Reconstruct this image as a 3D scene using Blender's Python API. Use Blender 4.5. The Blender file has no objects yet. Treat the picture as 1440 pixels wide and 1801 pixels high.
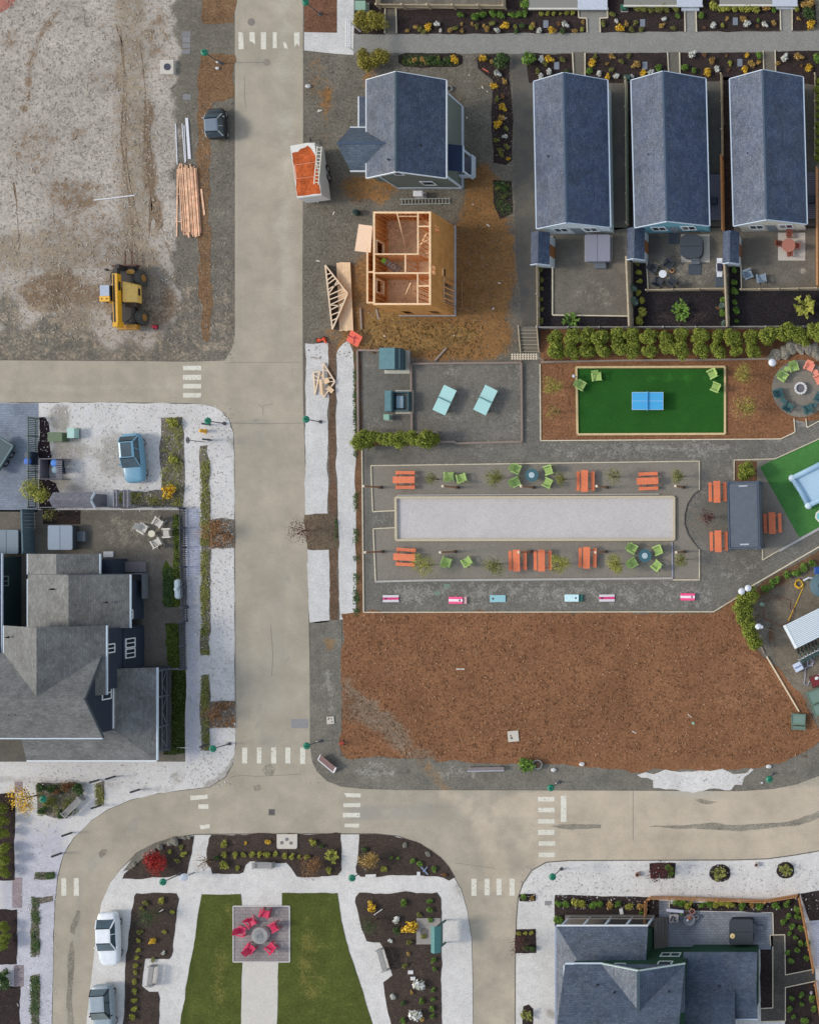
import bpy, bmesh, math, random
from mathutils import Vector, Matrix
R = math.radians
rnd = random.Random(11)
sc = bpy.context.scene
COL = sc.collection
# ---- the photograph's plan: 1 px of the 1440 px wide picture is 0.05 m on the ground; the drone hangs 110 m up over NX, NY
S, NX, NY, H, OX, OY = .05, 1650., 930., 110., 720., 900.5
def W(px, py, z=0.):
    k = 1 - z / H
    return Vector(((NX - OX) * S + (px - NX) * S * k, (OY - NY) * S - (py - NY) * S * k, z))
# ---------------- camera
cam = bpy.data.objects.new('camera', bpy.data.cameras.new('camera')); COL.objects.link(cam)
cam.location = ((NX - OX) * S, (OY - NY) * S, H)
cd = cam.data; cd.sensor_fit = 'HORIZONTAL'; cd.sensor_width = 36; cd.lens = 55
cd.shift_x = -(NX - OX) / 1440; cd.shift_y = (NY - OY) / 1440
cd.clip_start = 1; cd.clip_end = 2000
sc.camera = cam
# ---------------- sky, sun, exposure
world = bpy.data.worlds.new('World'); sc.world = world; world.use_nodes = True
wn = world.node_tree; bg = wn.nodes['Background']
sky = wn.nodes.new('ShaderNodeTexSky'); sky.sky_type = 'NISHITA'; sky.sun_disc = False
SUN_EL, SUN_AZ = R(36), R(268)
sky.sun_elevation = SUN_EL; sky.sun_rotation = SUN_AZ; sky.air_density = 1.2; sky.dust_density = 1.0; sky.ozone_density = .2
veil = wn.nodes.new('ShaderNodeHueSaturation'); veil.inputs['Saturation'].default_value = .58  # thin high cloud whitens the blue
wn.links.new(sky.outputs[0], veil.inputs['Color']); wn.links.new(veil.outputs[0], bg.inputs[0]); bg.inputs[1].default_value = .15
sun = bpy.data.objects.new('sun', bpy.data.lights.new('sun', 'SUN')); COL.objects.link(sun)
sun.data.energy = 1.25; sun.data.angle = R(12); sun.data.color = (1, .93, .8)
sd = Vector((math.sin(SUN_AZ) * math.cos(SUN_EL), math.cos(SUN_AZ) * math.cos(SUN_EL), math.sin(SUN_EL)))
sun.rotation_euler = sd.to_track_quat('Z', 'Y').to_euler(); sun.location = sd * 200
sc.view_settings.view_transform = 'Standard'; sc.view_settings.look = 'None'; sc.view_settings.gamma = 1
sc.view_settings.exposure = 0.5
# ---------------- materials
def lin(c):
    return tuple(((v / 255) / 12.92 if v / 255 <= .04045 else ((v / 255 + .055) / 1.055) ** 2.4) for v in c) + (1,)
MATS = {}
class NT:
    def __init__(s, name):
        s.m = bpy.data.materials.new(name); s.m.use_nodes = True; s.t = s.m.node_tree
        s.b = s.t.nodes['Principled BSDF']; s.pos = s.n('ShaderNodeNewGeometry')
    def n(s, k, **kw):
        o = s.t.nodes.new(k)
        for a, v in kw.items(): setattr(o, a, v)
        return o
    def l(s, a, b): s.t.links.new(a, b)
    def noise(s, scale, detail=3, rough=.55, vec=None, dist=0):
        o = s.n('ShaderNodeTexNoise'); o.inputs['Scale'].default_value = scale; o.inputs['Detail'].default_value = detail
        o.inputs['Roughness'].default_value = rough; o.inputs['Distortion'].default_value = dist
        s.l(vec or s.pos.outputs['Position'], o.inputs['Vector']); return o.outputs['Fac']
    def math(s, op, a, b=None, c=None):
        o = s.n('ShaderNodeMath', operation=op)
        for i, v in enumerate((a, b, c)):
            if v is None: continue
            if isinstance(v, (int, float)): o.inputs[i].default_value = v
            else: s.l(v, o.inputs[i])
        return o.outputs[0]
    def rng(s, v, a, b, c, d, smooth=False):
        o = s.n('ShaderNodeMapRange'); o.interpolation_type = 'SMOOTHSTEP' if smooth else 'LINEAR'
        s.l(v, o.inputs[0])
        for i, q in enumerate((a, b, c, d)): o.inputs[i + 1].default_value = q
        return o.outputs[0]
    def mix(s, f, a, b):
        o = s.n('ShaderNodeMix', data_type='RGBA')
        if isinstance(f, (int, float)): o.inputs[0].default_value = f
        else: s.l(f, o.inputs[0])
        for i, v in ((6, a), (7, b)):
            if isinstance(v, tuple): o.inputs[i].default_value = v
            else: s.l(v, o.inputs[i])
        return o.outputs[2]
    def scale(s, col, f):
        o = s.n('ShaderNodeVectorMath', operation='SCALE')
        if isinstance(col, tuple): o.inputs[0].default_value = col[:3]
        else: s.l(col, o.inputs[0])
        s.l(f, o.inputs['Scale']); return o.outputs[0]
    def done(s, col, rough=.9, bump=None, bstr=.3, bdist=.03, spec=.2, metal=0):
        if isinstance(col, tuple): s.b.inputs['Base Color'].default_value = col
        else: s.l(col, s.b.inputs['Base Color'])
        s.b.inputs['Roughness'].default_value = rough; s.b.inputs['Specular IOR Level'].default_value = spec
        s.b.inputs['Metallic'].default_value = metal
        if bump is not None:
            o = s.n('ShaderNodeBump'); o.inputs['Strength'].default_value = bstr; o.inputs['Distance'].default_value = bdist
            s.l(bump, o.inputs['Height']); s.l(o.outputs[0], s.b.inputs['Normal'])
        return s.m
def M(name, c, rough=.6, var=.12, sc_=6, spec=.3, metal=0):
    """plain painted, wooden or metal surface with a little wear"""
    if name in MATS: return MATS[name]
    t = NT(name); f = t.rng(t.noise(sc_, 4, .65), .3, .7, 1 - var, 1 + var)
    oi = t.n('ShaderNodeObjectInfo'); f = t.math('MULTIPLY', f, t.rng(oi.outputs['Random'], 0, 1, 1 - var * .5, 1 + var * .5))
    MATS[name] = t.done(t.scale(lin(c), f), rough, None, spec=spec, metal=metal); return MATS[name]
def G(name, base, masks=(), fine=7, big=.25, bvar=.18, fvar=.28, bstr=.5, speck=None, sp=(.62, .68), spscale=9, edge=.9, mid=1.3):
    """ground: base colour, up to three masked colours with ragged borders, coarse and fine mottling, chips or pebbles"""
    if name in MATS: return MATS[name]
    t = NT(name); big_ = t.noise(big, 4, .6); mid_ = t.noise(mid, 5, .65); fine_ = t.noise(fine, 4, .7); vf = t.noise(fine * 3.1, 2, .6)
    col = lin(base)
    if masks:
        at = t.n('ShaderNodeAttribute', attribute_name='mask'); sp_ = t.n('ShaderNodeSeparateColor'); t.l(at.outputs['Color'], sp_.inputs[0])
        rag = t.math('ADD', t.math('MULTIPLY', t.math('SUBTRACT', mid_, .5), edge * 1.4), t.math('MULTIPLY', t.math('SUBTRACT', fine_, .5), edge * .8))
        for i, c in enumerate(masks):
            if c is None: continue
            v = t.math('ADD', sp_.outputs[i], t.math('MULTIPLY', rag, t.rng(sp_.outputs[i], 0, .12, 0, 1)))
            col = t.mix(t.rng(v, .3, .75, 0, 1, True), col, lin(c))
    f = t.math('MULTIPLY', t.rng(big_, .3, .7, 1 - bvar, 1 + bvar), t.rng(fine_, .36, .64, 1 - fvar, 1 + fvar))
    f = t.math('MULTIPLY', f, t.rng(vf, .33, .67, 1 - fvar * .8, 1 + fvar * .8))
    f = t.math('MULTIPLY', f, t.rng(mid_, .36, .64, 1 - bvar * .8, 1 + bvar * .8))
    col = t.scale(col, f)
    if speck:
        col = t.mix(t.rng(t.noise(spscale, 2, .5), sp[0], sp[1], 0, 1), col, lin(speck))
    MATS[name] = t.done(col, .95, fine_, bstr, .06, .1); return MATS[name]
def SHINGLE(name, c, axis, vary=.36, spec=.82):
    if name in MATS: return MATS[name]
    t = NT(name)
    sx = t.n('ShaderNodeSeparateXYZ'); t.l(t.pos.outputs['Position'], sx.inputs[0])
    along, up = (sx.outputs[1], sx.outputs[0]) if axis == 'y' else (sx.outputs[0], sx.outputs[1])
    cb = t.n('ShaderNodeCombineXYZ'); t.l(t.math('MULTIPLY', along, 1.0), cb.inputs[0]); t.l(t.math('MULTIPLY', up, 1.0), cb.inputs[1])
    br = t.n('ShaderNodeTexBrick'); t.l(cb.outputs[0], br.inputs['Vector']); br.inputs['Scale'].default_value = 1
    br.inputs['Brick Width'].default_value = .34; br.inputs['Row Height'].default_value = .17; br.inputs['Mortar Size'].default_value = .012
    br.inputs['Color1'].default_value = (.84, .84, .84, 1); br.inputs['Color2'].default_value = (1.15, 1.15, 1.15, 1); br.inputs['Mortar'].default_value = (.78, .78, .78, 1)
    br.inputs['Bias'].default_value = 0
    f = t.math('MULTIPLY', t.rng(t.noise(.6, 4, .6), .3, .7, 1 - vary * .7, 1 + vary * .7), t.rng(t.noise(14, 3, .7), .28, .72, 1 - vary, 1 + vary))
    bw = t.n('ShaderNodeRGBToBW'); t.l(br.outputs['Color'], bw.inputs[0])
    f = t.math('MULTIPLY', f, bw.outputs[0])
    MATS[name] = t.done(t.scale(lin(c), f), .48, t.noise(16, 3, .6), .5, .03, spec)
    t.l(t.math('MULTIPLY', t.math('MULTIPLY', t.rng(t.noise(9, 4, .7), .36, .64, spec * .45, spec * 1.45), t.rng(t.noise(.9, 3, .6), .3, .7, .75, 1.25)), bw.outputs[0]), t.b.inputs['Specular IOR Level']); return MATS[name]
def PAVER(name, c, mort, w=.3, h=.2, var=.3):
    if name in MATS: return MATS[name]
    t = NT(name); br = t.n('ShaderNodeTexBrick'); t.l(t.pos.outputs['Position'], br.inputs['Vector']); br.inputs['Scale'].default_value = 1
    br.inputs['Brick Width'].default_value = w; br.inputs['Row Height'].default_value = h; br.inputs['Mortar Size'].default_value = .02
    a = lin(c); br.inputs['Color1'].default_value = tuple(v * (1 - var) for v in a[:3]) + (1,)
    br.inputs['Color2'].default_value = tuple(v * (1 + var) for v in a[:3]) + (1,); br.inputs['Mortar'].default_value = lin(mort)
    f = t.math('MULTIPLY', t.rng(t.noise(.5, 4), .3, .7, .8, 1.2), t.rng(t.noise(9, 3), .3, .7, .88, 1.12))
    MATS[name] = t.done(t.scale(br.outputs['Color'], f), .85, br.outputs['Fac'], .2, .01); return MATS[name]
def LEAF(name, a, b, c=None, rough=.7):
    """foliage: every leaf takes its own tone between the given colours"""
    if name in MATS: return MATS[name]
    t = NT(name); rp = t.pos.outputs['Random Per Island']
    col = t.mix(t.rng(rp, 0, 1, 0, 1), lin(a), lin(b))
    if c: col = t.mix(t.rng(t.math('FRACT', t.math('MULTIPLY', rp, 7.31)), .7, .8, 0, 1), col, lin(c))
    col = t.scale(col, t.rng(t.noise(2.2, 3), .3, .7, .72, 1.3))
    MATS[name] = t.done(col, rough, None, spec=.15); return MATS[name]
def GLASS(name='dark window glass', c=(38, 46, 54)):
    if name in MATS: return MATS[name]
    t = NT(name); MATS[name] = t.done(t.scale(lin(c), t.rng(t.noise(1.5, 2), .3, .7, .8, 1.25)), .08, None, spec=.6); return MATS[name]
# ---------------- mesh building
class MB:
    def __init__(s, off=None): s.v = []; s.f = []; s.off = Vector(off) if off is not None else Vector((0, 0, 0))
    def add(s, vs, fs):
        n = len(s.v); s.v += [Vector(v) for v in vs]; s.f += [tuple(i + n for i in f) for f in fs]; return s
    def box(s, x0, y0, z0, x1, y1, z1):
        return s.add([(x0, y0, z0), (x1, y0, z0), (x1, y1, z0), (x0, y1, z0), (x0, y0, z1), (x1, y0, z1), (x1, y1, z1), (x0, y1, z1)],
                     [(3, 2, 1, 0), (4, 5, 6, 7), (0, 1, 5, 4), (1, 2, 6, 5), (2, 3, 7, 6), (3, 0, 4, 7)])
    def obox(s, cx, cy, z0, z1, sx, sy, rz=0):
        c, q = math.cos(rz), math.sin(rz); P = []
        for z in (z0, z1):
            for a, b in ((-1, -1), (1, -1), (1, 1), (-1, 1)):
                x, y = a * sx / 2, b * sy / 2; P.append((cx + x * c - y * q, cy + x * q + y * c, z))
        return s.add(P, [(3, 2, 1, 0), (4, 5, 6, 7), (0, 1, 5, 4), (1, 2, 6, 5), (2, 3, 7, 6), (3, 0, 4, 7)])
    def beam(s, p, q, w, h):
        p, q = Vector(p), Vector(q); d = (q - p).normalized()
        up = Vector((0, 0, 1)) if abs(d.z) < .9 else Vector((0, 1, 0))
        a = d.cross(up).normalized() * w / 2; b = a.cross(d).normalized() * h / 2
        return s.add([p - a - b, p + a - b, p + a + b, p - a + b, q - a - b, q + a - b, q + a + b, q - a + b],
                     [(0, 1, 2, 3), (7, 6, 5, 4), (0, 4, 5, 1), (1, 5, 6, 2), (2, 6, 7, 3), (3, 7, 4, 0)])
    def cyl(s, cx, cy, z0, z1, r0, r1=None, n=14):
        r1 = r0 if r1 is None else r1; P = []
        for z, r in ((z0, r0), (z1, r1)):
            P += [(cx + r * math.cos(2 * math.pi * i / n), cy + r * math.sin(2 * math.pi * i / n), z) for i in range(n)]
        return s.add(P, [tuple(range(n))[::-1], tuple(range(n, 2 * n))] + [(i, (i + 1) % n, n + (i + 1) % n, n + i) for i in range(n)])
    def lathe(s, cx, cy, prof, n=16):
        P = []; k = len(prof)
        for r, z in prof: P += [(cx + r * math.cos(2 * math.pi * i / n), cy + r * math.sin(2 * math.pi * i / n), z) for i in range(n)]
        F = [(j * n + i, j * n + (i + 1) % n, (j + 1) * n + (i + 1) % n, (j + 1) * n + i) for j in range(k - 1) for i in range(n)]
        F += [tuple(range(n))[::-1], tuple(range((k - 1) * n, k * n))]
        return s.add(P, F)
    def prism(s, pts, z0, z1):
        n = len(pts); a = sum(pts[i][0] * pts[(i + 1) % n][1] - pts[(i + 1) % n][0] * pts[i][1] for i in range(n))
        if a < 0: pts = pts[::-1]
        return s.add([(p[0], p[1], z0) for p in pts] + [(p[0], p[1], z1) for p in pts],
                     [tuple(range(n))[::-1], tuple(range(n, 2 * n))] + [(i, (i + 1) % n, n + (i + 1) % n, n + i) for i in range(n)])
    def hull(s, a, b):
        """solid between two matching rings"""
        n = len(a)
        return s.add(list(a) + list(b), [tuple(range(n))[::-1], tuple(range(n, 2 * n))] + [(i, (i + 1) % n, n + (i + 1) % n, n + i) for i in range(n)])
    def loft(s, rings):
        n = len(rings[0]); P = [p for r in rings for p in r]; F = [tuple(range(n))[::-1], tuple(range((len(rings) - 1) * n, len(rings) * n))]
        F += [(j * n + i, j * n + (i + 1) % n, (j + 1) * n + (i + 1) % n, (j + 1) * n + i) for j in range(len(rings) - 1) for i in range(n)]
        return s.add(P, F)
    def tube(s, pts, r, n=6):
        pts = [Vector(p) for p in pts]; rings = []
        for i, p in enumerate(pts):
            d = (pts[min(i + 1, len(pts) - 1)] - pts[max(i - 1, 0)]).normalized()
            up = Vector((0, 0, 1)) if abs(d.z) < .9 else Vector((1, 0, 0))
            a = d.cross(up).normalized(); b = a.cross(d); rr = r[i] if isinstance(r, (list, tuple)) else r
            rings.append([p + a * rr * math.cos(2 * math.pi * k / n) + b * rr * math.sin(2 * math.pi * k / n) for k in range(n)])
        return s.loft(rings)
    def ell(s, cx, cy, cz, rx, ry, rz, n=10, m=6, jit=0, rg=None):
        prof = []
        for j in range(m + 1):
            a = -math.pi / 2 + math.pi * j / m
            prof.append([(cx + rx * max(math.cos(a), .02) * math.cos(2 * math.pi * i / n), cy + ry * max(math.cos(a), .02) * math.sin(2 * math.pi * i / n), cz + rz * math.sin(a)) for i in range(n)])
        if jit:
            g = rg or rnd
            prof = [[(x + g.uniform(-jit, jit) * rx, y + g.uniform(-jit, jit) * ry, z + g.uniform(-jit, jit) * rz) for x, y, z in r] for r in prof]
        return s.loft(prof)
    def xf(s, m): s.v = [m @ v for v in s.v]; return s
    def mesh(s, name, mat, smooth=False):
        me = bpy.data.meshes.new(name); me.from_pydata([tuple(v - s.off) for v in s.v], [], s.f); me.materials.append(mat)
        bm = bmesh.new(); bm.from_mesh(me); bmesh.ops.recalc_face_normals(bm, faces=bm.faces); bm.to_mesh(me); bm.free()
        if smooth:
            me.polygons.foreach_set('use_smooth', [True] * len(me.polygons))
        return me
    def build(s, name, mat, parent=None, smooth=False, bevel=0, loc=None, rz=0):
        o = bpy.data.objects.new(name, s.mesh(name, mat, smooth)); COL.objects.link(o)
        if parent: o.parent = parent
        if loc is not None: o.location = loc
        o.rotation_euler.z = rz
        if bevel:
            b = o.modifiers.new('bevel', 'BEVEL'); b.width = bevel; b.segments = 2; b.limit_method = 'ANGLE'
        return o
def tag(o, label=None, cat=None, group=None, kind=None):
    if label: o['label'] = label
    if cat: o['category'] = cat
    if group: o['group'] = group
    if kind: o['kind'] = kind
    return o
def thing(name, label, cat, loc, rz=0, group=None):
    o = bpy.data.objects.new(name, None); COL.objects.link(o); o.location = loc; o.rotation_euler.z = rz; o.empty_display_size = .3
    return tag(o, label, cat, group)
def dup(o, parent=None, loc=None, rz=None, label=None, group=None):
    c = o.copy(); COL.objects.link(c); c.parent = parent
    if loc is not None: c.location = loc
    if rz is not None: c.rotation_euler.z = rz
    if label: c['label'] = label
    if group: c['group'] = group
    for ch in [k for k in KIDS.get(o, o.children)]: dup(ch, c)
    return c
KIDS = {}
def face(px, py, tx, ty): return math.atan2(-(ty - py), tx - px) - math.pi / 2
# ---------------- ground sheets
def smooth_jit(n, amp, seed):
    g = random.Random(seed); k = max(2, n // 3); a = [g.uniform(-1, 1) for _ in range(k + 1)]; out = []
    for i in range(n):
        t = i / n * k; j = int(t); f = t - j; f = f * f * (3 - 2 * f)
        out.append(amp * ((a[j] * (1 - f) + a[min(j + 1, k)] * f) + g.uniform(-.35, .35)))
    return out
def ragged(pts, jit, step=.45):
    out = []; n = len(pts)
    for i in range(n):
        a, b = Vector(pts[i]), Vector(pts[(i + 1) % n]); L = (b - a).length
        m = max(1, int(L / step)); d = (b - a).normalized() if L else Vector((1, 0)); q = Vector((-d.y, d.x)); J = smooth_jit(m, jit, i * 7 + m)
        for k in range(m): out.append(a + (b - a) * k / m + q * (J[k] if k else J[0] * .4))
    return out
def sheet(name, px, mat, z, jit=0, grid=0, mask=None, kind='structure', thick=0, label=None, cat=None, group=None):
    pts = [W(x, y).to_2d() for x, y in px]
    if jit: pts = ragged(pts, jit)
    bm = bmesh.new(); vs = [bm.verts.new((p[0], p[1], z)) for p in pts]; f = bm.faces.new(vs)
    if f.normal.z < 0 or (f.normal_update() or f.normal.z < 0): f.normal_flip()
    if grid:
        bmesh.ops.triangulate(bm, faces=bm.faces[:])
        xs = [p[0] for p in pts]; ys = [p[1] for p in pts]
        for ax, lo, hi in ((0, min(xs), max(xs)), (1, min(ys), max(ys))):
            q = lo + grid
            while q < hi:
                co = (q, 0, z) if ax == 0 else (0, q, z); no = (1, 0, 0) if ax == 0 else (0, 1, 0)
                bmesh.ops.bisect_plane(bm, geom=bm.verts[:] + bm.edges[:] + bm.faces[:], plane_co=co, plane_no=no); q += grid
    else:
        bmesh.ops.triangulate(bm, faces=bm.faces[:])
    me = bpy.data.meshes.new(name); bm.to_mesh(me); bm.free(); me.materials.append(mat)
    if mask:
        at = me.color_attributes.new('mask', 'FLOAT_COLOR', 'POINT')
        for i, v in enumerate(me.vertices):
            m = mask(v.co.x / S + OX, OY - v.co.y / S); at.data[i].color = (m[0], m[1], m[2], 1)
    o = bpy.data.objects.new(name, me); COL.objects.link(o)
    return tag(o, label, cat, group, kind)
def ss(a, b, x):
    t = min(1, max(0, (x - a) / (b - a))); return t * t * (3 - 2 * t)
def blob(x, y, cx, cy, rx, ry, ang=0):
    c, s_ = math.cos(R(ang)), math.sin(R(ang)); dx, dy = x - cx, y - cy
    return 1 - ss(.55, 1.3, math.hypot((dx * c + dy * s_) / rx, (-dx * s_ + dy * c) / ry))
def line(x, y, pts, w):
    d = 1e9
    for (ax, ay), (bx, by) in zip(pts, pts[1:]):
        ux, uy = bx - ax, by - ay; t = max(0, min(1, ((x - ax) * ux + (y - ay) * uy) / (ux * ux + uy * uy + 1e-9)))
        d = min(d, math.hypot(x - ax - t * ux, y - ay - t * uy))
    return 1 - ss(w * .4, w * 1.4, d)
def rect(x0, y0, x1, y1): return [(x0, y0), (x1, y0), (x1, y1), (x0, y1)]
def oval(cx, cy, rx, ry, n=24, a0=0, a1=360): return [(cx + rx * math.cos(R(a0 + (a1 - a0) * i / n)), cy + ry * math.sin(R(a0 + (a1 - a0) * i / n))) for i in range(n)]
def edging(px, mat, w=.09, h=.1, name='timber_edging', closed=False, z=0):
    b = MB(); P = [W(x, y) for x, y in px]
    if closed: P.append(P[0])
    for i, (p, q) in enumerate(zip(P, P[1:])):
        d = (q - p).normalized() * (w / 2 if i % 2 else -w / 2)
        b.beam(p + Vector((0, 0, z + h / 2)) - d * 0, q + Vector((0, 0, z + h / 2 - (.003 if i % 2 else 0))), w, h)
    return tag(b.build(name, mat), kind='structure')
# ================= THE SETTING: ground, roads, paths, beds
sheet('ground', [(-3000, -3000), (4500, -3000), (4500, 4500), (-3000, 4500)], G('dark gravel ground', (112, 107, 97)), 0)
ROAD = [(413, -80), (413, 590), (408, 612), (395, 634), (330, 636), (250, 635), (-80, 633), (-80, 707), (200, 707), (340, 709), (370, 713), (390, 722), (404, 738), (411, 760), (413, 800), (415, 1310), (410, 1345), (398, 1367), (370, 1385), (330, 1390), (280, 1396), (230, 1408), (190, 1425), (160, 1445), (130, 1475), (112, 1505), (103, 1540), (98, 1580), (95, 1640), (91, 1880),
        (150, 1880), (158, 1790), (165, 1720), (170, 1660), (180, 1590), (196, 1550), (213, 1528), (240, 1500), (270, 1484), (300, 1474), (345, 1467), (480, 1466), (660, 1466), (700, 1470), (740, 1484), (770, 1505), (795, 1535), (812, 1565), (822, 1600), (830, 1650), (832, 1720), (833, 1880),
        (905, 1880), (905, 1700), (907, 1620), (910, 1580), (918, 1555), (935, 1530), (960, 1516), (1000, 1513), (1290, 1512), (1350, 1510), (1400, 1503), (1520, 1482), (1520, 1338), (1440, 1365), (1400, 1380), (1360, 1388), (1300, 1392), (1100, 1391), (700, 1390), (640, 1388), (600, 1384), (575, 1374), (558, 1358), (549, 1340), (545, 1310), (545, 1200), (543, 1100), (541, 950), (536, 800), (533, 700), (532, 500), (533, 300), (533, -80)]
def road_mask(x, y):
    warm = ss(600, 1100, x) * ss(1380, 1400, y) * .75 + .5 * line(x, y, [(780, 1392), (840, 1440), (868, 1490), (872, 1560)], 12) + .5 * line(x, y, [(880, 1420), (980, 1400), (1440, 1390)], 14)
    dark0 = .36 * line(x, y, [(452, -40), (452, 1300)], 7) + .36 * line(x, y, [(505, -40), (508, 1300)], 7) + .34 * line(x, y, [(620, 1415), (1440, 1412)], 6) + .34 * line(x, y, [(620, 1440), (1440, 1437)], 6)
    warm += .5 * line(x, y, [(170, 1660), (160, 1800)], 8) + .45 * blob(x, y, 530, 1180, 12, 60)
    dark = dark0 + .42 * line(x, y, [(420, 0), (420, 620)], 9) + .40 * line(x, y, [(480, 1010), (478, 1340)], 30) + .5 * line(x, y, [(250, 1440), (150, 1530), (125, 1700), (125, 1800)], 16) + .42 * blob(x, y, 440, 770, 40, 40) + .35 * line(x, y, [(560, 1430), (800, 1420)], 16)
    pale = .5 * line(x, y, [(500, -50), (500, 600)], 26) + .5 * line(x, y, [(0, 690), (300, 680)], 14) + .45 * blob(x, y, 520, 680, 20, 60) + .6 * blob(x, y, 1215, 1397, 90, 10)
    return warm, dark, pale
road = sheet('road', ROAD, G('dusty asphalt', (167, 157, 140), ((184, 170, 150), (146, 142, 134), (176, 169, 154)), fine=11, big=.2, bvar=.1, fvar=.09, bstr=.12, edge=.35, mid=.5), .008, grid=1.0, mask=road_mask)
PAINT = G('worn white road paint', (214, 209, 194), fine=5, bvar=.05, fvar=.1, bstr=.05, speck=(176, 169, 154), sp=(.60, .66), spscale=5)
def markings(rects):
    b = MB()
    for r in rects:
        P = [W(x, y) for x, y in (rect(*r) if len(r) == 4 and not isinstance(r[0], tuple) else r)]
        b.prism([(p.x, p.y) for p in P], .013, .016)
    return tag(b.build('crosswalk_marking', PAINT), kind='structure')
markings([[(419, 56), (425, 56), (428, 60), (429, 86), (420, 86)], [(439, 56), (448, 56), (449, 78), (445, 74), (439, 71)], (459, 56, 468, 86), (480, 56, 487, 84), [(498, 73), (503, 75), (507, 85), (500, 84)], [(517, 57), (527, 56), (527, 82), (523, 76), (518, 82)]])
markings([(322, 643, 354, 651), (322, 659, 354, 668), (322, 675, 354, 683), (322, 691, 354, 699)])
markings([(426, 1315, 435, 1343), (452, 1315, 460, 1343), (477, 1315, 486, 1343), (502, 1315, 511, 1343), (528, 1315, 537, 1344)])
markings([[(335, 1400), (365, 1398), (366, 1405), (335, 1408)], (349, 1415, 367, 1423), [(351, 1452), (369, 1450), (369, 1457), (353, 1459)]])
markings([[(605, 1395), (635, 1396), (634, 1403), (609, 1402)], (604, 1413, 634, 1420), (603, 1430, 633, 1438), [(606, 1449), (632, 1449), (631, 1456), (606, 1455)]])
markings([(946, 1402, 975, 1410), (946, 1421, 975, 1429), (946, 1441, 975, 1449), (946, 1460, 975, 1469), (947, 1480, 976, 1488), (947, 1500, 976, 1508)])
tag(markings([(986, 1400, 996, 1446)]), kind='structure').name = 'stop_line'
markings([(108, 1545, 117, 1576), (130, 1545, 139, 1576)])
markings([(829, 1546, 838, 1576), (852, 1546, 861, 1575), (873, 1546, 882, 1575), (896, 1546, 905, 1576)])
TAR = G('dark damp stain on asphalt', (138, 131, 117), fine=6, bstr=.05); CRK = M('tar filled crack', (132, 127, 117), .9)
for pts in ([(968, 1453), (985, 1450), (1010, 1449), (1030, 1451), (1057, 1451), (1056, 1457), (1035, 1459), (1005, 1460), (985, 1458)],
            [(1140, 1455), (1165, 1453), (1200, 1452), (1240, 1449), (1265, 1448), (1300, 1451), (1340, 1448), (1385, 1446), (1415, 1436), (1440, 1426), (1450, 1434), (1425, 1446), (1395, 1454), (1340, 1458), (1300, 1462), (1255, 1460), (1220, 1457), (1180, 1458)],
            [(1222, 1408), (1240, 1407), (1262, 1410), (1250, 1414), (1232, 1413)], [(460, 1355), (466, 1346), (476, 1344), (484, 1352), (480, 1364), (468, 1366)],
            [(173, 1500), (180, 1494), (188, 1495), (184, 1504), (176, 1510)], [(118, 1800), (119, 1720), (118, 1700), (124, 1660), (128, 1655), (131, 1700), (127, 1760), (131, 1805)],
            [(124, 1640), (128, 1620), (135, 1602), (141, 1603), (137, 1625), (131, 1645)], [(444, 1382), (456, 1380), (460, 1388), (450, 1393)]):
    sheet('road_stain', pts, TAR, .011, jit=.09)
for pts in ([(405, 1367), (425, 1364), (450, 1366), (530, 1362)], [(455, 712), (462, 716), (463, 730)], [(462, 714), (480, 710)], [(412, 744), (480, 745), (536, 744)], [(395, 638), (430, 637), (533, 637)], [(1113, 1391), (1113, 1480)], [(800, 1518), (870, 1528)], [(476, 1100), (480, 1150), (478, 1190)], [(415, 109), (468, 109)], [(430, 135), (430, 172), (433, 190)]):
    b = MB(); [b.beam(W(*p) + Vector((0, 0, .0115)), W(*q) + Vector((0, 0, .0115)), .04, .005) for p, q in zip(pts, pts[1:])]; tag(b.build('road_crack', CRK), kind='structure')
LID = M('cast iron lid', (128, 120, 112), .8)
def disc(name, px, py, r, mat, z0=.008, z1=.02, label=None, cat=None, group=None, n=20):
    p = W(px, py); o = MB().lathe(0, 0, [(r, z0), (r, z1 - .006), (r * .93, z1), (r * .3, z1), (r * .28, z1 + .003)], n).build(name, mat, loc=p)
    return tag(o, label, cat, group)
disc('manhole_cover', 442, 38, .33, LID, label='round brown manhole cover in the road north of the top crosswalk', cat='manhole cover')
disc('manhole_cover', 469, 109, .3, M('dusty lid', (146, 138, 125), .9), label='faint dusty manhole cover in the road south of the top crosswalk', cat='manhole cover')
p = W(478, 1429); t = thing('storm_drain', 'dark square storm drain grate in the road at the junction', 'drain', p)
MB().box(-.28, -.28, .008, .28, .28, .014).build('frame', M('drain frame', (110, 106, 100)), t)
b = MB(); [b.box(-.22 + i * .1, -.22, .015, -.17 + i * .1, .22, .022) for i in range(5)]; b.build('grate', M('drain bars', (70, 68, 66)), t)
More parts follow.
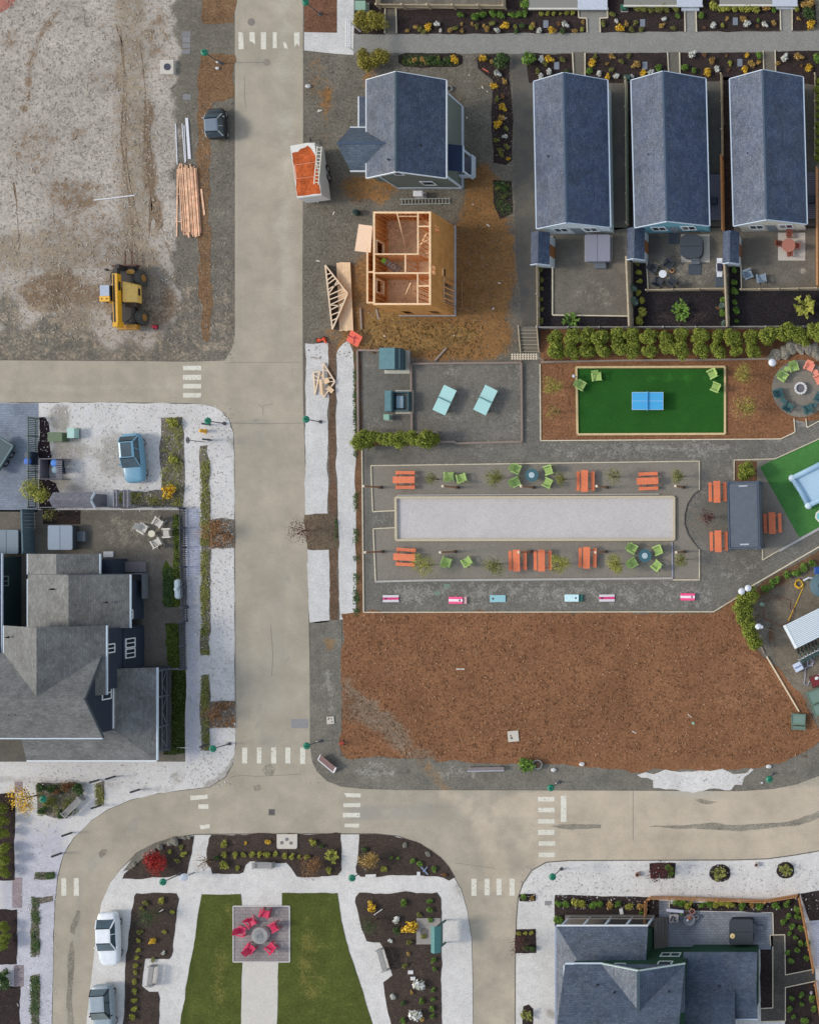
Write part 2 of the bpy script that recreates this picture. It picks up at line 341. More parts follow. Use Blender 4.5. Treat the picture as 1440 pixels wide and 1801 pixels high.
# ---- north-west: the cleared lot and its verge
def lot_mask(x, y):
    brown = .62 * blob(x, y, 84, 515, 52, 36) + .5 * blob(x, y, 110, 490, 30, 20) + .55 * blob(x, y, 130, 340, 60, 30) + .7 * line(x, y, [(262, 190), (256, 230), (262, 330), (280, 390)], 10) + .6 * line(x, y, [(222, 170), (216, 240), (225, 320), (240, 440)], 7) + .6 * line(x, y, [(100, 20), (60, 80), (45, 190)], 8) + .4 * blob(x, y, 180, 45, 14, 12) + .5 * blob(x, y, 260, 540, 60, 40) + .5 * blob(x, y, 140, 235, 18, 14) + .45 * blob(x, y, 20, 70, 20, 25) + .5 * blob(x, y, 120, 520, 70, 30) + .42 * blob(x, y, 150, 420, 110, 60) + .4 * blob(x, y, 60, 260, 50, 60) + .42 * blob(x, y, 280, 60, 24, 60) + .4 * blob(x, y, 190, 140, 40, 26)
    verge = ss(300, 318, x + 7 * math.sin(y * .045) + 4 * math.sin(y * .13)) + ss(565, 618, y + 22 * math.sin(x * .021) + 12 * math.sin(x * .09)) + .55 * blob(x, y, 250, 490, 50, 60) + .6 * blob(x, y, 10, 545, 30, 30) + .45 * blob(x, y, 110, 570, 40, 16)
    tan = .5 * blob(x, y, 130, 560, 36, 22) + .55 * line(x, y, [(228, 0), (232, 120), (230, 300), (250, 500)], 34) + .5 * blob(x, y, 60, 440, 130, 40)
    low = ss(380, 560, y); brown += .45 * blob(x, y, 240, 515, 70, 60) + .3 * line(x, y, [(215, 40), (220, 240), (240, 460)], 16) + .3 * line(x, y, [(255, 60), (258, 260), (285, 440)], 14)
    return brown + .05 + .2 * low, verge + .2 * low, tan + .1 + .3 * low
sheet('dirt_lot', [(-80, -80), (413, -80), (413, 590), (408, 612), (395, 633.5), (330, 635), (250, 634), (-80, 632)], G('bleached winter grass and dirt', (171, 162, 151), ((128, 108, 88), (114, 108, 97), (144, 130, 112)), fine=4.5, bvar=.17, fvar=.2, bstr=.5, edge=1.3, mid=1.2, speck=(120, 104, 90), sp=(.60, .72), spscale=5), .014, grid=.6, mask=lot_mask)
RUT = G('churned rut', (124, 106, 88), fine=6, fvar=.35)
for i, pts in enumerate(([(213, 60), (219, 130), (216, 200), (213, 240), (222, 310), (233, 400), (240, 440)], [(222, 190), (220, 240), (228, 320), (246, 400), (262, 430)], [(246, 75), (252, 120), (256, 170), (254, 235), (262, 320), (268, 370), (290, 410)], [(266, 200), (263, 250), (270, 300), (266, 350), (262, 420)], [(205, 40), (217, 80)], [(25, 320), (30, 360), (34, 420)], [(238, 70), (246, 78), (252, 86)], [(240, 230), (246, 255), (252, 290)], [(286, 412), (300, 445)], [(228, 420), (240, 470)])):
    w = 1.6; L = [(x - w * rnd.uniform(.3, 1), y) for x, y in pts]; Rr = [(x + w * rnd.uniform(.3, 1), y + 2) for x, y in pts]
    sheet('tyre_rut', L + Rr[::-1], RUT, .019, jit=.08)
BARK = G('bark mulch', (122, 95, 70), ((146, 118, 92), (112, 104, 92), None), fine=6, fvar=.32, bstr=.7, speck=(176, 148, 118), sp=(.66, .74), spscale=8)
for pts in ([(354, -80), (412, -80), (412, 37), (356, 40)], [(352, 98), (412, 96), (412, 172), (374, 180), (372, 240), (370, 400), (371, 590), (366, 602), (354, 596), (351, 460), (347, 300), (346, 175)]):
    sheet('bark_verge', pts, BARK, .022, jit=.22)
sheet('brick_patio', [(-60, -60), (28, -60), (26, 6), (12, 16), (-2, 24), (-60, 30)], PAVER('red brick paving', (176, 112, 98), (150, 110, 100), .4, .2, .12), .024)
# ---- south-west: crushed white rock and everything on it
WHITE = G('crushed white rock', (206, 202, 197), ((162, 156, 146), (186, 184, 190), None), fine=6, bvar=.09, fvar=.1, bstr=.5, speck=(172, 168, 162), sp=(.63, .8), spscale=7, edge=1.0)
def sw_mask(x, y):
    d = .8 * blob(x, y, 105, 735, 20, 26) + .62 * blob(x, y, 120, 790, 40, 24) + .6 * blob(x, y, 112, 855, 40, 14) + .55 * blob(x, y, 200, 800, 40, 45) + .8 * line(x, y, [(413, 1340), (398, 1366), (365, 1384)], 9) + .55 * blob(x, y, 312, 1368, 14, 12) + .4 * blob(x, y, 408, 775, 8, 14) + .4 * line(x, y, [(412, 780), (413, 1300)], 3) + .35 * line(x, y, [(0, 1370), (300, 1388)], 8)
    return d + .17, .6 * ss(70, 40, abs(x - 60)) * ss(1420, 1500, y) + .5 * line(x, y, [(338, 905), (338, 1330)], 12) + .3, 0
sheet('white_rock_ground', [(-80, 708), (200, 708), (340, 710), (370, 714), (390, 723), (403, 739), (410, 761), (412, 800), (414, 1310), (409, 1345), (397, 1366), (369, 1384), (330, 1389), (280, 1395), (230, 1407), (190, 1424), (160, 1444), (130, 1474), (111, 1505), (102, 1540), (97, 1580), (94, 1640), (90, 1880), (-80, 1880)], WHITE, .016, grid=.7, mask=sw_mask, jit=.05)
sheet('paver_driveway', [(-80, 709), (68, 709), (67, 900), (-80, 900)], PAVER('blue grey pavers', (126, 134, 146), (112, 120, 132), .3, .2, .1), .026)
MULCH = G('dark garden mulch', (56, 47, 45), ((84, 70, 60), (44, 38, 38), None), fine=6, fvar=.34, bvar=.16, bstr=.7, speck=(104, 88, 76), sp=(.67, .76), spscale=9)
SCRUB = G('scruffy planting strip', (112, 104, 94), ((150, 146, 140), (78, 74, 62), None), fine=5, fvar=.34, bstr=.8, speck=(164, 158, 150), sp=(.6, .7), spscale=6)
sheet('mulch_bed', [(69, 733), (80, 733), (86, 745), (88, 790), (90, 812), (88, 845), (99, 850), (105, 868), (100, 895), (69, 895)], G('purple black soil', (48, 38, 42)), .027, jit=.12)
for pts in ([(283, 733), (322, 733), (323, 800), (324, 862), (320, 893), (200, 893), (200, 866), (283, 862)], [(352, 783), (366, 783), (368, 850), (370, 914), (412, 914), (413, 965), (370, 966), (370, 1100), (369, 1152), (354, 1153), (355, 960), (354, 880)], [(354, 1187), (368, 1186), (370, 1233), (414, 1233), (414, 1281), (370, 1282), (369, 1322), (353, 1320)], [(170, 1377), (184, 1373), (182, 1415), (174, 1418)], [(63, 1382), (85, 1377), (135, 1378), (148, 1390), (140, 1400), (118, 1440), (66, 1432)], [(62, 1534), (96, 1533), (97, 1545), (62, 1546)], [(56, 1576), (94, 1576), (94, 1586), (72, 1590), (70, 1680), (55, 1684), (52, 1640)], [(56, 1715), (71, 1713), (70, 1820), (53, 1820)]):
    sheet('planting_strip', pts, SCRUB, .028, jit=.16)
sheet('paved_path', [(324, 896), (351, 896), (352, 1012), (327, 1012)], PAVER('pale lilac pavers', (186, 186, 196), (164, 166, 180), .4, .2, .06), .027)
YARD = G('compacted yard gravel', (112, 106, 96), ((142, 134, 118), (88, 86, 82), (162, 154, 140)), fine=7, bvar=.12, fvar=.16, bstr=.4, edge=1.0, mid=1.0)
sheet('yard_ground', [(-80, 897), (322, 897), (326, 1100), (326, 1340), (-80, 1340)], YARD, .026, grid=1, mask=lambda x, y: (.5 * blob(x, y, 240, 930, 70, 40), .5 * ss(300, 240, x) * ss(1000, 1060, y), 0))
MOSS = G('mossy grass strip', (70, 84, 34), ((48, 56, 26), None, None), fine=5, fvar=.3, bstr=.9, edge=1.0)
for pts in ([(304, 905), (319, 905), (320, 1066), (287, 1066), (286, 1000), (292, 985), (306, 1000)], [(290, 1096), (321, 1096), (320, 1175), (296, 1176), (290, 1130)], [(296, 1178), (326, 1178), (325, 1326), (288, 1328)]):
    sheet('grass_strip', pts, MOSS, .03, jit=.14, grid=.7, mask=lambda x, y: (.8 * ss(1178, 1185, y), 0, 0), kind='stuff', label='mossy green grass strip beside the dark houses picket fence', cat='grass')
sheet('mulch_bed', [(100, 897), (142, 897), (142, 922), (76, 922), (76, 897)], MULCH, .03)
for pts in ([(26, 1375), (40, 1375), (40, 1394), (26, 1394)], [(25, 1698), (42, 1698), (42, 1736), (25, 1736)], [(22, 1544), (39, 1544), (39, 1597), (22, 1597)]): sheet('brick_path', pts, PAVER('brown lilac brick', (150, 134, 136), (130, 118, 120), .3, .15, .12), .029)
for pts in ([(-60, 1395), (26, 1395), (26, 1548), (-60, 1548)], [(-60, 1600), (30, 1600), (30, 1696), (-60, 1696)], [(-60, 1735), (36, 1735), (36, 1870), (-60, 1870)]): sheet('mulch_bed', pts, MULCH, .03, jit=.08)
# ---- centre: construction ground, verge strips
def con_mask(x, y):
    orange = .95 * blob(x, y, 848, 470, 66, 140) + .9 * blob(x, y, 780, 585, 110, 40) + .8 * blob(x, y, 650, 330, 60, 30) + .8 * blob(x, y, 640, 520, 40, 80) + .7 * blob(x, y, 700, 600, 150, 40) + .5 * blob(x, y, 860, 350, 30, 60) + .75 * blob(x, y, 840, 330, 26, 50) + .4 * blob(x, y, 560, 150, 26, 60) + .5 * line(x, y, [(580, 160), (582, 250)], 8) + .7 * blob(x, y, 820, 600, 90, 40) + .5 * blob(x, y, 655, 145, 18, 40)
    return min(1, orange), .6 * blob(x, y, 800, 180, 20, 40) + .3 * blob(x, y, 825, 430, 20, 50) + .4 * blob(x, y, 590, 330, 20, 60), .8 * blob(x, y, 710, 590, 110, 26) + .7 * blob(x, y, 690, 560, 40, 20) + .4 * blob(x, y, 850, 150, 16, 20)
sheet('construction_ground', [(534, -80), (1520, -80), (1520, 130), (945, 130), (945, 400), (948, 577), (916, 577), (916, 637), (624, 637), (624, 1095), (600, 1095), (600, 1338), (550, 1338), (546, 1310), (546, 1200), (544, 1100), (542, 950), (537, 800), (534, 700), (533, 500), (534, 300)],
      G('bare construction ground', (111, 105, 94), ((134, 99, 62), (88, 78, 68), (134, 108, 72)), fine=5, bvar=.14, fvar=.26, bstr=.7, edge=1.1, mid=.9, speck=(158, 146, 124), sp=(.68, .76), spscale=6), .012, grid=.7, mask=con_mask)
sheet('gravel_path', [(902, 92), (943, 92), (942, 300), (945, 400), (947, 577), (918, 577), (910, 480), (905, 380)], YARD, .022, jit=.1, grid=1, mask=lambda x, y: (0, .55, 0))
sheet('mulch_bed', [(536, -60), (593, -60), (592, 56), (536, 55)], G('red brown bark', (112, 80, 62), fine=6, fvar=.34), .02, jit=.08)
WPATH = G('pale rock path', (200, 197, 193), ((166, 160, 150), None, None), fine=6, bvar=.08, fvar=.1, bstr=.4, speck=(168, 164, 158), sp=(.62, .76), spscale=7)
sheet('white_path', [(593, -60), (623, -60), (622, 96), (590, 94), (535, 88), (535, 56), (593, 57)], WPATH, .02)
sheet('gravel_path', [(623, 58), (1520, 54), (1520, 89), (1160, 92), (930, 93), (700, 93), (640, 92), (624, 90)], G('light gravel lane', (139, 137, 131), fine=7, bvar=.06, fvar=.14), .024, jit=.06)
for pts in ([(537, 603), (576, 602), (577, 760), (577, 905), (537, 905)], [(541, 966), (579, 966), (580, 1093), (545, 1095)], [(592, 625), (602, 605), (613, 598), (622, 620), (624, 760), (634, 930), (626, 1040), (627, 1087), (597, 1091), (595, 930), (591, 760)]):
    sheet('white_path', pts, WPATH, .022, jit=.1)
sheet('bark_verge', [(577, 600), (591, 604), (591, 780), (594, 1095), (580, 1095), (578, 760)], G('damp brown soil', (104, 84, 68), fine=5, fvar=.28), .021, jit=.1)
sheet('planting_strip', [(536, 906), (595, 904), (596, 965), (541, 966)], G('brown soil with roots', (104, 90, 74), fine=5, fvar=.3), .024, jit=.14)
sheet('bark_verge', [(623, 600), (634, 615), (637, 780), (638, 900), (640, 1090), (627, 1085), (626, 930), (624, 780)], G('red bark strip', (112, 84, 62), fine=6, fvar=.3), .024, jit=.08)
for pts in ([(622, -60), (690, -60), (690, 20), (677, 60), (623, 58)], [(698, 16), (1031, 14), (1031, 57), (698, 59)], [(888, -60), (930, -60), (930, 15), (888, 15)], [(1053, 12), (1053, -60), (1100, -60), (1100, 8), (1205, 12), (1203, 55), (1054, 57)], [(1225, 10), (1236, -60), (1266, -60), (1266, 8), (1372, 12), (1371, 54), (1225, 55)], [(1393, -60), (1430, -60), (1436, 40), (1425, 52), (1393, 53)],
            [(700, 97), (712, 92), (800, 93), (813, 98), (813, 112), (800, 118), (712, 117), (701, 110)], [(838, 100), (850, 95), (890, 94), (896, 100), (897, 150), (902, 220), (901, 282), (890, 290), (868, 286), (864, 200), (866, 140), (840, 120)], [(866, 316), (900, 318), (901, 375), (880, 385), (867, 355)],
            [(926, 98), (935, 94), (1008, 94), (1009, 145), (930, 145)], [(1029, 93), (1174, 92), (1175, 145), (1030, 145)], [(1195, 92), (1342, 92), (1343, 142), (1196, 142)], [(1363, 90), (1520, 90), (1520, 160), (1364, 140)], [(1100, 135), (1111, 135), (1116, 460), (1103, 460)], [(1272, 135), (1284, 135), (1292, 460), (1272, 460)]):
    sheet('mulch_bed', pts, MULCH, .028, jit=.09)
for a, c in ((677, 698), (1008, 1029), (1175, 1195), (1343, 1363)):
    y0, y1 = (15, 60) if a == 677 else (91, 145)
    sheet('garden_path', rect(a, y0, c, y1), YARD, .03, grid=1, mask=lambda x, y: (0, .35, 0))
sheet('garden_path', [(1018, -60), (1068, -60), (1068, 31), (1055, 32), (1055, 58), (1033, 58), (1032, 32), (1018, 31)], G('light gravel lane', (0, 0, 0)), .03)
for a, c in ((1205, 1224), (1373, 1393)): sheet('garden_path', rect(a, 0, c, 56), G('light gravel lane', (0, 0, 0)), .03)
PINE = M('pale edging board', (204, 192, 168), .8, .15, 3)
for pts in ([(678, 15), (677, 58)], [(697, 15), (698, 58)], [(1017, 13), (1018, 31), (1032, 32), (1033, 57)], [(1068, 13), (1069, 31), (1055, 32), (1056, 57)], [(1204, 15), (1205, 56)], [(1224, 15), (1225, 56)], [(1372, 15), (1373, 53)], [(1393, 15), (1393, 53)], [(1007, 93), (1009, 131)], [(1029, 93), (1029, 133)], [(1174, 92), (1176, 127)], [(1195, 92), (1196, 130)], [(1342, 89), (1343, 122)], [(1363, 88), (1364, 126)]): edging(pts, PINE, .1, .12)
# ---- back yards of the row
for pts in ([(966, 400), (1110, 400), (1110, 556), (972, 554)], [(1075, 140), (1104, 140), (1111, 400), (1075, 405)], [(1137, 398), (1278, 398), (1278, 510), (1137, 512)], [(1245, 135), (1270, 135), (1275, 400), (1248, 400)], [(1302, 398), (1520, 398), (1520, 512), (1303, 512)], [(1415, 135), (1434, 135), (1436, 400), (1418, 400)]):
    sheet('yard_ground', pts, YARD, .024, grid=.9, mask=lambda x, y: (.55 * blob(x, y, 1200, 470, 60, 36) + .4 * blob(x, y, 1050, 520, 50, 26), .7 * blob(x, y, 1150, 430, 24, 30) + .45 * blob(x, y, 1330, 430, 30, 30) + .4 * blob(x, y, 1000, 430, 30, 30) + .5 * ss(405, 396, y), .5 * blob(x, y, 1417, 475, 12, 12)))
for pts in ([(946, 460), (971, 462), (972, 556), (1111, 557), (1111, 577), (947, 577)], [(1113, 456), (1137, 456), (1138, 513), (1279, 511), (1280, 577), (1114, 577)], [(1282, 460), (1303, 460), (1304, 512), (1520, 510), (1520, 577), (1283, 577)]): sheet('mulch_bed', pts, G('black soil', (44, 40, 42), ((66, 56, 54), None, None), fine=6, fvar=.36, bstr=.8, speck=(96, 84, 76), sp=(.68, .78)), .027, grid=1, mask=lambda x, y: (.6 * blob(x, y, 1200, 560, 60, 20), 0, 0))
CONC = G('cast concrete', (196, 188, 176), fine=9, bvar=.05, fvar=.07, bstr=.1)
for pts in (rect(1198, 412, 1248, 461), rect(1368, 409, 1416, 458), rect(1028, 414, 1077, 460)): sheet('concrete_pad', pts, CONC, .05)
edging([(972, 415), (972, 554), (1110, 556)], PINE, .1, .14); edging([(1137, 455), (1140, 513)], PINE, .08, .12); edging([(1303, 465), (1304, 511)], PINE, .1, .14)
# ---- red bark band, turf court, plaza
RED = G('red brown bark field', (132, 93, 66), ((144, 104, 76), (98, 66, 46), (126, 108, 90)), fine=5, bvar=.13, fvar=.26, bstr=.8, edge=.9, mid=.8, speck=(168, 132, 102), sp=(.665, .74), spscale=7)
sheet('bark_ground', [(950, 579), (1520, 579), (1520, 735), (1440, 738), (1416, 742), (1396, 738), (1397, 760), (1373, 772), (951, 775)], RED, .02, grid=1, mask=lambda x, y: (.4 * blob(x, y, 1320, 720, 40, 30) + .4 * blob(x, y, 980, 700, 20, 60), .5 * ss(640, 600, y), 0))
TURF = G('artificial turf', (42, 88, 34), ((54, 108, 40), None, None), fine=12, bvar=.07, fvar=.14, bstr=.4, edge=.8, mid=.6)
sheet('turf_court', rect(1016, 648, 1274, 762), TURF, .05, grid=.8, mask=lambda x, y: (.35 * blob(x, y, 1190, 665, 70, 14) + .25 * math.sin(x * .3) ** 2, 0, 0))
edging([(1014, 646), (1275, 645), (1275, 763), (1016, 764)], M('yellow pine beam', (206, 182, 136), .8, .12, 3), .18, .16, closed=True)
for pts in ([(950, 640), (951, 775), (1373, 772), (1398, 760), (1396, 736)], [(1417, 736), (1419, 752), (1445, 738)]): edging(pts, PINE, .09, .1)
edging([(952, 637), (1100, 634), (1240, 633), (1352, 631)], M('grey weathered timber', (150, 136, 124), .9), .16, .2)
plaza_col = ((134, 130, 122), (92, 90, 84), (122, 104, 84))
def plaza_mask(x, y):
    n = math.sin(x * .05) * math.sin(y * .07)
    return .34 * ss(-.2, 1, n) + .42 * line(x, y, [(700, 1040), (1230, 1045)], 18) + .4 * line(x, y, [(1000, 795), (1290, 790)], 14) + .5 * blob(x, y, 1320, 1000, 18, 8) + .4 * blob(x, y, 1400, 745, 20, 12), .55 * blob(x, y, 690, 800, 50, 18) + .5 * line(x, y, [(645, 800), (648, 1060)], 7) + .4 * blob(x, y, 1260, 910, 40, 50) + .4 * blob(x, y, 700, 690, 70, 60), .3 * blob(x, y, 1240, 920, 40, 40)
sheet('gravel_plaza', [(630, 617), (724, 617), (727, 640), (918, 640), (920, 637), (950, 640), (951, 776), (1373, 773), (1398, 761), (1396, 735), (1417, 735), (1419, 753), (1445, 739), (1520, 700), (1520, 925), (1440, 968), (1335, 1031), (1255, 1076), (640, 1077), (637, 786), (631, 770)], G('mottled plaza gravel', (115, 111, 103), plaza_col, fine=6, bvar=.14, fvar=.18, bstr=.5, edge=1.5, mid=1.5), .018, grid=.8, mask=plaza_mask)
CURVE = [(1230, 862), (1219, 870), (1209, 886), (1204, 905), (1204, 922), (1210, 940), (1220, 955), (1230, 966)]
FINE = G('fine tan gravel', (134, 127, 116), fine=8, bvar=.05, fvar=.12, bstr=.4)
sheet('bocce_surround', [(653, 819), (1230, 811)] + CURVE + [(1230, 1020), (661, 1023), (657, 930), (695, 928), (695, 900), (656, 900)], FINE, .024)
edging([(656, 900), (653, 819), (1230, 811)] + CURVE[:1], PINE, .09, .1); edging(CURVE, M('dark steel edging', (92, 88, 82)), .06, .1)
edging([(1230, 966), (1230, 1020), (1183, 1020)], PINE, .09, .1); edging([(661, 1023), (657, 930), (696, 928)], PINE, .09, .1); edging([(656, 900), (696, 898)], PINE, .09, .1)
edging([(661, 1023), (740, 1021), (1183, 1017)], M('pale grey board', (176, 172, 168), .8), .16, .12); edging([(1182, 953), (1183, 1017)], M('pale lilac board', (160, 160, 172), .8), .1, .1)
sheet('bocce_court', rect(698, 876, 1184, 948), G('bocce court rock dust', (193, 187, 184), ((172, 168, 166), None, None), fine=6, bvar=.04, fvar=.09, bstr=.3, speck=(150, 146, 142), sp=(.66, .74), spscale=6), .03, grid=2, mask=lambda x, y: (.4 * blob(x, y, 780, 915, 60, 30), 0, 0))
edging([(697, 875), (1186, 874), (1186, 949), (698, 950)], M('cream timber kerb', (190, 178, 152), .8, .1), .2, .22, closed=True)
edging([(700, 871), (1160, 869)], M('pale grey board', (0, 0, 0)), .08, .2)
edging([(637, 786), (640, 1077), (1255, 1076), (1309, 1043)], PINE, .09, .1); edging([(1313, 1036), (1440, 962), (1500, 928)], PINE, .12, .1)
def brown_mask(x, y):
    pale = .6 * line(x, y, [(600, 1240), (680, 1280), (760, 1350), (790, 1392)], 26) + .5 * line(x, y, [(600, 1190), (700, 1290)], 14)
    return .2 + .3 * blob(x, y, 1300, 1200, 90, 60), .24 + .22 * blob(x, y, 650, 1190, 40, 16) + .2 * blob(x, y, 730, 1240, 40, 50) + .16 * blob(x, y, 980, 1110, 60, 20) + .12 * blob(x, y, 1080, 1240, 50, 80) + .14 * blob(x, y, 1240, 1190, 60, 40), pale
sheet('bark_field', [(600, 1078), (1255, 1077), (1312, 1040), (1316, 1100), (1322, 1130), (1350, 1160), (1385, 1185), (1412, 1220), (1430, 1265), (1450, 1300), (1430, 1315), (1400, 1330), (1370, 1344), (1330, 1350), (1290, 1352), (1240, 1356), (1190, 1353), (1120, 1358), (1060, 1352), (1000, 1346), (900, 1342), (800, 1336), (760, 1336), (700, 1335), (640, 1332), (612, 1334), (598, 1310), (600, 1200), (604, 1130)], RED, .03, grid=1, mask=brown_mask, jit=.22)
sheet('gravel_verge', [(546, 1095), (600, 1090), (602, 1200), (600, 1330), (900, 1338), (1100, 1350), (1350, 1340), (1520, 1280), (1520, 1338), (1440, 1364), (1400, 1379), (1360, 1387), (1300, 1391), (1100, 1390), (700, 1389), (640, 1387), (600, 1383), (576, 1373), (559, 1357), (550, 1340), (546, 1310)], G('grey verge gravel', (118, 113, 103), ((146, 142, 132), (132, 108, 80), (88, 84, 78)), fine=6, bvar=.12, fvar=.2, bstr=.5, edge=1.1, mid=1.0), .022, grid=.8, mask=lambda x, y: (.6 * blob(x, y, 660, 1355, 40, 14) + .5 * blob(x, y, 580, 1210, 12, 50) + .5 * blob(x, y, 800, 1365, 60, 12), .5 * line(x, y, [(740, 1340), (790, 1392)], 14) + .7 * blob(x, y, 580, 1135, 14, 14), .6 * blob(x, y, 710, 1355, 16, 14) + .45 * blob(x, y, 555, 1160, 10, 60)), jit=.05)
sheet('white_rock_patch', [(1120, 1362), (1135, 1358), (1150, 1363), (1160, 1359), (1180, 1356), (1195, 1358), (1230, 1357), (1270, 1354), (1300, 1362), (1320, 1352), (1326, 1355), (1308, 1366), (1304, 1380), (1285, 1390), (1190, 1390), (1150, 1386), (1148, 1374), (1128, 1368)], WHITE, .034, jit=.2)
sheet('service_yard_ground', [(1312, 1040), (1345, 1022), (1440, 968), (1520, 920), (1520, 1300), (1450, 1296), (1428, 1255), (1408, 1218), (1380, 1190), (1358, 1150), (1350, 1120), (1356, 1096), (1330, 1080)], G('service yard gravel', (118, 108, 94), ((108, 82, 62), None, None), fine=6, fvar=.2), .034, grid=1, mask=lambda x, y: (.9 * line(x, y, [(1330, 1040), (1440, 975)], 14) + .9 * blob(x, y, 1345, 1115, 16, 30), 0, 0), jit=.15)
sheet('turf_court', [(1336, 821), (1363, 807), (1440, 772), (1530, 735), (1530, 890), (1440, 929), (1405, 945)], G('bright artificial turf', (74, 124, 64), fine=12, bvar=.1, fvar=.14), .03)
sheet('bocce_surround', [(1291, 809), (1363, 806), (1337, 821), (1406, 945), (1341, 984), (1338, 960), (1295, 960)], FINE, .027)
edging([(1291, 845), (1291, 809), (1363, 807), (1440, 772), (1520, 738)], PINE, .09, .1); edging([(1341, 966), (1341, 985), (1370, 968)], PINE, .09, .1); edging([(1370, 969), (1440, 930), (1500, 900)], M('pale grey board', (0, 0, 0)), .22, .1)
sheet('mulch_bed', rect(1293, 811, 1331, 850), G('red bark strip', (0, 0, 0)), .03)
sheet('round_patio', oval(1408, 683, 51, 50.5, 40), G('fine tan gravel', (0, 0, 0)), .034)
for pts in ([(630, 617), (632, 770)], [(724, 640), (726, 760)], [(631, 616), (675, 617)], [(728, 640), (918, 638), (919, 777), (803, 780)], [(631, 762), (770, 760), (771, 777), (802, 777), (802, 780)]): edging(pts, M('pinkish weathered timber', (142, 126, 116), .9), .16, .25)
sheet('mulch_bed', rect(633, 764, 769, 784), G('red bark strip', (0, 0, 0)), .03)
# ---- the park
sheet('park_path', [(146, 1880), (153, 1790), (161, 1720), (168, 1660), (178, 1590), (195, 1552), (212, 1530), (242, 1502), (272, 1486), (302, 1476), (345, 1469), (480, 1468), (660, 1468), (700, 1472), (740, 1486), (769, 1507), (794, 1536), (811, 1566), (821, 1600), (829, 1650), (831, 1720), (832, 1880)], WHITE, .016, grid=1, mask=lambda x, y: (.17 + .4 * line(x, y, [(800, 1545), (828, 1640)], 4), .35 * blob(x, y, 790, 1670, 20, 30), 0))
PMULCH = G('park mulch', (70, 60, 54), ((92, 80, 70), (52, 46, 44), None), fine=6, fvar=.3, bvar=.1, bstr=.7, speck=(110, 98, 86), sp=(.66, .76), spscale=8)
for pts in ([(216, 1546), (226, 1531), (250, 1508), (290, 1485), (318, 1475), (342, 1470), (337, 1500), (329, 1537), (300, 1542), (240, 1547)], [(367, 1475), (372, 1468), (600, 1466), (600, 1530), (594, 1540), (522, 1542), (512, 1528), (504, 1517), (440, 1516), (432, 1522), (428, 1535), (420, 1538), (374, 1537), (364, 1520)], [(632, 1468), (690, 1470), (740, 1484), (775, 1508), (800, 1543), (790, 1549), (770, 1542), (690, 1540), (634, 1543), (627, 1535)],
            [(236, 1576), (240, 1571), (310, 1572), (316, 1582), (302, 1682), (298, 1688), (256, 1687), (250, 1735), (262, 1744), (278, 1745), (282, 1757), (276, 1870), (214, 1870), (222, 1690)], [(625, 1578), (632, 1571), (768, 1570), (775, 1580), (776, 1870), (700, 1870), (675, 1740), (674, 1728), (690, 1716), (676, 1670), (668, 1659), (645, 1656), (633, 1625)]):
    sheet('mulch_bed', pts, PMULCH, .04, jit=.1, grid=1, mask=lambda x, y: (.3 * blob(x, y, 720, 1700, 60, 30) + .4 * blob(x, y, 400, 1480, 30, 14), .5 * blob(x, y, 300, 1530, 40, 16) + .4 * blob(x, y, 700, 1600, 50, 30), 0))
sheet('gravel_verge', [(217, 1533), (236, 1506), (262, 1488), (300, 1474), (330, 1470), (300, 1480), (262, 1500), (232, 1528)], G('grey verge gravel', (0, 0, 0)), .044)
LAWN = G('worn lawn', (80, 87, 40), ((104, 101, 52), (62, 72, 32), None), fine=6, bvar=.14, fvar=.22, bstr=.6, edge=1.1, mid=.7)
lm = lambda x, y: (.16 + .1 * math.sin(x * .35) + .42 * blob(x, y, 385, 1720, 16, 70) + .42 * blob(x, y, 545, 1700, 24, 90) + .3 * blob(x, y, 410, 1610, 8, 30), .5 * line(x, y, [(350, 1600), (320, 1800)], 14) + .4 * line(x, y, [(590, 1590), (640, 1790)], 12), 0)
for pts in ([(355, 1573), (424, 1573), (426, 1600), (412, 1600), (412, 1690), (426, 1691), (422, 1870), (308, 1870), (328, 1730), (345, 1640), (352, 1590)], [(496, 1571), (594, 1571), (600, 1620), (620, 1690), (655, 1800), (672, 1870), (486, 1870), (490, 1691), (509, 1690), (509, 1600), (496, 1600)]):
    sheet('lawn', pts, LAWN, .04, jit=.06, grid=.8, mask=lm, kind='stuff', label=('green park lawn left of the centre path' if pts[0][0] < 400 else 'green park lawn right of the centre path'), cat='grass')
sheet('paved_patio', rect(411, 1594, 510, 1692), PAVER('grey lilac pavers', (142, 134, 132), (120, 112, 112), .45, .3, .08), .05); edging([(411, 1594), (510, 1594), (510, 1692), (411, 1692)], M('pale stone edge', (190, 186, 182)), .1, .1, closed=True)
sheet('park_path', [(427, 1693), (490, 1693), (486, 1870), (422, 1870)], G('cream park grit', (200, 194, 184), fine=7, bvar=.03, fvar=.07), .036)
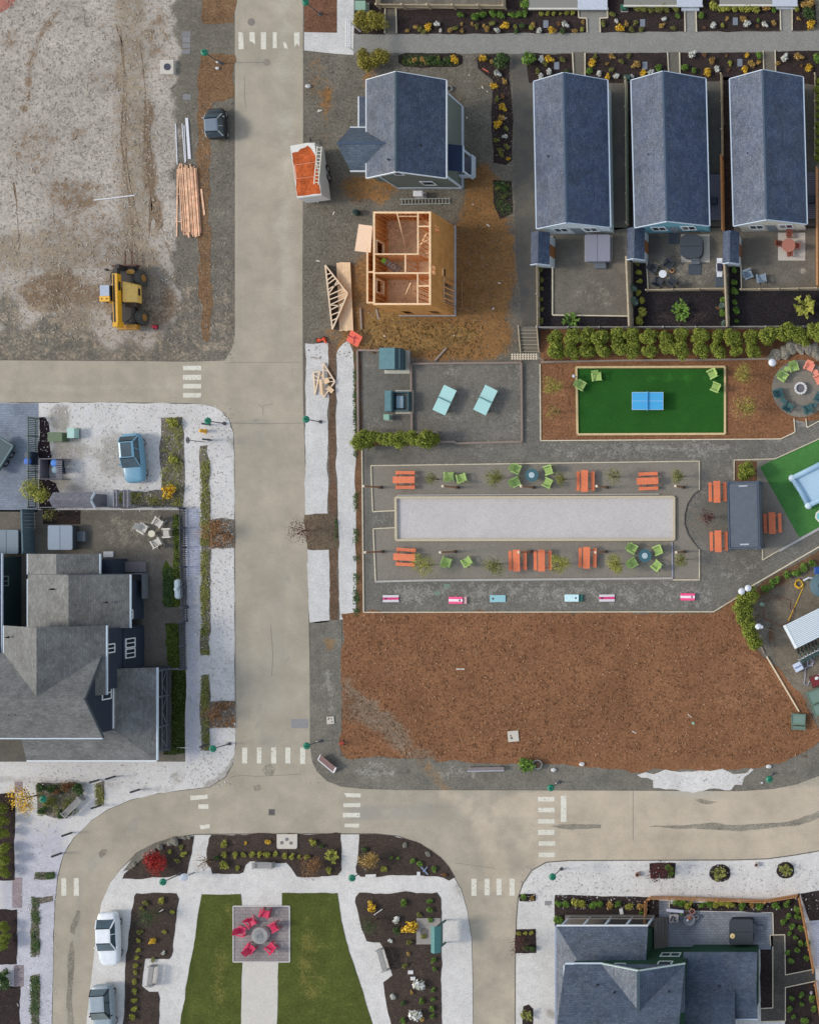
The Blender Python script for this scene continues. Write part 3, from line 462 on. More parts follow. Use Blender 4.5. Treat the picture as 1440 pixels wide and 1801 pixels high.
# ---- south-east block
sheet('white_rock_ground', [(907, 1880), (907, 1700), (909, 1620), (912, 1580), (920, 1556), (936, 1532), (961, 1518), (1000, 1515), (1290, 1514), (1350, 1512), (1400, 1505), (1520, 1484), (1520, 1880)], WHITE, .016, grid=1, mask=lambda x, y: (.55 * blob(x, y, 965, 1775, 8, 10) + .16, .1, 0))
for pts in ([(976, 1574), (1140, 1578), (1142, 1622), (1136, 1640), (976, 1640)], [(1140, 1582), (1160, 1584), (1159, 1630), (1138, 1622)], [(1178, 1590), (1347, 1584), (1404, 1574), (1412, 1625), (1432, 1706), (1381, 1715), (1380, 1645), (1360, 1644), (1359, 1605), (1178, 1602)], [(1337, 1666), (1359, 1664), (1359, 1774), (1338, 1775)], [(1381, 1737), (1433, 1726), (1450, 1870), (1381, 1870)], [(1408, 1572), (1520, 1555), (1520, 1612), (1425, 1625)], [(912, 1573), (942, 1572), (942, 1585), (914, 1585)], [(907, 1635), (942, 1634), (943, 1677), (906, 1677)], [(1142, 1519), (1188, 1518), (1186, 1546), (1145, 1545)], oval(1266, 1536, 19, 16), oval(1381, 1531, 16, 15), [(920, 1770), (930, 1767), (937, 1775), (936, 1830), (918, 1830)]):
    sheet('mulch_bed', pts, MULCH, .03, jit=.07)
sheet('paved_patio', [(1159, 1585), (1178, 1585), (1178, 1603), (1359, 1606), (1359, 1670), (1140, 1674), (1140, 1625), (1159, 1622)], PAVER('blue grey patio pavers', (134, 138, 146), (112, 116, 124), .3, .22, .1), .034)
sheet('garden_path', [(1355, 1645), (1380, 1645), (1381, 1716), (1433, 1705), (1434, 1725), (1381, 1737), (1381, 1795), (1338, 1796), (1338, 1774), (1359, 1772)], G('dark path gravel', (86, 82, 76), fine=8), .034)
for pts in ([(1355, 1663), (1354, 1645), (1380, 1644), (1381, 1715), (1431, 1705)], [(1433, 1726), (1381, 1737), (1381, 1796), (1338, 1797)], [(1338, 1774), (1359, 1773), (1359, 1665)], [(1177, 1586), (1177, 1604)], [(1359, 1606), (1360, 1644)]): edging(pts, PINE, .08, .1)
sheet('paved_path', [(1424, 1620), (1520, 1612), (1520, 1690), (1436, 1700)], PAVER('pale lilac pavers', (0, 0, 0), (0, 0, 0)), .036)
# ================= BUILDINGS
TRIM = M('white painted trim', (214, 218, 222), .5, .05); TRIMB = M('bluish white trim', (196, 208, 220), .5, .05)
def chevron(b, cx, cy, rz, hx, hy, ze, zr, t=.16, y0=None, y1=None):
    """gabled roof slab, ridge along local y"""
    m = Matrix.Translation((cx, cy, 0)) @ Matrix.Rotation(rz, 4, 'Z'); a = -hy if y0 is None else y0; c = hy if y1 is None else y1
    P = [(-hx, ze), (0, zr), (hx, ze), (hx, ze - t), (0, zr - t), (-hx, ze - t)]
    q = MB(); q.hull([Vector((x, a, z)) for x, z in P], [Vector((x, c, z)) for x, z in P]); q.xf(m); b.add(q.v, q.f); return b
def gable_walls(b, cx, cy, rz, hx, hy, ze, zr, oh, z0=0, t=.17, ohy=None):
    ohy = oh if ohy is None else ohy
    m = Matrix.Translation((cx, cy, 0)) @ Matrix.Rotation(rz, 4, 'Z'); w = hx - oh; sl = (zr - ze) / hx
    ztop = zr - t - .004; zs = ze + sl * oh - t - .004; P = [(-w, z0), (w, z0), (w, zs), (0, ztop), (-w, zs)]
    q = MB(); q.hull([Vector((x, -hy + ohy, z)) for x, z in P], [Vector((x, hy - ohy, z)) for x, z in P]); q.xf(m); b.add(q.v, q.f); return b
def window(root, c, w, h, ang, glass=None, frame=None, bars=1, name='window', tilt=0):
    """frame standing proud of the wall, its pane a sub-part; ang turns the outward normal from -y"""
    frame = frame or TRIMB; o = MB(); t = .1
    o.box(-w / 2, -.05, -h / 2, -w / 2 + t, .03, h / 2).box(w / 2 - t, -.05, -h / 2, w / 2, .03, h / 2).box(-w / 2 + t, -.05, h / 2 - t, w / 2 - t, .03, h / 2).box(-w / 2 + t, -.06, -h / 2, w / 2 - t, .03, -h / 2 + t)
    for i in range(bars): x = -w / 2 + w * (i + 1) / (bars + 1); o.box(x - .04, -.048, -h / 2 + t, x + .04, .028, h / 2 - t)
    f = o.build(name, frame, root, loc=Vector(c) - root.location); f.rotation_euler = (0, 0, ang)
    MB().box(-w / 2 + t * .6, -.02, -h / 2 + t * .6, w / 2 - t * .6, .02, h / 2 - t * .6).build('pane', glass or GLASS(), f); return f
def siding(name, c): return M(name, c, .7, .07, 9)
def eave_trim(root, cx, cy, rz, hx, hy, ze, mat, sides=(-1, 1), name='gutter'):
    for s_ in sides:
        b = MB(); b.box(s_ * hx - .07 if s_ < 0 else hx - .0, -hy, ze - .17, s_ * hx if s_ < 0 else hx + .1, hy, ze - .02)
        if s_ < 0: b = MB().box(-hx - .1, -hy, ze - .17, -hx, hy, ze - .02)
        b.build(name, mat, root, loc=Vector((cx, cy, 0)) - root.location, rz=rz)
def rake_trim(root, cx, cy, rz, hx, hy, ze, zr, mat, ends=(-1, 1)):
    for e in ends:
        b = MB()
        for s_ in (-1, 1): b.beam((s_ * hx, e * (hy + .035), ze - .1), (s_ * .02, e * (hy + .035), zr - .1), .06, .2)
        b.build('rake_board', mat, root, loc=Vector((cx, cy, 0)) - root.location, rz=rz)
def ridge_cap(root, cx, cy, rz, hy, zr, mat):
    MB().hull([(-.16, -hy, zr - .05), (0, -hy, zr + .035), (.16, -hy, zr - .05)], [(-.16, hy, zr - .05), (0, hy, zr + .035), (.16, hy, zr - .05)]).build('ridge_cap', mat, root, loc=Vector((cx, cy, 0)) - root.location, rz=rz)
def vent(root, p, mat): MB(root.location).lathe(p.x, p.y, [(.09, p.z - .1), (.06, p.z + .12), (.05, p.z + .3)], 8).build('roof_vent', mat, root)
BLK = M('black rubber', (44, 44, 46), .7)
# ---- three cottages of the row
ROOF_Y = SHINGLE('blue grey shingles', (46, 62, 88), 'y'); CAP = M('ridge shingles', (70, 84, 102), .9)
def cottage(we, ee, rt, rb, ze, zr, wallc, label, glass, wname):
    # we/ee: apparent eave ends (top, bottom); rt/rb: ridge ends
    A, B = W(*we[0], ze), W(*we[1], ze); C, D = W(*ee[0], ze), W(*ee[1], ze)
    c = (A + B + C + D) / 4; ax = ((A + C) - (B + D)).normalized(); rz = math.atan2(ax.y, ax.x) - math.pi / 2
    hx = ((C - A).length + (D - B).length) / 4; hy = ((A - B).length + (C - D).length) / 4
    root = thing('cottage', label, 'house', (c.x, c.y, 0), 0, 'cottages in the row')
    wm = siding(wname, wallc)
    gable_walls(MB(root.location), c.x, c.y, rz, hx, hy, ze, zr, .32, ohy=.1).build('wall', wm, root)
    chevron(MB(root.location), c.x, c.y, rz, hx, hy, ze, zr).build('roof', ROOF_Y, root)
    ridge_cap(root, c.x, c.y, rz, hy, zr, CAP); eave_trim(root, c.x, c.y, rz, hx, hy, ze, TRIMB); rake_trim(root, c.x, c.y, rz, hx, hy, ze, zr, TRIMB)
    b = MB(); [b.box(-hx + .4 + i * .42, -hy + .07, .3, -hx + .45 + i * .42, -hy + .098, ze - .12) for i in range(int((2 * hx - .8) / .42))]
    b.build('batten', wm, root, loc=Vector((c.x, c.y, 0)) - root.location, rz=rz)
    m = Matrix.Translation((c.x, c.y, 0)) @ Matrix.Rotation(rz, 4, 'Z')
    for x in (-1.3, 1.25): window(root, m @ Vector((x, -hy + .05, 1.75)), 1.25, 1.3, rz, glass, TRIM)
    d = MB().box(-.42, -.05, .1, .42, 0, 2.05).build('door', M('grey door', (120, 128, 134)), root, loc=m @ Vector((-.05, -hy + .095, 0)) - root.location, rz=rz)
    MB().box(.26, -.1, 1.0, .34, -.05, 1.08).build('handle', BLK, d)
    vent(root, W(rt[0] - 27, rt[1] + 147, ze + .7), BLK); return root
G2 = GLASS()
cottage(((939, 142), (943.5, 401)), ((1067, 141), (1072.5, 399)), (991.7, 128), (998, 389), 2.65, 4.55, (206, 214, 216), 'white sided cottage with blue grey roof nearest the construction lot', G2, 'white siding')
cottage(((1110, 140), (1116.5, 398.5)), ((1240, 138), (1246.5, 397)), (1168, 125), (1175, 388), 2.65, 4.55, (112, 164, 178), 'teal sided cottage with blue grey roof in the middle of the row', G2, 'teal siding')
cottage(((1283, 138), (1290.5, 396.5)), ((1411.5, 135), (1418, 393)), (1342, 123), (1350, 385), 2.65, 4.55, (206, 200, 186), 'cream sided cottage with blue grey roof at the right of the row', G2, 'cream siding')
# ---- garden sheds
ROOF_X = SHINGLE('blue grey shingles across', (58, 71, 90), 'x')
def shed(x0, y0, x1, y1, wallc, label, zw=2.0, zr=2.55, axis='y', roof=None, wn='shed siding', doorside=1):
    A, B = W(x0, y1, zw), W(x1, y0, zw); c = (A + B) / 2; rz = R(-1) if axis == 'y' else R(90); hx, hy = abs(B.x - A.x) / 2, abs(B.y - A.y) / 2
    if axis == 'x': hx, hy = hy, hx
    root = thing('garden_shed', label, 'shed', (c.x, c.y, 0))
    gable_walls(MB(root.location), c.x, c.y, rz, hx, hy, zw, zr, .12, t=.08).build('wall', siding(wn, wallc), root)
    chevron(MB(root.location), c.x, c.y, rz, hx, hy, zw, zr, .08).build('roof', roof or ROOF_Y, root)
    rake_trim(root, c.x, c.y, rz, hx, hy, zw, zr, TRIMB, (-1,))
    m = Matrix.Rotation(rz, 4, 'Z')
    MB().box(0, -.5, .1, .05, .5, 1.8).build('door', M('shed door brown', (140, 92, 58)), root, loc=m @ Vector((hx - .12, 0, 0)), rz=rz); return root
shed(933.5, 408, 966, 465, (190, 196, 198), 'narrow shed with blue grey roof beside the white cottage yard')
shed(1103, 401, 1133, 456, (186, 190, 186), 'narrow shed with blue grey roof between the white and teal cottages')
shed(1271, 407, 1299.5, 463, (176, 184, 190), 'narrow shed with blue grey roof between the teal and cream cottages')
shed(93, 866, 165, 893, (110, 108, 116), 'low mauve grey roofed shed behind the parked blue hatchback', 1.9, 2.4, 'x', SHINGLE('mauve grey shingles', (104, 102, 110), 'x'), 'dark shed siding')
# ---- slate blue two storey house
ZE, ZR = 5.2, 7.1
A, B = W(644.5, 140, ZE), W(783.5, 312, ZE); c = (A + B) / 2; hx, hy = (B.x - A.x) / 2, (A.y - B.y) / 2; cx, cy = c.x, c.y
ROOF_D = SHINGLE('slate blue shingles', (47, 61, 83), 'y'); SAGE = siding('sage green siding', (112, 120, 112))
hs = thing('slate_roof_house', 'sage sided two storey house with dark slate blue gable roof above the building frame', 'house', (cx, cy, 0)); o_ = hs.location
gable_walls(MB(o_), cx, cy, 0, hx, hy, ZE, ZR, .5).build('wall', SAGE, hs)
chevron(MB(o_), cx, cy, 0, hx, hy, ZE, ZR).build('roof', ROOF_D, hs)
ridge_cap(hs, cx, cy, 0, hy, ZR, M('slate ridge', (66, 82, 92), .9)); eave_trim(hs, cx, cy, 0, hx, hy, ZE, TRIM); rake_trim(hs, cx, cy, 0, hx, hy, ZE, ZR, TRIM)
wx, wy = hx - .5, hy - .5
b = MB(o_); b.box(cx - wx - .04, cy - wy - .05, 0, cx + wx + .06, cy - wy - .004, .42).box(cx + wx + .004, cy - wy - .05, 0, cx + wx + .06, cy + wy, .42); b.build('base_board', TRIMB, hs)
for s_ in (-1, 1): MB(o_).box(cx + s_ * wx - .09, cy - wy - .045, .42, cx + s_ * wx + .045, cy - wy + .1, ZE - .05).build('corner_board', TRIMB, hs)
MB(o_).box(cx + wx - .1, cy + wy - .1, .42, cx + wx + .045, cy + wy + .04, ZE - .05).build('corner_board', TRIMB, hs)
for px, z, w, h in ((700, 4.9, .8, .9), (742, 4.75, 1.1, .7), (753, 1.9, 1.15, 1.1)):
    k = 1 - z / H; x = (NX - OX) * S + (px - NX) * S * k; window(hs, (x, cy - wy - .05, z), w, h, 0, None, TRIM, 0)
# front cross gable with porch roof on the street side
gz, gzr = 4.75, 6.4; p0 = W(606, 225, 4.4)
yN, yS = W(0, 224, gz).y, W(0, 299, gz).y; gy = (yN + yS) / 2; xw = W(611, 0, gz).x; xe = W(700, 0, gz).x
b = MB(o_); P = [(yN, gz), (gy, gzr), (yS, gz), (yS, gz - .16), (gy, gzr - .16), (yN, gz - .16)]
b.hull([(xw + (.25 if i in (0, 2, 3, 5) else -.15), y, z) for i, (y, z) in enumerate(P)], [(xe + .6, y, z) for y, z in P]); b.build('porch_roof', SHINGLE('slate shingles across', (62, 76, 92), 'x'), hs)
b = MB(o_); b.hull([(xw + .6, yN - .3, 0), (xw + .6, yN - .3, gz), (xw + .6, gy, gzr - .2), (xw + .6, yS + .3, gz), (xw + .6, yS + .3, 0)], [(xe, yN - .3, 0), (xe, yN - .3, gz), (xe, gy, gzr - .2), (xe, yS + .3, gz), (xe, yS + .3, 0)]); b.build('porch_wall', SAGE, hs)
b = MB(o_); b.box(xw + .2, yN + .004, gz - .17, cx - hx - .1, yN + .1, gz - .02).box(xw + .2, yS - .1, gz - .17, cx - hx - .1, yS - .004, gz - .02); b.build('porch_gutter', TRIM, hs)
MB(o_).beam((xw, gy, gzr + .02), (xe + .5, gy, gzr + .02), .22, .06).build('porch_ridge_cap', CAP, hs)
b = MB(o_); q0, q1 = W(631.5, 169, 3), W(643, 222, 3); b.box(q0.x, q1.y, 2.84, cx - wx, q0.y, 3.0); b.build('side_roof', ROOF_D, hs)
MB(o_).box(q0.x + .4, q1.y + .1, 0, cx - wx, q0.y - .25, 2.83).build('side_wall', SAGE, hs)
MB(o_).box(q0.x - .12, q1.y, 2.82, q0.x - .004, q0.y, 2.99).build('side_gutter', TRIM, hs)
q0, q1 = W(789, 255, 3.2), W(813, 301, 3.2); b = MB(o_); b.hull([(cx + wx, q1.y, 3.5), (cx + wx, q0.y, 3.5), (q1.x, q0.y, 3.1), (q1.x, q1.y, 3.1)], [(cx + wx, q1.y, 3.6), (cx + wx, q0.y, 3.6), (q1.x, q0.y, 3.2), (q1.x, q1.y, 3.2)]); b.build('back_porch_roof', M('navy roof', (40, 52, 78), .9, .1), hs)
MB(o_).box(q1.x + .002, q1.y, 3.05, q1.x + .1, q0.y, 3.2).build('back_gutter', TRIMB, hs)
b = MB(o_); [b.box(q1.x - .2, y, .4, q1.x - .06, y + .14, 3.08) for y in (q1.y + .1, q0.y - .3)]; b.build('porch_post', TRIMB, hs)
q0, q1 = W(812, 276, .4), W(836, 312, .4); b = MB(o_); b.box(cx + wx + .1, q1.y, .3, q1.x, q0.y, .42); b.build('back_deck', M('mauve grey decking', (124, 122, 134), .8), hs)
b = MB(o_); b.box(q1.x - .06, q1.y, .42, q1.x + .04, q0.y, 1.2).box(q0.x, q1.y - .05, .42, q1.x - .06, q1.y + .05, 1.2); b.build('deck_railing', TRIMB, hs)
vent(hs, W(684, 281, 6.6), BLK); vent(hs, W(740, 255, 6.5), BLK)
# ---- timber house frame going up
ZT, ZF = 5.3, 2.8
LUM = M('fresh pine framing', (238, 200, 158), .8, .12, 2); STUD = M('pine studs', (226, 162, 98), .85, .15, 3); OSB = M('orange sheathing board', (186, 132, 74), .9, .2, 1.6); DECK = G('plywood floor deck', (224, 184, 140), ((230, 206, 178), None, None), fine=3, bvar=.16, fvar=.12, bstr=.1, speck=(150, 104, 74), sp=(.64, .72), spscale=3)
def FX(a): return W(a, 0, ZT).x
def FY(a): return W(0, a, ZT).y
fx0, fx1, fy0, fy1 = FX(656), FX(757.5), FY(371.5), FY(535.7)
fr = thing('timber_house', 'roofless two storey pine house frame with plywood sheathing on bare dirt', 'building frame', (fx0, fy1, 0)); o_ = fr.location
def wallgrid(b, axis, c, t, u0, u1, z0, z1, holes):
    us = sorted({u0, u1} | {u for h in holes for u in h[:2]}); zs = sorted({z0, z1} | {z for h in holes for z in h[2:]})
    for a, d in zip(us, us[1:]):
        for e, g in zip(zs, zs[1:]):
            if any(h[0] <= (a + d) / 2 <= h[1] and h[2] <= (e + g) / 2 <= h[3] for h in holes): continue
            b.box(a, c, e, d, c + t, g) if axis == 'x' else b.box(c, a, e, c + t, d, g)
eh = [(W(0, 396, 4.4).y - .5, W(0, 396, 4.4).y, 3.6, 4.5), (fy1 + 2.9, fy1 + 3.6, 2.2, 3.0), (fy1 + 2.6, fy1 + 3.4, 4.4, 5.1), (fy1 + .5, fy1 + 2.6, .3, 2.5)]
b = MB(o_); wallgrid(b, 'y', fx1 + .003, .02, fy1 - .02, fy0 + .02, .25, ZT - .08, eh); b.build('sheathing', OSB, fr)
b = MB(o_); wallgrid(b, 'x', fy1 - .023, .02, fx0, fx1, .25, ZT - .08, [(fx0 + 1.0, fx0 + 1.7, 1.0, 2.3), (fx0 + 3.4, fx0 + 4.1, 1.0, 2.3)]); b.build('sheathing', OSB, fr)
b = MB(o_); wallgrid(b, 'x', fy0 + .003, .02, fx0, fx1, .25, ZT - .08, []); b.build('sheathing', OSB, fr)
b = MB(o_); wallgrid(b, 'y', fx0 - .023, .02, fy1, fy0, .25, ZT - .08, [(fy1 + 1.2, fy1 + 2.2, 3.6, 4.9), (fy0 - 3.4, fy0 - 2.3, 3.6, 4.9)]); b.build('sheathing', OSB, fr)
MB(o_).box(fx0 - .05, fy1 - .06, 0, fx1 + .07, fy0 + .05, .25).build('foundation', M('pale blue wrap', (176, 186, 200), .7), fr)
MB(o_).box(fx0, fy1, ZF - .25, fx1, fy0, ZF).build('floor_deck', DECK, fr); MB(o_).box(fx0 + .01, fy1 + .01, .26, fx1 - .01, fy0 - .01, .3).build('floor_deck', DECK, fr)
b = MB(o_); [b.box(fx1 - .12, fy1 + .6 + i * .48, .3, fx1 - .02, fy1 + .68 + i * .48, ZF - .26) for i in range(5)]; b.box(fx1 - .12, fy1 + .5, ZF - .36, fx1 - .02, fy1 + 2.7, ZF - .262); b.build('porch_opening_studs', STUD, fr)
def stud_wall(axis, c, u0, u1, z0, z1, t=.14, st=.41, name='stud_wall', holes=()):
    b = MB(o_); u = u0 + .02
    def bx(a, d, e, g): b.box(a, c, e, d, c + t, g) if axis == 'x' else b.box(c, a, e, c + t, d, g)
    bx(u0, u1, z0, z0 + .045)
    while u < u1 - .05:
        if not any(h0 < u < h1 for h0, h1 in holes): bx(u, u + .045, z0 + .045, z1 - .09)
        u += st
    w = b.build(name, STUD, fr)
    b = MB(o_)
    b.box(u0, c - .005, z1 - .09, u1, c + t + .005, z1) if axis == 'x' else b.box(c - .005, u0, z1 - .09, c + t + .005, u1, z1)
    b.build('top_plate', LUM, w); return w
T = .15
stud_wall('x', fy0 - T, fx0, fx1, ZF, ZT); stud_wall('x', fy1, fx0, fx1, ZF, ZT)
stud_wall('y', fx0, fy1 + T + .01, fy0 - T - .01, ZF, ZT - .004, holes=((fy1 + 1.2, fy1 + 2.2), (fy0 - 3.4, fy0 - 2.3))); stud_wall('y', fx1 - T, fy1 + T + .01, fy0 - T - .01, ZF, ZT - .004)
xa, xb, xc = FX(733.5), FX(711.5), FX(733); ya, yb = FY(447.5), FY(481)
stud_wall('x', ya, fx0 + T, xa, ZF, ZT - .002, .1); stud_wall('x', yb, fx0 + T, fx1 - T, ZF, ZT - .002, .12); stud_wall('y', xa, ya, fy0 - T, ZF, ZT - .008, .1); stud_wall('y', xb, yb + .13, ya, ZF, ZT - .006, .1)
stud_wall('y', xc, fy1 + T, yb, ZF, ZT - .006, .1); stud_wall('x', FY(398.5), xa + .1, fx1 - T, ZF, ZT - .012, .1); stud_wall('x', FY(503.5), xc + .1, fx1 - T, ZF, ZT - .012, .1); stud_wall('x', FY(439.5), xa + .1, fx1 - T, ZF, ZF + 1.0, .08)
for z0, yy in ((3.6, fy1 + 1.7), (3.6, fy0 - 2.85)):
    b = MB(o_); b.box(fx0 + .02, yy - .6, z0 - .1, fx0 + T + .03, yy + .6, z0).box(fx0 + .02, yy - .6, z0 + 1.3, fx0 + T + .03, yy + .6, z0 + 1.42).box(fx0 + .02, yy - .6, z0, fx0 + T + .03, yy - .5, z0 + 1.3).box(fx0 + .02, yy + .5, z0, fx0 + T + .03, yy + .6, z0 + 1.3); b.build('window_opening', LUM, fr)
# street side bump-out
bx0, by0, by1 = FX(641.5), FY(398), FY(532)
for ax, c_, u0, u1 in (('y', bx0, by1, by0), ('x', by1, bx0 + T, fx0 - .03), ('x', by0 - T, bx0 + T, fx0 - .03), ('x', FY(478), bx0 + T, fx0 - .03)): stud_wall(ax, c_, u0, u1, .25, ZT - .3, .13, .41)
MB(o_).box(bx0, by1, .1, fx0 - .03, by0, .25).build('floor_deck', DECK, fr); b = MB(o_); wallgrid(b, 'y', bx0 - .024, .02, by1, by0, .25, ZT - .4, [(by1 + 1.4, by1 + 3, .6, 2.3)]); b.build('sheathing', OSB, fr)
q = [W(631, 394, 4.9), W(655, 397, 5.1), W(652, 444, 5.0), W(624, 441, 4.8)]; b = MB(o_); b.hull(q, [v + Vector((0, 0, .03)) for v in q]); b.build('plywood_sheet', M('clean plywood', (228, 194, 164), .8, .06), fr)
b = MB(o_)
for p_, q_ in (((698, 374, 5.2), (713, 434, 2.9)), ((722, 497, 4.8), (707, 533, 2.9)), ((700, 380, 4.6), (734, 380, 4.6)), ((735, 440, 2.9), (750, 410, 4.5)), ((737, 430, 2.9), (752, 422, 4.9))): b.beam(W(*p_), W(*q_), .09, .05)
b.build('brace', LUM, fr)
b = MB(o_)
for x, y, a in ((680, 396, 40), (688, 405, 110), (684, 412, 80), (692, 402, 150), (690, 418, 20), (720, 410, 30), (722, 505, 85), (705, 503, 5), (700, 512, 0)): p_ = W(x, y, ZF + .04); b.obox(p_.x, p_.y, ZF + .01, ZF + .06, 1.0, .09, R(a))
b.build('loose_boards', LUM, fr)
# porch posts and ledger on the garden side
b = MB(o_); yA, yB = W(0, 490, 1.5).y, W(0, 533, 1.5).y; xp = W(800, 0, .2).x; xq = W(812, 0, .2).x
b.box(fx1 + .03, yA - .1, 2.5, xp, yA, 2.65).box(fx1 + .03, yB - .1, 2.5, xp, yB, 2.65).box(xp - .1, yB, 2.5, xp, yA - .1, 2.65); b.build('porch_beam', M('grey pink timber', (196, 158, 132), .8), fr)
b = MB(o_); [b.box(xp - .1, y, .1, xp, y + .1, 2.5) for y in (yA - .1, yB - .1)]; b.beam((xq, yA, .15), (xq, yB - .3, .15), .06, .06).beam((xp, yB, .15), (xq + .8, yB - .5, .15), .05, .05).beam((fx1, yB - .25, .15), (xq, yB - .25, .15), .05, .05); b.build('porch_post', M('weathered brown timber', (158, 116, 78), .8), fr)
ld = thing('step_ladder', 'green topped step ladder standing inside the pine house frame', 'ladder', W(689, 465, ZF) + Vector((0, 0, .01)), R(-38))
MB().box(-.12, -.2, 1.55, .16, .2, 1.68).build('top_cap', M('bright green plastic', (150, 200, 60)), ld)
b = MB(); [b.beam((0, s_ * .2, 1.55), (.95, s_ * .28, 0), .05, .07) for s_ in (-1, 1)]; b.build('rail', M('grey fibreglass', (120, 124, 128)), ld)
for i in range(5): f = (i + .7) / 5.6; MB().box(.95 * f - .06, -.23, 1.55 * (1 - f) - .02, .95 * f + .06, .23, 1.55 * (1 - f) + .02).build('tread', M('aluminium tread', (186, 188, 186)), ld)
b = MB(); [b.beam((0, s_ * .18, 1.5), (-.5, s_ * .26, 0), .04, .04) for s_ in (-1, 1)]; b.build('leg', M('grey fibreglass', (0, 0, 0)), ld)
# ---- dark navy house complex, south-west
NAVY = siding('navy siding', (46, 54, 68)); RG_Y = SHINGLE('warm grey shingles', (110, 110, 108), 'y', spec=.22); RG_X = SHINGLE('warm grey shingles across', (110, 110, 108), 'x', spec=.22)
def TX(px): return (px - OX) * S
def TY(py): return (OY - py) * S
nh = thing('navy_house', 'rambling navy house with grey shingle gables and wraparound porch roof', 'house', (TX(174), TY(1209), 0)); o_ = nh.location
def gpart(x0, x1, y0, y1, ze, zr, axis, oh, mat, wall=True, wallname='wall', ends=(-1, 1), gut=(-1, 1), names=('roof', 'gutter'), cap=True, y_wall=None):
    cx, cy = TX((x0 + x1) / 2), TY((y0 + y1) / 2); hx, hy = (x1 - x0) * S / 2, (y1 - y0) * S / 2; rz = 0
    if axis == 'x': hx, hy, rz = hy, hx, R(90)
    chevron(MB(o_), cx, cy, rz, hx, hy, ze, zr).build(names[0], mat, nh)
    if wall: gable_walls(MB(o_), cx, cy, rz, hx, hy, ze, zr, oh).build(wallname, NAVY, nh)
    if gut: eave_trim(nh, cx, cy, rz, hx, hy, ze, TRIMB, gut, names[1])
    if ends: rake_trim(nh, cx, cy, rz, hx, hy, ze, zr, M('dark rake board', (70, 76, 84)), ends)
gpart(91, 213, 973, 1016, 2.9, 3.76, 'y', .5, RG_Y, ends=(), gut=(1, -1))
gpart(91, 265, 1008.5, 1100, 2.9, 4.14, 'y', .6, RG_Y, ends=(1,))
gpart(89, 259, 1092, 1208, 5.5, 7.62, 'y', .35, RG_Y, ends=())
gpart(-90, 253.5, 1138, 1280, 5.5, 7.74, 'x', .38, RG_X, ends=(-1,), gut=(-1,))
b = MB(o_); b.box(TX(120), TY(1171), 0, TX(254.4), TY(1103), 2.86); b.build('lower_wall', NAVY, nh)
# wraparound porch: east and south lean-to slopes meeting at a hip
zi, zo = 3.57, 2.7; xi, xo, yt, ywl, yo = TX(246), TX(308.5), TY(1168.5), TY(1272), TY(1327.5); xl = TX(86)
b = MB(o_); e = [(xi, yt, zi), (xi, ywl, zi), (xo, yo, zo), (xo, yt, zo)]; b.hull([Vector(v) - Vector((0, 0, .14)) for v in e], [Vector(v) for v in e]); b.build('porch_roof', RG_Y, nh)
b = MB(o_); e = [(xl, ywl, zi), (xl, yo, zo), (xo - .004, yo - .0, zo), (xi, ywl, zi)]; b.hull([Vector(v) - Vector((0, 0, .14)) for v in e], [Vector(v) for v in e]); b.build('porch_roof', RG_X, nh)
b = MB(o_); b.box(xo + .003, yo, zo - .15, xo + .12, yt, zo); b.build('porch_gutter', TRIMB, nh); b = MB(o_); b.box(xl, yo - .12, zo - .15, xo, yo - .003, zo); b.build('porch_gutter', TRIM, nh)
b = MB(o_); b.box(xi - .05, ywl + .1, zi - .02, xi + .09, yt, zi + .1); b.build('flashing', TRIM, nh)
for y in (yt - .4, (yt + yo) / 2 + 1.3, (yt + yo) / 2 - 1.3, yo + .6): MB(o_).box(xo - .55, y - .08, .1, xo - .4, y + .08, zo - .02).build('porch_post', M('slate post', (84, 90, 98)), nh)
MB(o_).box(xi, yo + .35, 0, xo - .3, yt - .1, .3).build('porch_deck', M('dark decking', (78, 78, 80), .85), nh)
b = MB(o_); ys = [yt - .4, (yt + yo) / 2 + 1.3, (yt + yo) / 2 - 1.3, yo + .6]; xr = xo - .47
for y0_, y1_ in zip(ys, ys[1:]):
    b.beam((xr, y0_, 1.15), (xr, y1_, 1.15), .07, .07).beam((xr, y0_, .45), (xr, y1_, .45), .06, .06).beam((xr, y0_, .45), (xr, (y0_ + y1_) / 2, 1.15), .05, .05).beam((xr, (y0_ + y1_) / 2, 1.15), (xr, y1_, .45), .05, .05)
b.build('railing', M('slate railing', (104, 110, 116)), nh)
xg = TX(253.5) - .38 + .06; window(nh, (xg, W(0, 1219, 4.6).y, 4.5), 1.15, 1.2, R(90), None, TRIM, 1)
for py in (1131, 1149): window(nh, (TX(254.4) + .05, W(0, py, 2.1).y, 2.05), .85, 1.3, R(90), None, TRIM, 1)
window(nh, (TX(259) - .3, W(0, 1141, 4.7).y, 4.55), .8, 1.3, R(90), None, TRIM, 1); window(nh, (TX(253) + .05, W(0, 1081, 2.1).y, 2.2), .8, 1.2, R(90), None, TRIM, 1)
for px, py, z in ((91, 1036.5, 3.8), (187, 1059.5, 3.6), (14, 1121, 6.2), (20, 1257, 6.6), (31, 1257, 6.6)): vent(nh, W(px, py, z), BLK)
q0, q1 = W(179, 983, .9), W(206, 1010, .9); MB(o_).box(q0.x, q1.y, 0, q1.x + .3, q0.y, 2.0).build('entry_box', NAVY, nh)
b = MB(o_); q0, q1 = W(206, 988, .3), W(256, 1006, .3); b.box(q0.x, q1.y, .15, q1.x, q0.y, .3); b.build('side_deck', M('mauve boards', (116, 112, 112), .8), nh)
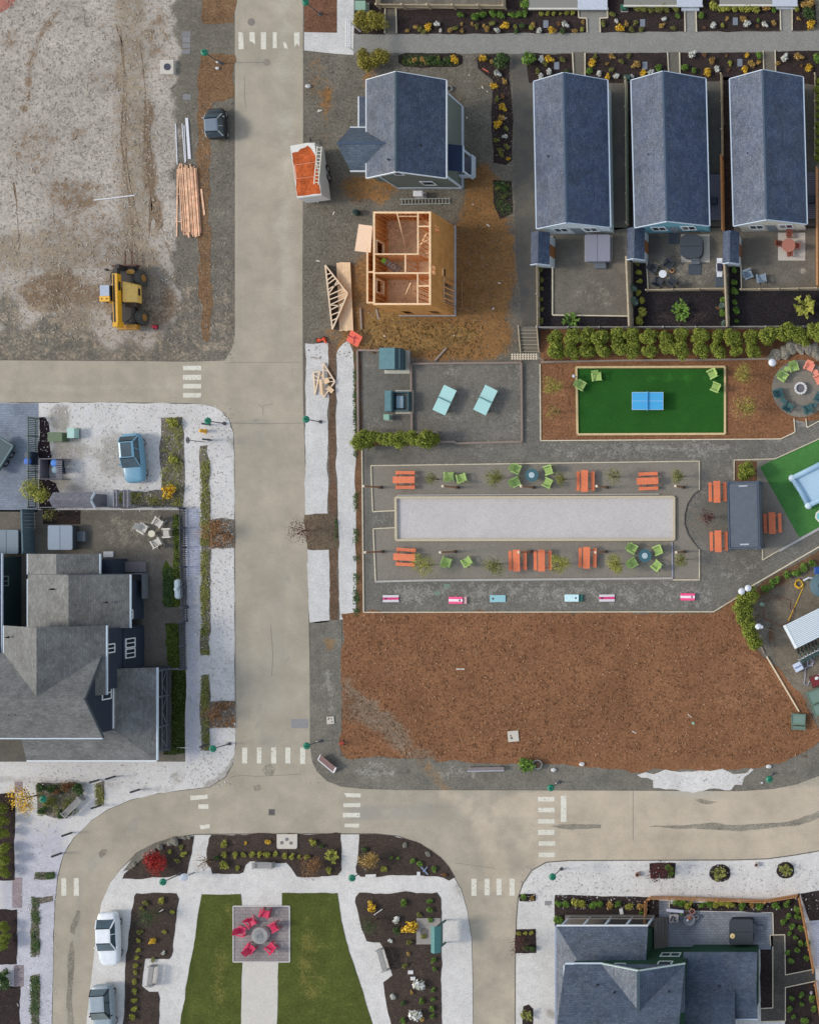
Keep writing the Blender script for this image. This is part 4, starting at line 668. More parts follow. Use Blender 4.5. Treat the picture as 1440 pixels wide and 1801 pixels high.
b = MB(o_); q0, q1 = W(229, 1010, .9), W(254, 1053, .9); [b.beam((q0.x, q0.y - i * .3, .4 + .0 * i), (q1.x, q0.y - i * .3, .4), .22, .05) for i in range(7)]; b.box(q1.x - .05, q1.y, .4, q1.x + .02, q0.y, 1.2).box(q0.x, q0.y, .4, q1.x - .05, q0.y + .06, 1.2); b.build('side_steps', M('slate grey boards', (98, 102, 108), .8), nh)
# neighbour's house at the left edge
nb = thing('neighbour_house', 'dark blue roofed house cut off by the left edge beside the navy house', 'house', (TX(10), TY(1060), 0)); o_ = nb.location
chevron(MB(o_), TX(-32), TY(1060), 0, 3.85, 4.4, 2.9, 4.2).build('roof', SHINGLE('dusk blue shingles', (68, 80, 100), 'y'), nb)
gable_walls(MB(o_), TX(-32), TY(1060), 0, 3.85, 4.4, 2.9, 4.2, .35).build('wall', siding('bottle green siding', (42, 60, 62)), nb); eave_trim(nb, TX(-32), TY(1060), 0, 3.85, 4.4, 2.9, TRIMB, (1,))
window(nb, (TX(-32) + 3.53, W(0, 1022, 2).y, 2.0), .9, .8, R(90), None, M('sage frame', (120, 140, 132)))
# ---- bottle green house with slate roofs, south-east
gh = thing('green_house', 'dark green two storey house with blue grey roofs beside the paved patio', 'house', (TX(1150), TY(1700), 0)); o_ = gh.location; nh2, nh = nh, gh
GREEN = siding('bottle green siding two', (30, 62, 46)); NAVY = GREEN
RS_X = SHINGLE('slate grey shingles across', (57, 70, 88), 'x'); RS_Y = SHINGLE('slate grey shingles', (57, 70, 88), 'y')
gpart(1025, 1225, 1660.5, 1842, 5.3, 7.7, 'x', .3, RS_X, ends=(), gut=(-1,))
gpart(1087, 1225.5, 1660, 1740, 5.31, 7.0, 'y', .28, RS_Y, ends=(), gut=(), names=('gable_roof', 'gutter'))
b = MB(o_); cxg = TX(1156.2); b.beam((TX(1087), TY(1659), 5.2), (cxg, TY(1659), 6.9), .08, .2).beam((TX(1225.5), TY(1659), 5.2), (cxg, TY(1659), 6.9), .08, .2); b.build('rake_board', M('pale sage trim', (186, 202, 198)), gh)
MB(o_).beam((cxg, TY(1660), 7.02), (cxg, TY(1725), 7.02), .26, .06).build('ridge_cap', M('slate ridge', (0, 0, 0)), gh)
b = MB(o_); b.box(TX(1025), TY(1660) + .01, 5.12, TX(1087), TY(1658) + .02, 5.28); b.build('gutter', TRIMB, gh)
b = MB(o_); b.box(TX(1024) - .1, TY(1842), 5.1, TX(1024), TY(1662), 5.27).box(TX(1024), TY(1662), 5.1, TX(1040), TY(1660) + .005, 5.27); b.build('side_gutter', TRIM, gh)
gpart(1213.5, 1340, 1656, 1770, 2.9, 3.6, 'x', .3, RS_X, ends=(), gut=(-1,), names=('low_roof', 'low_gutter'), wallname='low_wall')
gpart(1213.5, 1304, 1655.8, 1822, 2.905, 3.92, 'x', .3, RS_X, ends=(), gut=(), names=('low_roof', 'low_gutter'), wall=False)
zi, zo = 3.55, 2.75
xw, xe, yN, yS = TX(995), TX(1152), W(0, 1630, zo).y, W(0, 1697, zi).y; xin = TX(1040)
b = MB(o_); e = [(xw, yN, zo), (xe, yN, zo), (xe, yS, zi), (xin, yS, zi)]; b.hull([Vector(v) - Vector((0, 0, .14)) for v in e], [Vector(v) for v in e]); b.build('porch_roof', RS_X, gh)
b = MB(o_); e = [(xw, yN, zo), (xin, yS, zi), (xin, TY(1842), zi), (xw, TY(1842), zo)]; b.hull([Vector(v) - Vector((0, 0, .14)) for v in e], [Vector(v) for v in e]); b.build('porch_roof', RS_Y, gh)
b = MB(o_); b.box(xw, yN + .003, zo - .14, xe, yN + .12, zo); b.build('porch_gutter', TRIM, gh); b = MB(o_); b.box(xw - .12, TY(1842), zo - .14, xw - .003, yN, zo); b.build('porch_gutter', M('lilac gutter', (150, 160, 186)), gh)
MB(o_).box(xw + .2, yS, 0, xe - .1, yN - .8, 2.6).build('porch_wall', GREEN, gh)
b = MB(o_); b.beam((xw + .3, yN + .12, 1.0), (xe, yN + .12, 1.0), .08, .08).beam((xw + .3, yN + .12, .35), (xe, yN + .12, .35), .08, .08)
for i in range(44): x = xw + .3 + i * (xe - xw - .3) / 43; b.beam((x, yN + .12, .35), (x, yN + .12, 1.0), .03, .03)
b.build('railing', M('putty railing', (152, 144, 134)), gh)
for i in range(5): x = xw + .4 + i * (xe - xw - .5) / 4; MB(o_).box(x - .07, yN - .06, 0, x + .07, yN + .08, zo - .15).build('porch_post', TRIMB, gh)
MB(o_).box(xw, yN - .8, 0, xe, yN + .2, .3).build('porch_deck', M('brown decking', (112, 104, 98), .85), gh)
b = MB(o_); [b.box(xe + .02 + i * .28, yS + .3, 0, xe + .3 + i * .28, yN - .05, .6 - i * .14) for i in range(4)]; b.build('steps', M('brown decking', (0, 0, 0)), gh)
yw = TY(1660.5) - .3 + .05
def wz(px, py):  # where the sight line through px, py meets the north wall
    f = (py - NY) / ((OY - yw / S) - NY); z = H * (1 - 1 / f); return ((NX - OX) * S + (px - NX) * S / f, yw, z)
for x0, x1, y in ((1161, 1197, 1680), (1156, 1182, 1695)):
    p_ = wz((x0 + x1) / 2, y); window(gh, p_, (x1 - x0) * S * .95, .95, R(180), None, M('pale sage trim', (0, 0, 0)), 1 if x0 == 1161 else 0)
p_ = wz(1089, 1698); window(gh, p_, .95, .7, R(180), None, M('pale sage trim', (0, 0, 0)), 0)
for px, py, z in ((1050, 1733, 6.2), (1080, 1746, 6.4), (1176, 1744, 6.3), (1265, 1735, 3.6)): vent(gh, W(px, py, z), BLK)
nh = nh2
# ---- porch fronts of the houses across the lane (cut off by the top edge)
def porch(x0, x1, yb, roofc, label, white=None, z=.5):
    A, B = W(x0, yb, z), W(x1, -60, z); root = thing('front_deck', label, 'deck', ((A.x + B.x) / 2, A.y, 0))
    o_ = root.location; MB(o_).box(A.x, A.y, z - .14, B.x, B.y, z).build('deck_boards', M(roofc[0], roofc[1], .9, .1), root)
    MB(o_).box(A.x - .05, A.y - .14, z - .16, B.x + .05, A.y - .002, z + .03).build('fascia', M('cream fascia', (206, 200, 188)), root)
    n = max(2, int((B.x - A.x) / 2.4))
    for i in range(n + 1): x = A.x + .1 + (B.x - A.x - .2) * i / n; MB(o_).box(x - .07, A.y + .05, 0, x + .07, A.y + .19, z - .15).build('post', M('cream fascia', (0, 0, 0)), root)
    if white:
        p, q = W(white[0], yb, z).x, W(white[1], yb, z).x; MB(o_).box(p, A.y - .18, z + .004, q, B.y, z + .05).build('pale_step_panel', M('pale lilac metal', (184, 190, 200), .5), root)
    return root
porch(930, 1068, 13, ('grey porch roofing', (138, 136, 130)), 'grey front deck with wide white end panel at the top edge', (1016, 1068))
porch(1097, 1235, 8, ('olive grey porch roofing', (132, 130, 122)), 'grey front deck with white trim above the ochre shrubs at the top edge', (1190, 1235))
porch(1265, 1402, 7, ('warm grey porch roofing', (136, 134, 128)), 'grey front deck with white trim in the top right corner', (1358, 1402))
for a, c_, y, lab in ((1198, 1229, 16, 'lilac grey step slab below the deck with ochre shrubs'), (1364, 1398, 13, 'lilac grey step slab below the deck in the top right corner')):
    p = W((a + c_) / 2, y - 2, .2); t = MB().box(-(c_ - a) * S / 2, -.2, 0, (c_ - a) * S / 2, .3, .2).build('porch_step', M('pale lilac metal', (0, 0, 0)), loc=p * 1); t.location.z = 0.03; tag(t, lab, 'step')
# fenced gravel yard at the top edge
def fence(name, px, h, label, posts=None, mat=None, gap=.12, w=.04, rails=(.2, .9), post_w=.12, pickets=True, cat='fence', group=None, z0=0, th=.02, capr=False):
    """posts, rails and pickets along a line of ground pixels"""
    P = [W(x, y) for x, y in px]; root = thing(name, label, cat, P[0] * 1, 0, group); o = P[0]
    b = MB(o)
    for p, q in zip(P, P[1:]):
        for f in rails: b.beam(p + Vector((0, 0, h * f)), q + Vector((0, 0, h * f)), .04, .09)
        if capr: b.beam(p + Vector((0, 0, h + .02)), q + Vector((0, 0, h + .02)), .14, .04)
    b.build('rail', mat, root)
    if pickets:
        b = MB(o)
        for p, q in zip(P, P[1:]):
            L = (q - p).length; n = int(L / gap); d = (q - p).normalized(); rz = math.atan2(d.y, d.x)
            for i in range(n): c = p + d * (i + .5) * L / n; b.obox(c.x - d.y * .035, c.y + d.x * .035, .05, h, w, th, rz)
        tag(b.build('pickets', mat, root))
    for p, q in zip(P, P[1:]):
        L = (q - p).length; n = max(1, round(L / (posts or 2.4)))
        for i in range(n + 1):
            if i == n and q is not P[-1]: continue
            c = p + (q - p) * i / n; MB(o).box(c.x - post_w / 2, c.y - post_w / 2, 0, c.x + post_w / 2, c.y + post_w / 2, h + .08).build('post', mat, root)
    return root
FW = M('weathered pale fence wood', (186, 168, 140), .8, .15, 3); FG = M('grey green fence wood', (112, 122, 116), .8); FO = M('orange cedar', (190, 136, 88), .8, .15, 4); FD = M('dark slate fence', (74, 76, 86), .8)
sheet('yard_ground', rect(669, -60, 888, 14), YARD, .032, grid=1, mask=lambda x, y: (.3, 0, 0))
fence('board_fence', [(668, -40), (669, 14), (890, 16), (889, -40)], .9, 'pale wooden rail fence round the gravel yard at the top edge', mat=FW, pickets=True, gap=.14, w=.135, post_w=.16)
fence('board_fence', [(948, 462), (949, 577)], .8, 'pale board fence along the left of the white cottage back bed', mat=FW, gap=.14, w=.135)
fence('board_fence', [(949, 578), (1113, 577.5), (1283, 577), (1480, 576)], .9, 'long pale board fence behind the clipped hedge row', mat=M('pale grey board', (0, 0, 0)), gap=.14, w=.135, posts=2.9)
fence('board_fence', [(1107, 457), (1112, 577)], 1.3, 'pale weathered fence between the white and teal cottage gardens', mat=FW, gap=.14, w=.135, capr=True)
fence('board_fence', [(1277, 463), (1282, 577)], 1.2, 'pale weathered fence between the teal and cream cottage gardens', mat=FW, gap=.14, w=.135, capr=True)
fence('board_fence', [(1139, 512), (1277, 509)], .7, 'low pale fence at the foot of the teal cottage patio', mat=FW, gap=.14, w=.135, posts=2.2)
fence('board_fence', [(1304, 511), (1470, 508)], .7, 'low pale fence at the foot of the cream cottage patio', mat=FW, gap=.14, w=.135, posts=1.8)
fence('board_fence', [(1103, 142), (1105, 395)], .9, 'thin pale fence in the side yard between white and teal cottages', mat=FW, gap=.14, w=.135)
fence('board_fence', [(1270, 135), (1272, 280)], .9, 'thin pale fence in the side yard between teal and cream cottages', mat=FW, gap=.14, w=.135)
fence('cedar_fence', [(1272, 280), (1274, 408)], 1.3, 'orange cedar fence right of the teal cottage wall', mat=FO, gap=.14, w=.135, capr=True)
fence('board_fence', [(1434, 135), (1434, 278)], .9, 'thin pale fence right of the cream cottage', mat=FW, gap=.14, w=.135)
fence('cedar_fence', [(1438, 300), (1439, 505)], 1.2, 'cedar fence on the right edge beside the cream cottage patio', mat=FO, gap=.14, w=.135, capr=True)
for x0, y0, x1, y1, lab in ((1248, 306, 1269, 386, 'mauve grey side deck beside the teal cottage'), (1419, 302, 1437, 384, 'mauve grey side deck beside the cream cottage')):
    A, B = W(x0, y1, .3), W(x1, y0, .3); t = thing('side_deck', lab, 'deck', A * 1); t.location.z = 0; b = MB(A)
    n = 22; [b.box(A.x, A.y + (B.y - A.y) * i / n, .26, B.x, A.y + (B.y - A.y) * (i + .85) / n, .3) for i in range(n)]; b.v = [v + Vector((0, 0, A.z)) for v in b.v]; b.build('boards', M('mauve grey decking', (0, 0, 0)), t)
    MB().box(.1, .1, .03, B.x - A.x - .1, B.y - A.y - .1, .25).build('frame', M('dark deck frame', (70, 68, 70)), t); MB().box(.1, 1.3, .3, .7, 1.9, .75).build('box', M('deck box', (60, 66, 76)), t)
fence('cedar_fence', [(1137, 1622), (1139, 1580)], 1.1, 'short orange cedar slat fence left of the green house patio', mat=FO, gap=.16, w=.08, capr=False, post_w=.12)
fence('cedar_fence', [(1139, 1580), (1146, 1577), (1180, 1577), (1347, 1583), (1405, 1573)], 1.0, 'long orange cedar slat fence above the green house patio', mat=FO, gap=.16, w=.08, posts=2.0, th=.05)
fence('cedar_fence', [(1405, 1573), (1416, 1625), (1431, 1704)], 1.0, 'orange cedar slat fence right of the green house garden', mat=FO, gap=.16, w=.08, posts=2.0, th=.05)
fence('cedar_fence', [(1434, 1726), (1444, 1790)], 1.0, 'orange cedar fence at the lower right edge', mat=FO, gap=.16, w=.08)
fence('picket_fence', [(66, 736), (66, 893)], 1.25, 'grey green picket fence between the paver driveway and white rock', mat=FG, gap=.16, w=.08, posts=1.6, th=.04)
fence('picket_fence', [(66, 893), (205, 892)], 1.0, 'dark slate fence behind the mauve roofed shed', mat=M('slate rail', (120, 124, 132)), gap=.15, w=.1)
fence('picket_fence', [(237, 892), (322, 893)], .9, 'dark slate fence below the yellow flowering bush', mat=M('slate rail', (0, 0, 0)), gap=.15, w=.1)
fence('picket_fence', [(326, 894), (329, 1066), (332, 1068)], .95, 'dark picket fence along the sidewalk by the white lounge chairs', mat=FD, gap=.17, w=.09, th=.04, posts=1.8)
fence('picket_fence', [(326, 1094), (328, 1176)], .95, 'dark picket fence along the sidewalk below the garden gate', mat=FD, gap=.17, w=.09, th=.04, posts=1.8)
fence('picket_fence', [(60, 897), (62, 972)], 1.5, 'tall teal grey board fence between the two hot tub yards', mat=M('teal grey board', (96, 116, 126), .8), gap=.3, w=.29, posts=1.9, capr=True)
fence('garden_gate', [(330, 1069), (331, 1092)], .95, 'small dark garden gate in the sidewalk picket fence', mat=FD, gap=.13, w=.08, posts=1.0, cat='gate')
fence('picket_fence', [(295, 1176), (324, 1175)], .9, 'short dark rail fence at the head of the dark hedge strip', mat=M('slate rail', (0, 0, 0)), gap=.3, w=.05)
def arbor(px, py, z, nx, lx, ny, ly, rz, label, mat, posts, name='garden_arbor'):
    p = W(px, py, z); p.z = 0; t = thing(name, label, 'arbor', p, rz)
    b = MB(); [b.box(-lx / 2, -ly / 2 + ly * (j + .5) / ny - .04, z - .1, lx / 2, -ly / 2 + ly * (j + .5) / ny + .04, z - .02) for j in range(ny)]; b.build('beam', mat, t)
    b = MB(); [b.box(-lx / 2 + lx * (i + .5) / nx - .035, -ly / 2, z - .02, -lx / 2 + lx * (i + .5) / nx + .035, ly / 2, z + .05) for i in range(nx)]; b.build('slats', mat, t)
    for a, c_ in posts: MB().box(a - .05, c_ - .05, 0, a + .05, c_ + .05, z - .1).build('post', mat, t)
ARB = M('bright white arbor', (226, 224, 222), .5, .05)
arbor(612, 58, 2.4, 3, .5, 11, 2.5, 0, 'white slatted arbor over the pale path by the gravel lane', ARB, ((0, 1.1), (0, -1.1)))
arbor(922, 627, 2.2, 10, 2.3, 3, .55, 0, 'cream slatted arbor at the foot of the wooden steps', M('cream arbor wood', (222, 206, 180), .7), ((-1.0, 0), (1.0, 0)))
arbor(203, 876, 2.2, 2, .5, 9, 1.5, 0, 'dark slatted arbor left of the fence gap behind the parked blue hatchback', M('grey lilac slats', (134, 132, 140), .8), ((0, .6), (0, -.6)))
arbor(222, 876, 2.0, 2, .7, 9, 1.5, 0, 'dark slatted arbor right of the fence gap behind the parked blue hatchback', M('grey lilac slats', (0, 0, 0)), ((0, .6), (0, -.6)))
st = thing('garden_steps', 'grey timber steps with pale nosings leading down to the games plaza', 'steps', W(917, 620))
for i in range(7): MB().box(0, .1 + i * .3, 0, 1.55, .1 + i * .3 + .3, .1 + i * .09).build('tread', M('step gravel', (106, 100, 90), .9), st); MB().box(.03, .07 + i * .3, .05, 1.52, .1 + i * .3 - .003, .12 + i * .09).build('nosing', M('pale nosing', (186, 172, 146), .8), st)
for x in (-.06, 1.56): b = MB(); b.beam((x + .03, 0, .16), (x + .03, 2.3, .8), .08, .16); b.build('stringer', FW, st)
# ================= VEHICLES
TYRE = M('tyre rubber', (52, 52, 52), .85, .15); RIM = M('alloy rim', (158, 160, 162), .4, .05, metal=.3); LENS = M('clear lamp lens', (214, 218, 220), .15, .03); TAIL = M('red lamp lens', (150, 24, 24), .2)
CARG = GLASS('car glass', (58, 76, 86))
def paint(name, c, rough=.28):
    if name not in MATS:
        t = NT(name); MATS[name] = t.done(t.scale(lin(c), t.rng(t.noise(2.5, 3), .3, .7, .93, 1.07)), rough, None, spec=.5)
    return MATS[name]
def rring(x, w, z, zt, k=.16):
    """one cross-section of a body shell at station x"""
    return [Vector((x, a * w, c)) for a, c in ((-.9, z), (-1, z + k), (-1, (z + zt) / 2 + .04), (-.93, zt - .05), (-.75, zt), (0, zt + .025), (.75, zt), (.93, zt - .05), (1, (z + zt) / 2 + .04), (1, z + k), (.9, z))]
def wheel(root, x, y, r, w, tyre=None, rim=None):
    q = Matrix.Translation((x, y, r)) @ Matrix.Rotation(R(90), 4, 'X'); s_ = 1 if y < 0 else -1
    wh = bpy.data.objects.new('wheel', None); COL.objects.link(wh); wh.parent = root; wh.empty_display_size = .1; wh.location = (x, y, r)
    m = Matrix.Rotation(R(90), 4, 'X')
    MB().lathe(0, 0, [(r * .62, -w / 2), (r * .92, -w / 2), (r, -w * .3), (r, w * .3), (r * .92, w / 2), (r * .62, w / 2)], 20).xf(m).build('tyre', tyre or TYRE, wh)
    MB().lathe(0, 0, [(r * .3, -w * .53), (r * .6, -w * .54), (r * .61, 0), (r * .6, w * .54), (r * .3, w * .53)], 14).xf(m).build('rim', rim or RIM, wh)
    return wh
def car(name, label, loc, rz, L, Wd, stations, cabin, roofz, body, wheels, wr=.31, roofmat=None, mirror=True, sunroof=None, trim=None):
    """stations: (x, half width, bottom, top); cabin: (windscreen base, roof front, roof rear, rear glass base) along x; the car's nose points to +x"""
    t = thing(name, label, 'car', loc, rz); hw = Wd / 2
    shell = MB().loft([rring(x * 1.03, w * hw * 1.03, z, zt + .02) for x, w, z, zt in stations]).build('body', body, t, smooth=True)
    sb = shell.modifiers.new('round', 'SUBSURF'); sb.levels = sb.render_levels = 2
    wb, rf, rr, gb = cabin; zb = max(s[3] for s in stations) - .02
    belt = lambda x: zb - .02
    iw, rw = hw * .9, hw * .72
    A = [(wb, -iw), (gb, -iw), (gb, iw), (wb, iw)]; B = [(rf, -rw), (rr, -rw), (rr, rw), (rf, rw)]
    def quad(p, q, r_, s_, name, push):
        b = MB(); n = (Vector(q) - Vector(p)).cross(Vector(s_) - Vector(p)).normalized() * push
        b.hull([Vector(v) for v in (p, q, r_, s_)], [Vector(v) + n for v in (p, q, r_, s_)]); return b
    zt = roofz - .05
    core = MB(); core.hull([Vector((x * 1.0, y * .97, zb - .05)) for x, y in A], [Vector((x, y * .97, zt)) for x, y in B]); core.build('cabin_shell', M('dark cabin lining', (34, 36, 40)), t)
    MB().add([(wb - .03, -iw * .94, zb + .02), (wb - .03, iw * .94, zb + .02), (rf + .03, rw * .94, zt - .01), (rf + .03, -rw * .94, zt - .01), (wb - .0, -iw * .94, zb - .02), (wb - .0, iw * .94, zb - .02), (rf + .06, rw * .94, zt - .06), (rf + .06, -rw * .94, zt - .06)], [(0, 1, 2, 3), (7, 6, 5, 4), (0, 4, 5, 1), (1, 5, 6, 2), (2, 6, 7, 3), (3, 7, 4, 0)]).xf(Matrix.Translation((.035, 0, .035))).build('windscreen', CARG, t)
    MB().add([(gb + .03, -iw * .92, zb + .02), (gb + .03, iw * .92, zb + .02), (rr - .03, rw * .92, zt - .01), (rr - .03, -rw * .92, zt - .01), (gb, -iw * .92, zb - .02), (gb, iw * .92, zb - .02), (rr - .06, rw * .92, zt - .06), (rr - .06, -rw * .92, zt - .06)], [(0, 1, 2, 3), (7, 6, 5, 4), (0, 4, 5, 1), (1, 5, 6, 2), (2, 6, 7, 3), (3, 7, 4, 0)]).xf(Matrix.Translation((-.035, 0, .035))).build('rear_window', CARG, t)
    for s_ in (-1, 1):
        m = (wb + gb) / 2; mr = (rf + rr) / 2
        b = MB(); b.hull([Vector((wb - .25, s_ * iw * .975, zb + .03)), Vector((gb + .2, s_ * iw * .975, zb + .03)), Vector((rr + .02, s_ * rw * .985, zt - .03)), Vector((rf - .05, s_ * rw * .985, zt - .03))], [Vector((wb - .25, s_ * iw * 1.0, zb + .03)), Vector((gb + .2, s_ * iw * 1.0, zb + .03)), Vector((rr + .02, s_ * rw * 1.01, zt - .03)), Vector((rf - .05, s_ * rw * 1.01, zt - .03))]); b.build('side_window', CARG, t)
        b = MB(); b.beam((wb, s_ * iw, zb), (rf, s_ * rw, zt), .07, .07).beam((gb, s_ * iw, zb), (rr, s_ * rw, zt), .1, .07).beam((m - .1, s_ * iw * 1.0, zb), (mr - .1, s_ * rw * 1.01, zt), .07, .05); b.build('pillars', trim or body, t)
        if mirror: MB().ell(wb - .28, s_ * (hw + .08), zb + .06, .07, .1, .08, 8, 5).build('mirror', trim or body, t)
        f0, f1 = stations[-1], stations[0]
        MB().ell(f0[0] - .13, s_ * hw * .62, f0[3] - .08, .14, .17, .07, 8, 5).build('headlight', LENS, t); MB().ell(f1[0] + .09, s_ * hw * .68, f1[3] - .12, .09, .15, .09, 8, 5).build('taillight', TAIL, t)
    g = [Vector((x, y, z)) for x, y, z in ((rf - .02, -rw, zt), (rr + .02, -rw, zt), (rr + .02, rw, zt), (rf - .02, rw, zt))]
    MB().loft([g, [Vector((v.x * 1, v.y * 1.02, zt + .035)) for v in g], [Vector(((v.x - (rf + rr) / 2) * .82 + (rf + rr) / 2, v.y * .78, roofz + .02)) for v in g]]).build('roof', roofmat or body, t, bevel=.015)
    if sunroof: MB().box(sunroof[0], -rw * .72, roofz + .0, sunroof[1], rw * .72, roofz + .032).build('sunroof', CARG, t, bevel=.02)
    for x in wheels:
        for s_ in (-1, 1): wheel(t, x, s_ * (hw - .17), wr, .2)
    return t
SED = [(-2.28, .7, .36, .82), (-2.18, .86, .28, .94), (-1.6, .97, .24, .99), (-.8, 1, .22, .98), (.5, 1, .22, .96), (1.2, .98, .24, .9), (1.8, .93, .26, .82), (2.15, .8, .3, .72), (2.27, .6, .36, .62)]
car('sedan_car', 'white four door sedan parked on pale rock beside the curved road', W(190.5, 1652, .7).xy.to_3d(), R(-88), 4.55, 1.78, SED, (.92, .18, -1.08, -1.75), 1.43, paint('white car paint', (222, 226, 230)), (1.38, -1.36))
HAT = [(-2.0, .74, .4, .86), (-1.92, .9, .3, .98), (-1.3, .99, .24, 1.0), (-.4, 1, .22, .98), (.6, 1, .22, .95), (1.2, .97, .24, .9), (1.7, .9, .26, .82), (2.0, .74, .34, .68)]
car('hatchback_car', 'silver grey hatchback parked nose down at the bottom edge', W(181, 1774, .7).xy.to_3d(), R(-87), 4.0, 1.74, HAT, (.85, .1, -1.3, -1.75), 1.5, paint('silver grey car paint', (146, 158, 166)), (1.28, -1.28), trim=M('dark car trim', (40, 44, 48)))
car('hatchback_car', 'light blue hatchback parked on white rock with a dark glass roof', W(233.5, 806, .7).xy.to_3d(), R(-85), 4.2, 1.78, [(x * 1.06, w, z, zt) for x, w, z, zt in HAT], (.78, -.0, -1.45, -1.9), 1.5, paint('light blue car paint', (108, 154, 178)), (1.32, -1.36), sunroof=(-1.35, -.1))
SMT = [(-1.32, .8, .4, .9), (-1.24, .95, .3, 1.02), (-.5, 1, .24, 1.0), (.4, 1, .24, .98), (.95, .96, .26, .9), (1.25, .84, .3, .74), (1.32, .7, .36, .62)]
car('microcar', 'tiny black and silver two seat microcar parked on the gravel verge', W(378.5, 216, .8).xy.to_3d(), R(94), 2.65, 1.62, SMT, (.72, .2, -.92, -1.2), 1.52, paint('black car paint', (34, 38, 42)), (.9, -.9), .29, roofmat=M('grey glass roof', (112, 124, 136), .12, .05, spec=.6), trim=paint('silver cell paint', (166, 172, 174)))
# ---- telehandler: booms, cab on its left, engine bay on its right
YEL = paint('construction yellow', (224, 166, 38), .45); YELD = paint('worn yellow', (176, 126, 44), .5); STEEL = M('dark greasy steel', (54, 50, 48), .6, .2)
t = thing('telehandler', 'yellow telehandler forklift with raised forks parked on the dirt lot', 'telehandler', W(236, 522), R(1.5))
MB().box(-.75, -2.6, .65, .75, 2.4, 1.1).build('chassis', STEEL, t)
MB().box(-.42, -2.95, 1.72, .02, 1.62, 2.28).build('boom', YEL, t, bevel=.03); MB().box(-.42 + .08, -2.9, 2.282, -.2, 1.55, 2.3).build('boom_slot', M('dark boom slot', (58, 46, 40)), t)
MB().box(-.38, 1.62, 1.76, -.02, 2.1, 2.2).build('boom_tip', STEEL, t)
MB().hull([Vector(v) for v in ((-.44, -3.0, 1.6), (.06, -3.0, 1.6), (.06, -2.5, 1.6), (-.44, -2.5, 1.6))], [Vector(v) for v in ((-.4, -3.0, 2.42), (.02, -3.0, 2.42), (.02, -2.6, 2.36), (-.4, -2.6, 2.36))]).build('boom_pivot', YEL, t)
MB().loft([[Vector(v) for v in ((.1, -.75, .9), (1.12, -.75, .7), (1.12, .9, .7), (.1, 1.05, .9))], [Vector(v) for v in ((.1, -.75, 1.75), (1.1, -.75, 1.3), (1.1, .8, 1.25), (.1, 1.05, 1.7))], [Vector(v) for v in ((.12, -.72, 1.8), (.62, -.72, 1.72), (.7, .75, 1.66), (.12, 1.0, 1.76))]]).build('engine_hood', paint('hood yellow', (232, 190, 100), .4), t, bevel=.04)
MB().box(.12, -1.12, .8, 1.08, -.76, 1.45).build('radiator_grille', M('brown black grille', (66, 52, 44), .7), t)
MB().box(1.121, -.1, .92, 1.14, .5, 1.18).build('side_panel', M('dark decal panel', (48, 44, 40)), t); MB().box(.025, .2, 1.85, .04, .95, 2.15).build('boom_decal', M('dark decal panel', (0, 0, 0)), t)
c_ = bpy.data.objects.new('cab', None); COL.objects.link(c_); c_.parent = t; c_.location = (-.95, -.05, 0); c_.empty_display_size = .2
MB().box(-.4, -.72, .6, .42, .7, 1.5).build('shell', YEL, c_); b = MB(); [b.beam((x, y, 1.5), (x * .92, y * .9, 2.45), .07, .07) for x in (-.38, .4) for y in (-.68, .66)]; b.build('pillars', STEEL, c_)
MB().box(-.36, -.62, 1.5, .38, .6, 2.4).build('window', GLASS('cab glass', (54, 58, 66)), c_); MB().box(-.38, -.3, 2.45, .4, .62, 2.52).build('roof', M('pale cab roof glass', (176, 184, 198), .2), c_); MB().box(-.42, -.78, 2.4, .42, -.31, 2.54).build('roof_cap', YEL, c_)
for x in (-.22, .2): MB().cyl(x, -.55, 2.54, 2.58, .05, n=8).build('work_lamp', STEEL, c_)
for y in (1.55, -2.0):
    for s_ in (-1, 1): wheel(t, s_ * .95, y, .62, .44) if False else None
def wheel_y(root, x, y, r, w, tyre, rim):
    wh = bpy.data.objects.new('wheel', None); COL.objects.link(wh); wh.parent = root; wh.location = (x, y, r); wh.empty_display_size = .1; m = Matrix.Rotation(R(90), 4, 'Y')
    b = MB().lathe(0, 0, [(r * .55, -w / 2), (r * .93, -w / 2), (r, -w * .3), (r, w * .3), (r * .93, w / 2), (r * .55, w / 2)], 22)
    for i in range(18): a = 2 * math.pi * i / 18; b.obox(math.cos(a) * r, math.sin(a) * r, -w * .42, w * .42, .07, .1, a)
    b.xf(m).build('tyre', tyre, wh); MB().lathe(0, 0, [(r * .22, -w * .56), (r * .5, -w * .53), (r * .54, 0), (r * .5, w * .53), (r * .22, w * .56)], 14).xf(m).build('rim', rim, wh)
for y in (1.5, -1.95):
    for s_ in (-1, 1): wheel_y(t, s_ * 1.05, y, .64, .46, M('dusty tractor tyre', (78, 76, 70), .9, .2), M('rusty yellow rim', (158, 118, 62), .6))
b = MB(); b.box(-1.2, 2.5, .5, .95, 2.62, 1.1).box(-1.2, 2.44, 1.02, .95, 2.5, 1.12); b.build('fork_carriage', M('rusty carriage', (98, 66, 56), .7, .2), t)
for x in (-.35, .22): MB().box(x - .05, 2.625, .5, x + .05, 3.95, .56).build('fork', M('rusty fork', (92, 62, 52), .7, .2), t)
b = MB(); b.box(-.5, 2.0, .7, .9, 2.45, 1.0).box(-.35, 2.1, 1.0, -.05, 2.5, 1.9).box(.2, 1.7, .9, .9, 2.05, 1.25); b.build('tilt_linkage', STEEL, t); MB().ell(.5, 1.95, 1.2, .42, .22, .14, 9, 5, .18).build('hydraulic_block', YELD, t)
